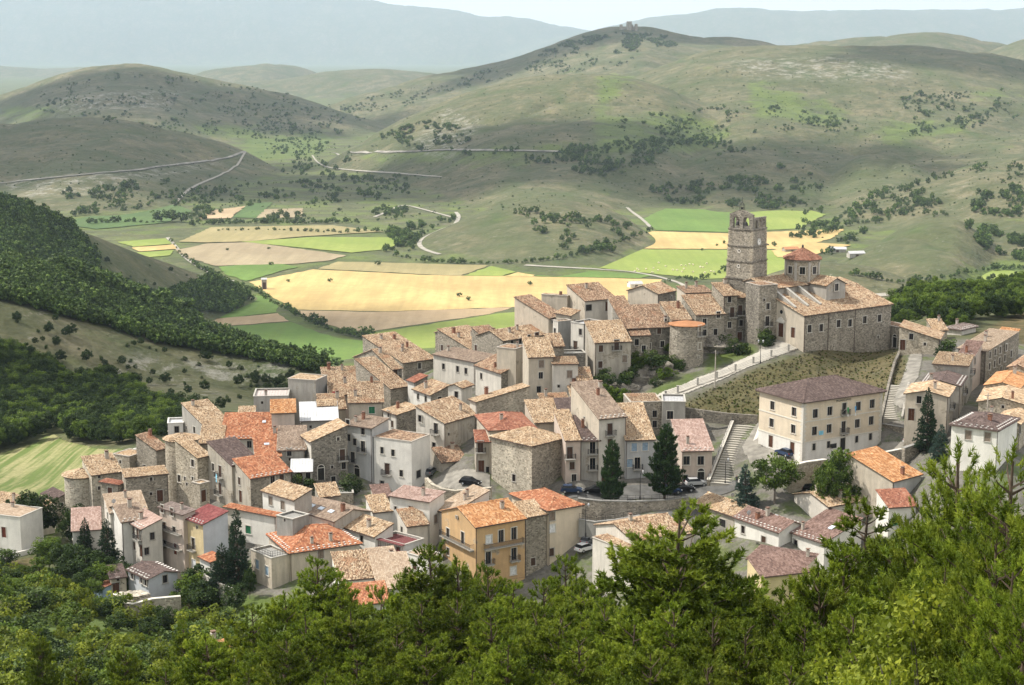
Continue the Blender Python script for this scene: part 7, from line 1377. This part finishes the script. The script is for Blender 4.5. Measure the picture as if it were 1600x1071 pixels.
def leafy_proto(name, seed, Ht=7.0, Rx=3.0, Rz=2.6, nclump=60, nleaf=90, ls=.16, matn='leaf_mid', trunk=True, cr_=.75):
    rng = np.random.default_rng(seed); c = rng.normal(size=(nclump, 3)); c /= np.linalg.norm(c, axis=1)[:, None]; r = rng.uniform(.35, 1.0, nclump) ** .55; c = c * r[:, None] * np.array([Rx, Rx, Rz]); c[:, 2] = np.where(c[:, 2] < -Rz * .55, -Rz * .55, c[:, 2]); c *= (1 + .18 * np.sin(3 * np.arctan2(c[:, 1], c[:, 0]) + seed))[:, None]; c[:, 2] += Ht - Rz
    rad = rng.uniform(.55, 1.15, nclump) * cr_; d = rng.normal(size=(nclump, nleaf, 3)); d /= np.linalg.norm(d, axis=-1, keepdims=True); p = c[:, None] + d * (rad[:, None] * rng.uniform(.45, 1.0, (nclump, nleaf)) ** .6)[..., None]
    a = rng.normal(size=p.shape); a /= np.linalg.norm(a, axis=-1, keepdims=True); nrm = d + rng.normal(0, .6, p.shape) + np.array([0, 0, .4]); b = np.cross(nrm, a); b /= np.maximum(np.linalg.norm(b, axis=-1, keepdims=True), 1e-6); s = ls * rng.uniform(.6, 1.3, p.shape[:2])[..., None]
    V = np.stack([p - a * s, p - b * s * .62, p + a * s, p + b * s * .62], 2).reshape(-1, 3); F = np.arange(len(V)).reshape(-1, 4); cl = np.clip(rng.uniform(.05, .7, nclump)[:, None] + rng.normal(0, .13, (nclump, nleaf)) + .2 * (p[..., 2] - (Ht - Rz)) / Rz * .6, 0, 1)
    tb = MB()
    if trunk:
        tb.tube((0, 0, -.8), (.1, .05, Ht * .45), .09 * Ht / 4, .055 * Ht / 4, 7)
        for k in range(min(12, nclump)): tb.tube((.1, .05, Ht * rng.uniform(.25, .45)), tuple(c[k]), .035 * Ht / 5, .012, 5)
    else: [tb.tube((rng.normal(0, .15), rng.normal(0, .15), -.5), tuple(c[k]), .04, .012, 4) for k in range(min(8, nclump))]
    return dict(tr=tb.mesh(name + '_trunk', 'bark_grey'), cr=leaf_mesh(name + '_crown', V, F, np.repeat(cl.ravel(), 4), matn), H=Ht)
PINES = [pine_proto('pine_a', 11, 12.5, 3.9, .08, .6, .3, .7, 9, .19, 22, width=.034, dens=1.85), pine_proto('pine_b', 12, 12.5, 3.6, .12, .7, .35, .7, 9, .19, 22, width=.034, dens=1.85), pine_proto('pine_c', 13, 12.0, 4.2, .1, .55, .3, .72, 9, .19, 22, width=.034, dens=1.85)]
PINE_NEAR = [pine_proto('pine_near', 21, 10.5, 3.8, .1, .6, .35, .72, 10, .16, 26, width=.017, dens=1.9), pine_proto('pine_near_b', 22, 10.5, 3.6, .08, .65, .35, .72, 10, .16, 26, width=.017, dens=1.9)]
PINE_DARK = [pine_proto('pine_dark', 31, 11, 2.9, .16, .5, .3, .45, 7, .3, 12, 'needles_dark', width=.075, dens=1.2)]
SPRUCE = [pine_proto('spruce', 41, 11, 3.1, .03, 1.0, .1, .36, 8, .24, 10, 'spruce', True, .075), pine_proto('spruce_b', 42, 10, 3.3, .02, .95, .1, .36, 8, .24, 10, 'spruce', True, .075)]
CEDAR = [pine_proto('cedar', 51, 8, 3.0, .03, .85, .1, .36, 8, .24, 10, 'cedar_blue', True, .075)]
LEAFY = [leafy_proto('leafy', 61), leafy_proto('leafy_b', 62, 6.5, 2.8, 2.8)]; LEAFY_D = [leafy_proto('leafy_dark', 63, 6.5, 2.7, 2.6, matn='leaf_dark'), leafy_proto('leafy_dark_b', 64, 7.0, 2.5, 3.0, matn='leaf_dark')]; LEAFY_B = [leafy_proto('leafy_bright', 65, 6.0, 2.4, 2.3, matn='leaf_bright')]
BUSH = [leafy_proto('bush', 66, 2.4, 1.6, 1.3, 26, 70, .13, 'leaf_mid', False, .6), leafy_proto('bush_bright', 67, 2.2, 1.5, 1.2, 26, 70, .13, 'leaf_bright', False, .6), leafy_proto('bush_dark', 68, 2.6, 1.6, 1.4, 26, 70, .13, 'leaf_dark', False, .6)]
LEAFY_N = leafy_proto('leafy_near', 69, 6.0, 2.4, 2.3, 110, 130, .07, 'leaf_bright', True, .6); WEED = leafy_proto('weed', 70, 2.2, 1.6, 1.1, 22, 40, .16, 'weed', False, .6)
FAR = [leafy_proto('far_tree', 71, 6.0, 3.0, 2.6, 22, 16, .55, 'leaf_far', True, 1.0), leafy_proto('far_tree_b', 72, 6.5, 2.7, 3.0, 22, 16, .55, 'leaf_far', True, 1.0), leafy_proto('far_bush', 73, 3.2, 2.2, 1.6, 14, 14, .5, 'leaf_hill', False, .9)]
def plant(pr, p, h, label, cat='tree', name='tree', group=None, wide=1.0, rz=None, parts=True):
    s = h / pr['H']; r = empty(name, p, random.uniform(0, 6.28) if rz is None else rz); r.scale = (s * wide, s * wide, s); tag(r, label, cat, group); link_obj('trunk', pr['tr'], r); link_obj('crown', pr['cr'], r); return r
def top_tree(pr, u, v, Y, label, name='pine_tree', group=None, wide=1.0, hmax=22):
    """tree whose tip shows at photo pixel (u, v)"""
    p = P(u, v, Y); g = float(ground(p.x, p.y)); h = p.z - g
    if not 2 < h < hmax: print('TREE', label, round(h, 1))
    h = min(max(h, 2.5), hmax); plant(pr, (p.x, p.y, g - .1), h, label, 'tree', name, group, wide)
# ---------------------------------------------------------------- foreground pines
GP = 'pines on the slope in the foreground'; LP = None; ORD = ['first', 'second', 'third', 'fourth', 'fifth', 'sixth', 'seventh', 'eighth', 'ninth', 'tenth', 'eleventh', 'twelfth', 'thirteenth', 'fourteenth', 'fifteenth', 'sixteenth', 'seventeenth', 'eighteenth', 'nineteenth', 'twentieth', 'twenty-first', 'twenty-second', 'twenty-third', 'twenty-fourth', 'twenty-fifth']
far_row = [(497, 872, 135, 1.0), (670, 852, 120, 1.15), (590, 915, 130, .9), (765, 885, 116, .95), (885, 868, 120, .8), (560, 940, 108, 1), (945, 935, 108, .9), (395, 945, 135, 1), (835, 940, 104, .9), (712, 925, 105, 1.), (620, 965, 98, 1.)]
far_row += [(455, 925, 128, .9), (530, 900, 133, .8), (630, 895, 124, .8), (715, 872, 120, .85), (800, 915, 112, .9), (850, 905, 114, .9), (920, 905, 112, .9), (655, 930, 104, 1.), (770, 945, 98, 1.), (880, 945, 98, 1.), (480, 950, 112, 1.)]
far_row += [(900, 885, 165, .8), (930, 905, 160, .8), (862, 925, 150, .9)]
mid_row = [(1238, 908, 96, 0.9), (1178, 902, 100, 0.9), (1040, 850, 90, 0.86), (1110, 845, 90, 0.86), (1180, 925, 84, 0.86), (1050, 940, 78, 0.96), (1320, 850, 74, 0.77), (1385, 835, 70, 0.77), (1330, 945, 60, 0.96), (1165, 965, 68, 0.96), (1073, 785, 86, 1.2), (1150, 895, 86, 0.86), (1005, 895, 92, 0.86), (1212, 930, 78, 0.86), (1118, 945, 72, 0.86), (1350, 783, 76, 1.1), (1290, 880, 70, 0.77), (1405, 862, 66, 0.86), (1255, 960, 63, 0.86), (980, 960, 80, 0.86)]
near_row = [(1475, 735, 56, 0.52), (1545, 745, 50, 0.75), (1425, 810, 60, 0.52), (1520, 880, 44, 0.75), (1440, 905, 52, 0.58), (1580, 870, 40, 0.75), (1513, 690, 52, 0.83), (1447, 770, 60, 0.58), (1592, 697, 46, 0.83), (1563, 810, 42, 0.75), (1478, 868, 50, 0.55), (1606, 900, 36, 0.75), (1398, 950, 54, 0.55), (1640, 760, 42, 0.75)]
low_row = [(285, 968, 150, .9), (190, 1010, 135, .8), (60, 985, 150, .8), (120, 1030, 120, .9), (322, 992, 112, 1), (445, 990, 96, 1), (555, 1020, 84, 1), (678, 990, 84, 1), (790, 1000, 78, 1), (905, 985, 76, 1), (1010, 1012, 66, 1), (1105, 1022, 60, 1), (1225, 1025, 53, 1), (1345, 1010, 46, 1), (735, 1040, 66, 1), (860, 1050, 60, 1), (970, 1060, 56, 1), (505, 1050, 74, 1), (385, 1040, 86, 1), (250, 1040, 100, 1)]
uniq = {(497, 872): 'slender pine with open crown in front of the orange hipped roof', (670, 852): 'broad pine with several tips in front of the ochre house', (885, 868): 'round-topped pine in front of the cream house', (1073, 785): 'tallest dark pine at the centre right in front of the white gable', (1350, 783): 'spreading pine with a dark trunk in front of the brown-roofed houses', (1513, 690): 'large pine crown below the brown hipped roof at right', (1592, 697): 'large pine crown cut by the right edge', (1563, 810): 'nearest bushy pine at the right edge with visible needles'}
for rw, lab in ((far_row, 'back row of foreground pines'), (mid_row, 'middle row of foreground pines'), (near_row, 'pine clump at the right edge'), (low_row, 'front row of foreground pines')):
    rest = sorted(q[:2] for q in rw if q[:2] not in uniq)
    for k, q in enumerate(rest): uniq[q] = 'green pine, %s from the left in the %s' % (ORD[k], lab)
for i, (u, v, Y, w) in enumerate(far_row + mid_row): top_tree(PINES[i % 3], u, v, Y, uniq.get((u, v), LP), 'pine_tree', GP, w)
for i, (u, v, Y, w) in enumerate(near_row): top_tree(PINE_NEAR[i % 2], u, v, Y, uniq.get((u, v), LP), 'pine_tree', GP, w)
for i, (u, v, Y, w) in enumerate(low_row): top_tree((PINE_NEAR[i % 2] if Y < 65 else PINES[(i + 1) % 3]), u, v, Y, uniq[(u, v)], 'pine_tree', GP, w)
top_tree(LEAFY_N, 1482, 965, 44, 'bright yellow-green leafy tree among the right pines', 'broadleaf_tree', None, .9); top_tree(LEAFY_N, 1345, 1058, 38, 'bright yellow-green leafy sapling at the bottom right', 'broadleaf_tree', None, .8); top_tree(LEAFY_B[0], 345, 1000, 118, 'lime green leafy tree behind the lower left pines', 'broadleaf_tree', None, .8)
# ---------------------------------------------------------------- trees in the village
def base_tree(pr, u, v, Y, h, label, name, wide=1.0, group=None): p = P(u, v, Y); g = float(ground(p.x, p.y)); plant(pr, (p.x, p.y, g - .1), h, label, 'tree', name, group, wide)
top_tree(PINE_DARK[0], 957, 691, 290, 'dark pine standing in front of the two brown balconies', 'pine_tree', None, .72); top_tree(PINE_DARK[0], 1041, 666, 290, 'broad dark pine in front of the pink-roofed house', 'pine_tree', None, .85); top_tree(LEAFY[0], 1212, 711, 284, 'round green broadleaf tree below the town hall', 'broadleaf_tree', None, 1.1); top_tree(CEDAR[0], 1167, 727, 285, 'blue-grey conifer left of the round green tree', 'conifer_tree', None, .9)
top_tree(LEAFY[1], 1315, 708, 283, 'small leafy tree right of the stone pier below the town hall', 'broadleaf_tree', None, .75); top_tree(LEAFY[0], 1297, 727, 281, 'low leafy tree against the pier below the town hall', 'broadleaf_tree', None, .75); top_tree(SPRUCE[0], 1452, 606, 294, 'tall dark conifer in front of the straw-roofed house at right', 'conifer_tree', None, .8); top_tree(CEDAR[0], 1470, 664, 285, 'blue-grey conifer below the tall dark conifer', 'conifer_tree', None, .9)
top_tree(SPRUCE[0], 368, 796, 268, 'tall slim spruce in front of the white house with green shutter', 'conifer_tree', None, .72); top_tree(SPRUCE[1], 345, 850, 266, 'shorter spruce left of the tall slim spruce', 'conifer_tree', None, 1.0); top_tree(SPRUCE[1], 131, 811, 290, 'dark spruce below the pinkish-brown roof', 'conifer_tree', None, .85); top_tree(SPRUCE[0], 167, 812, 284, 'broader dark spruce left of the pink-roofed white house', 'conifer_tree', None, 1.0); top_tree(LEAFY_D[0], 389, 890, 262, 'dark ivy-like column tree at the terrace wing', 'conifer_tree', None, .55)
top_tree(LEAFY_D[1], 55, 771, 312, 'dark round tree in the far left garden', 'broadleaf_tree', None, 1.2); top_tree(LEAFY_D[0], 36, 776, 314, 'dark tree behind the white house at the left edge', 'broadleaf_tree', None, .9); top_tree(LEAFY_D[1], 114, 792, 306, 'dark bushy tree at the foot of the leftmost round tower', 'broadleaf_tree', None, .9)
# ---------------------------------------------------------------- lower-left slope: leafy trees and shrubs
GL = 'leafy trees and shrubs on the lower left slope'
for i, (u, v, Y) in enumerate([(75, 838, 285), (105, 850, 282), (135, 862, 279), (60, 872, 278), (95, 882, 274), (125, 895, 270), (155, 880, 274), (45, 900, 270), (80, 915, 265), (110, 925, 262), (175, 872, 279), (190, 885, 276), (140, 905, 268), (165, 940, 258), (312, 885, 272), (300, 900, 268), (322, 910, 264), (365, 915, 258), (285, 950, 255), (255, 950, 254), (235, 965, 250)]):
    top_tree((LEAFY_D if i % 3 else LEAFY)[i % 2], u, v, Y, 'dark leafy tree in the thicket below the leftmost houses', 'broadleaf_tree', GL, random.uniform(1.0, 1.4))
rr = random.Random(5); slopepoly = [(-20, 880), (60, 890), (150, 960), (215, 950), (280, 985), (330, 965), (420, 1000), (330, 1075), (-20, 1090)]; cnt = 0
while cnt < 90:
    u, v = rr.uniform(-20, 430), rr.uniform(880, 1090)
    if not in_poly(u, v, slopepoly) or in_poly(u, v, [(160, 985), (262, 995), (255, 1050), (150, 1040)]) or in_poly(u, v, [(195, 935), (335, 912), (335, 962), (225, 985)]): continue
    w, ok = hit([u], [v], 60); k = rr.choice([0, 1, 1, 2, 0, 2]); plant(BUSH[k], tuple(w[0]), rr.uniform(2.0, 4.4), ['mid green shrub on the lower left slope', 'yellow-green shrub on the lower left slope', 'dark green shrub on the lower left slope'][k], 'shrub', 'shrub', ['mid green shrubs', 'yellow-green shrubs', 'dark green shrubs'][k] + ' on the lower left slope', rr.uniform(1.0, 1.5)); cnt += 1
for u, v, lab in ((1000, 575, 'dark ivy bush on the rocks under the long grey house'), (1012, 590, 'dark ivy bush at the left of the lawn under the long grey house'), (1040, 555, 'ivy bush beside the round bastion'), (1105, 545, 'bush right of the round bastion'), (1130, 548, 'bush below the narrow tall stone house'), (1150, 555, 'low bush beside the upper ramp'), (1195, 540, 'dark shrub at the bell tower foot'), (838, 640, 'ivy bush around the little door below the beige house'), (856, 648, 'ivy bush right of the little door'), (470, 770, 'small bush in front of the arched door'), (545, 770, 'overgrown bush at the foot of the slender grey house'), (628, 757, 'bush at the foot of the blank white house'), (1480, 556, 'green bush by the alley right of the church')):
    w, ok = hit([u], [v], 200); plant(BUSH[2], tuple(w[0]), 3.4, lab, 'bush', 'bush', None, 1.3)
rr = random.Random(8)
for k in range(26): u = rr.uniform(935, 1060); v = 640 - (u - 935) * .45 + rr.uniform(-28, 4); w, ok = hit([u], [v], 300); plant(BUSH[2 if k % 3 else 0], tuple(w[0] + np.array([0, 0, rr.uniform(0, 3.5) if u < 1045 else 0])), rr.uniform(1.6, 3.4), 'dark ivy clump on the rocks between weathered house and round bastion', 'bush', 'ivy_bush', 'ivy on the rocks below the long grey house', 1.3)
# ---------------------------------------------------------------- woods, scrub and hedges
def gn_scatter(name, label, pts, sizes, pr, parts=('cr',), kind='stuff'):
    """one object that scatters a tree over its points"""
    pts = np.asarray(pts); me = bpy.data.meshes.new(name); me.vertices.add(len(pts)); c = pts.mean(0); me.vertices.foreach_set('co', (pts - c).astype(np.float32).ravel()); a = me.attributes.new('size', 'FLOAT', 'POINT'); a.data.foreach_set('value', np.asarray(sizes, np.float32)); a = me.attributes.new('turn', 'FLOAT', 'POINT'); a.data.foreach_set('value', RNG.uniform(0, 6.28, len(pts)).astype(np.float32))
    o = link_obj(name, me, loc=tuple(c)); tag(o, label, kind=kind); po = bpy.data.objects.new(name + '_source', pr['cr'])
    ng = bpy.data.node_groups.new(name, 'GeometryNodeTree'); ng.interface.new_socket('Geometry', in_out='INPUT', socket_type='NodeSocketGeometry'); ng.interface.new_socket('Geometry', in_out='OUTPUT', socket_type='NodeSocketGeometry'); N = ng.nodes
    gi = N.new('NodeGroupInput'); go = N.new('NodeGroupOutput'); ip = N.new('GeometryNodeInstanceOnPoints'); oi = N.new('GeometryNodeObjectInfo'); oi.inputs['Object'].default_value = po; oi.inputs['As Instance'].default_value = True
    sa = N.new('GeometryNodeInputNamedAttribute'); sa.data_type = 'FLOAT'; sa.inputs[0].default_value = 'size'; ta = N.new('GeometryNodeInputNamedAttribute'); ta.data_type = 'FLOAT'; ta.inputs[0].default_value = 'turn'; cx = N.new('ShaderNodeCombineXYZ'); lk = ng.links.new
    lk(gi.outputs[0], ip.inputs['Points']); lk(oi.outputs['Geometry'], ip.inputs['Instance']); lk(sa.outputs['Attribute'], ip.inputs['Scale']); lk(ta.outputs['Attribute'], cx.inputs[2]); lk(cx.outputs[0], ip.inputs['Rotation']); lk(ip.outputs[0], go.inputs[0])
    o.modifiers.new('scatter', 'NODES').node_group = ng; return o
def pix_scatter(poly, n, ymin=430, clump=0.0, seed=0):
    rng = np.random.default_rng(seed + 100); xs = [p[0] for p in poly]; ys = [p[1] for p in poly]; out = []
    U = rng.uniform(min(xs), max(xs), n * 8); Vv = rng.uniform(min(ys), max(ys), n * 8); k = in_poly(U, Vv, poly); U, Vv = U[k], Vv[k]
    if clump: q = vnoise(U / clump + seed, Vv / clump * 2.2, seed + 3) + .5 * vnoise(U / clump * 3, Vv / clump * 6, seed + 9); k = q > np.quantile(q, .58); U, Vv = U[k], Vv[k]
    U, Vv = U[:n], Vv[:n]; w, ok = hit(U, Vv, ymin); return w[ok]
def wood(name, label, polys, n, size, prs, ymin=430, clump=0.0, seed=0):
    pts = np.concatenate([pix_scatter(p, int(n * f), ymin, clump, seed + i) for i, (p, f) in enumerate(polys)])
    pick = RNG.integers(0, len(prs), len(pts))
    for k, pr in enumerate(prs):
        q = pts[pick == k]
        if len(q): gn_scatter(name, label, q, size[0] + (size[1] - size[0]) * RNG.beta(1.1, 2.4 if ymin >= 1000 else 1.3, len(q)), pr)
WR = [(-40, 295), (0, 306), (40, 321), (80, 344), (110, 354), (125, 376), (150, 402), (150, 432), (250, 472), (330, 438), (375, 460), (394, 470), (362, 490), (300, 491), (245, 478), (200, 470), (150, 450), (60, 415), (0, 405), (-40, 398)]
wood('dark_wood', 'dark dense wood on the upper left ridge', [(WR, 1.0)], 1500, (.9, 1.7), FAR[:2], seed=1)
WB = [(-40, 396), (0, 404), (60, 416), (118, 438), (160, 453), (205, 472), (243, 479), (298, 497), (353, 521), (412, 540), (470, 561), (527, 580), (500, 586), (430, 570), (330, 552), (240, 537), (180, 517), (100, 497), (50, 482), (-40, 462)]
wood('ridge_wood', 'green wood band along the middle left ridge', [(WB, 1.0)], 1700, (.55, 1.15), FAR[:2], seed=2)
WG = [(-40, 545), (40, 568), (90, 583), (110, 606), (160, 600), (215, 612), (222, 640), (270, 645), (310, 655), (330, 652), (310, 668), (250, 692), (200, 697), (150, 700), (110, 690), (90, 672), (60, 690), (0, 705), (-40, 715)]
wood('gully_wood', 'dense green wood in the gully behind the striped meadow', [(WG, 1.0)], 950, (.6, 1.15), [LEAFY[0], LEAFY_D[0], LEAFY_D[1]], 330, seed=3)
wood('hill_scrub', 'scattered dark bushes on the bare left spur', [([(90, 505), (330, 560), (480, 575), (500, 600), (430, 640), (330, 680), (240, 640), (215, 600), (90, 560)], 1.0), ([(0, 475), (120, 510), (100, 600), (0, 570)], .5), ([(380, 590), (540, 590), (520, 610), (420, 640)], .9), ([(150, 400), (300, 425), (310, 445), (250, 468), (170, 440)], .3)], 60, (.3, .8), [LEAFY_D[0], BUSH[2]], 430, seed=4)
wood('scrub_belt', 'dark scrub on the slope behind the church', [([(1395, 474), (1450, 452), (1540, 440), (1640, 425), (1640, 500), (1545, 500), (1505, 522), (1440, 505), (1395, 512)], 1.0)], 380, (.5, 1.1), [LEAFY_D[0], LEAFY[1], LEAFY[0]], 380, seed=5)
HS = [([(40, 150), (200, 110), (420, 140), (520, 165), (500, 215), (300, 210), (60, 175)], 1.0), ([(845, 82), (900, 60), (960, 52), (1040, 55), (1060, 72), (980, 85), (880, 84)], 1.5), ([(520, 165), (700, 125), (860, 82), (1000, 90), (960, 110), (800, 120), (640, 165), (560, 190)], .9), ([(560, 225), (660, 190), (740, 195), (730, 235), (620, 240)], .35), ([(960, 185), (1100, 170), (1340, 160), (1340, 205), (1120, 215), (980, 232)], .45), ([(1400, 150), (1560, 140), (1600, 150), (1590, 190), (1420, 215)], .4), ([(380, 165), (540, 170), (560, 230), (420, 245)], .35)]
wood('far_scrub', 'scrub and small trees on the far hills', HS, 900, (.3, 1.9), [FAR[2], FAR[0]], 2000, 22, 6)
HV = [([(700, 240), (1100, 215), (1200, 235), (1000, 262), (760, 255)], 1.0), ([(1000, 300), (1250, 255), (1300, 300), (1240, 330), (1050, 320)], .9), ([(1260, 330), (1440, 280), (1600, 250), (1600, 340), (1400, 340), (1300, 400), (1230, 390)], 1.2), ([(250, 300), (640, 270), (640, 345), (300, 352)], 1.2), ([(390, 210), (560, 240), (560, 290), (430, 270)], .5), ([(80, 300), (260, 280), (280, 320), (110, 340)], .5), ([(1500, 350), (1600, 370), (1600, 410), (1540, 395)], .4), ([(850, 240), (1000, 250), (960, 290), (900, 270)], .3), ([(820, 330), (990, 350), (960, 395), (880, 400), (800, 330)], .35), ([(610, 355), (720, 340), (660, 370), (640, 400), (600, 395)], .5)]
wood('valley_scrub', 'green scrub in the folds around the valley', HV, 420, (.35, 2.0), [FAR[2], FAR[0], FAR[1]], 1000, 26, 7)
ALLH = [([(0, 110), (200, 100), (520, 165), (700, 150), (860, 85), (1180, 72), (1600, 80), (1600, 340), (1200, 330), (1000, 320), (560, 345), (200, 320), (0, 290)], 1.0)]
wood('lone_bushes', 'tiny scattered bushes over all the far hills', ALLH, 3200, (.15, .9), [FAR[2]], 1400, 0, 8)
# hedge trees of the valley, one by one
def hedge(line, gap, h, label, group, jit=2.0, ymin=700):
    d = np.array(line, float); t = np.concatenate([[0], np.cumsum(np.hypot(*np.diff(d, axis=0).T))]); n = int(t[-1] / gap); tt = np.linspace(0, t[-1], n) + RNG.uniform(-gap * .3, gap * .3, n)
    w, ok = hit(np.interp(tt, t, d[:, 0]) + RNG.normal(0, jit * .4, n), np.interp(tt, t, d[:, 1]) + RNG.normal(0, jit * .3, n), ymin)
    for q in w[ok]: k = random.randrange(2); plant(FAR[k], tuple(q), h * random.choice([.45, .6, .8, 1., 1.25]), label, 'tree', 'hedge_tree', group, random.uniform(.9, 1.25))
hedge([(402, 458), (430, 476), (470, 497), (505, 514), (545, 526), (572, 531)], 6, 7, 'round dark tree in the hedge below the golden wheat field', 'hedge below the golden field')
hedge([(268, 380), (285, 400), (312, 421), (345, 437), (372, 449), (398, 456)], 6, 5.5, 'small dark tree in the hedge along the straight farm road', 'hedge along the straight farm road')
hedge([(615, 400), (650, 408), (700, 412), (760, 413), (830, 411), (880, 404), (930, 392), (980, 376), (1015, 362)], 7, 5.5, 'bush in the hedge around the foot of the low dome hill', 'hedge around the dome hill')
hedge([(640, 395), (650, 378), (670, 362), (690, 348)], 7, 7, 'bush on the left flank of the low dome hill', 'hedge left of the dome hill')
hedge([(140, 350), (200, 348), (240, 349)], 8, 7, 'dark tree in the far left hedge of the valley', 'far left valley hedge'); hedge([(300, 354), (340, 350), (400, 349), (470, 350), (560, 348)], 5, 6, 'dark tree in the long hedge across the far valley', 'long far valley hedge')
hedge([(340, 362), (420, 360), (520, 364), (600, 362)], 9, 5, 'small tree in the broken hedge in the far fields', 'broken hedge in the far fields'); hedge([(1040, 443), (1060, 436), (1085, 440), (1110, 432), (1140, 424)], 7, 6, 'bush by the farm road left of the bell tower', 'bushes left of the bell tower'); hedge([(1235, 372), (1280, 368), (1330, 352), (1370, 345)], 7, 7, 'bush in the hedge right of the dome', 'hedge right of the dome')
hedge([(1330, 430), (1400, 442), (1450, 440), (1530, 425), (1600, 420)], 8, 6, 'bush in the hedge behind the church at right', 'hedge behind the church'); hedge([(1120, 385), (1160, 372), (1210, 386)], 10, 5, 'bush near the yellow field by the tower', 'bushes by the tower field'); hedge([(560, 300), (600, 296), (640, 305)], 8, 7, 'dark tree on the shaded slope above the valley', 'trees on the shaded slope')
for u, v, h, lab in ((252, 348, 17, 'large round tree at the far left of the valley'), (270, 347, 16, 'second large round tree at the far left of the valley'), (283, 348, 14, 'smaller round tree beside the two large ones in the far valley'), (516, 441, 4, 'bush clump in the golden field'), (718, 464, 4, 'dark bush in the lower golden field'), (732, 470, 4, 'small bush right of the dark one in the golden field'), (828, 446, 4, 'little bush in the golden field left of the skyline house'), (450, 441, 3, 'tiny bush at the left end of the golden field'), (512, 560, 8, 'lone round tree in the dark green field'), (527, 575, 7, 'tree at the tip of the left ridge'), (575, 527, 9, 'tree at the corner of the yellow-green meadow'), (988, 448, 5, 'bush beside the white farm shed'), (424, 415, 4, 'bush in the green oval field'), (355, 392, 3, 'bush in the pinkish ploughed field'), (420, 390, 3, 'second bush in the pinkish ploughed field'), (590, 415, 5, 'bush at the edge of the khaki strip'), (1097, 392, 3, 'lone bush in the bright green field')):
    w, ok = hit([u], [v], 600); plant(FAR[0], tuple(w[0]), h, lab, 'tree', 'field_tree', None, 1.2)
# hay bales on the bright green field
m = MB(); m.tube((-.75, 0, .75), (.75, 0, .75), .78, n=12); simple('hay', (.62, .56, .40), .9); bm_ = m.mesh('hay_bale', 'hay'); rr = random.Random(3)
for k in range(26):
    w, ok = hit([rr.uniform(990, 1120)], [rr.uniform(412, 428)], 900); o = link_obj('hay_bale', bm_, None, tuple(w[0] + np.array([0, 0, .3])), rr.uniform(0, 3.1)); tag(o, 'pale round hay bale on the bright green field behind the village', 'hay bale', 'hay bales on the green field')
# grass tufts on the bank
wood('bank_grass', 'dry grass and weeds on the bank below the church', [([(1040, 640), (1180, 578), (1262, 551), (1330, 535), (1400, 545), (1420, 575), (1375, 640), (1190, 655)], 1.0)], 2200, (.04, .14), [BUSH[0], WEED, WEED], 250, seed=12)
wood('slope_undergrowth', 'low green undergrowth on the foreground slope', [(slopepoly, .45), ([(330, 1000), (1600, 1000), (1600, 1090), (330, 1090)], .5)], 900, (.25, .75), [BUSH[0], BUSH[1]], 40, seed=13)
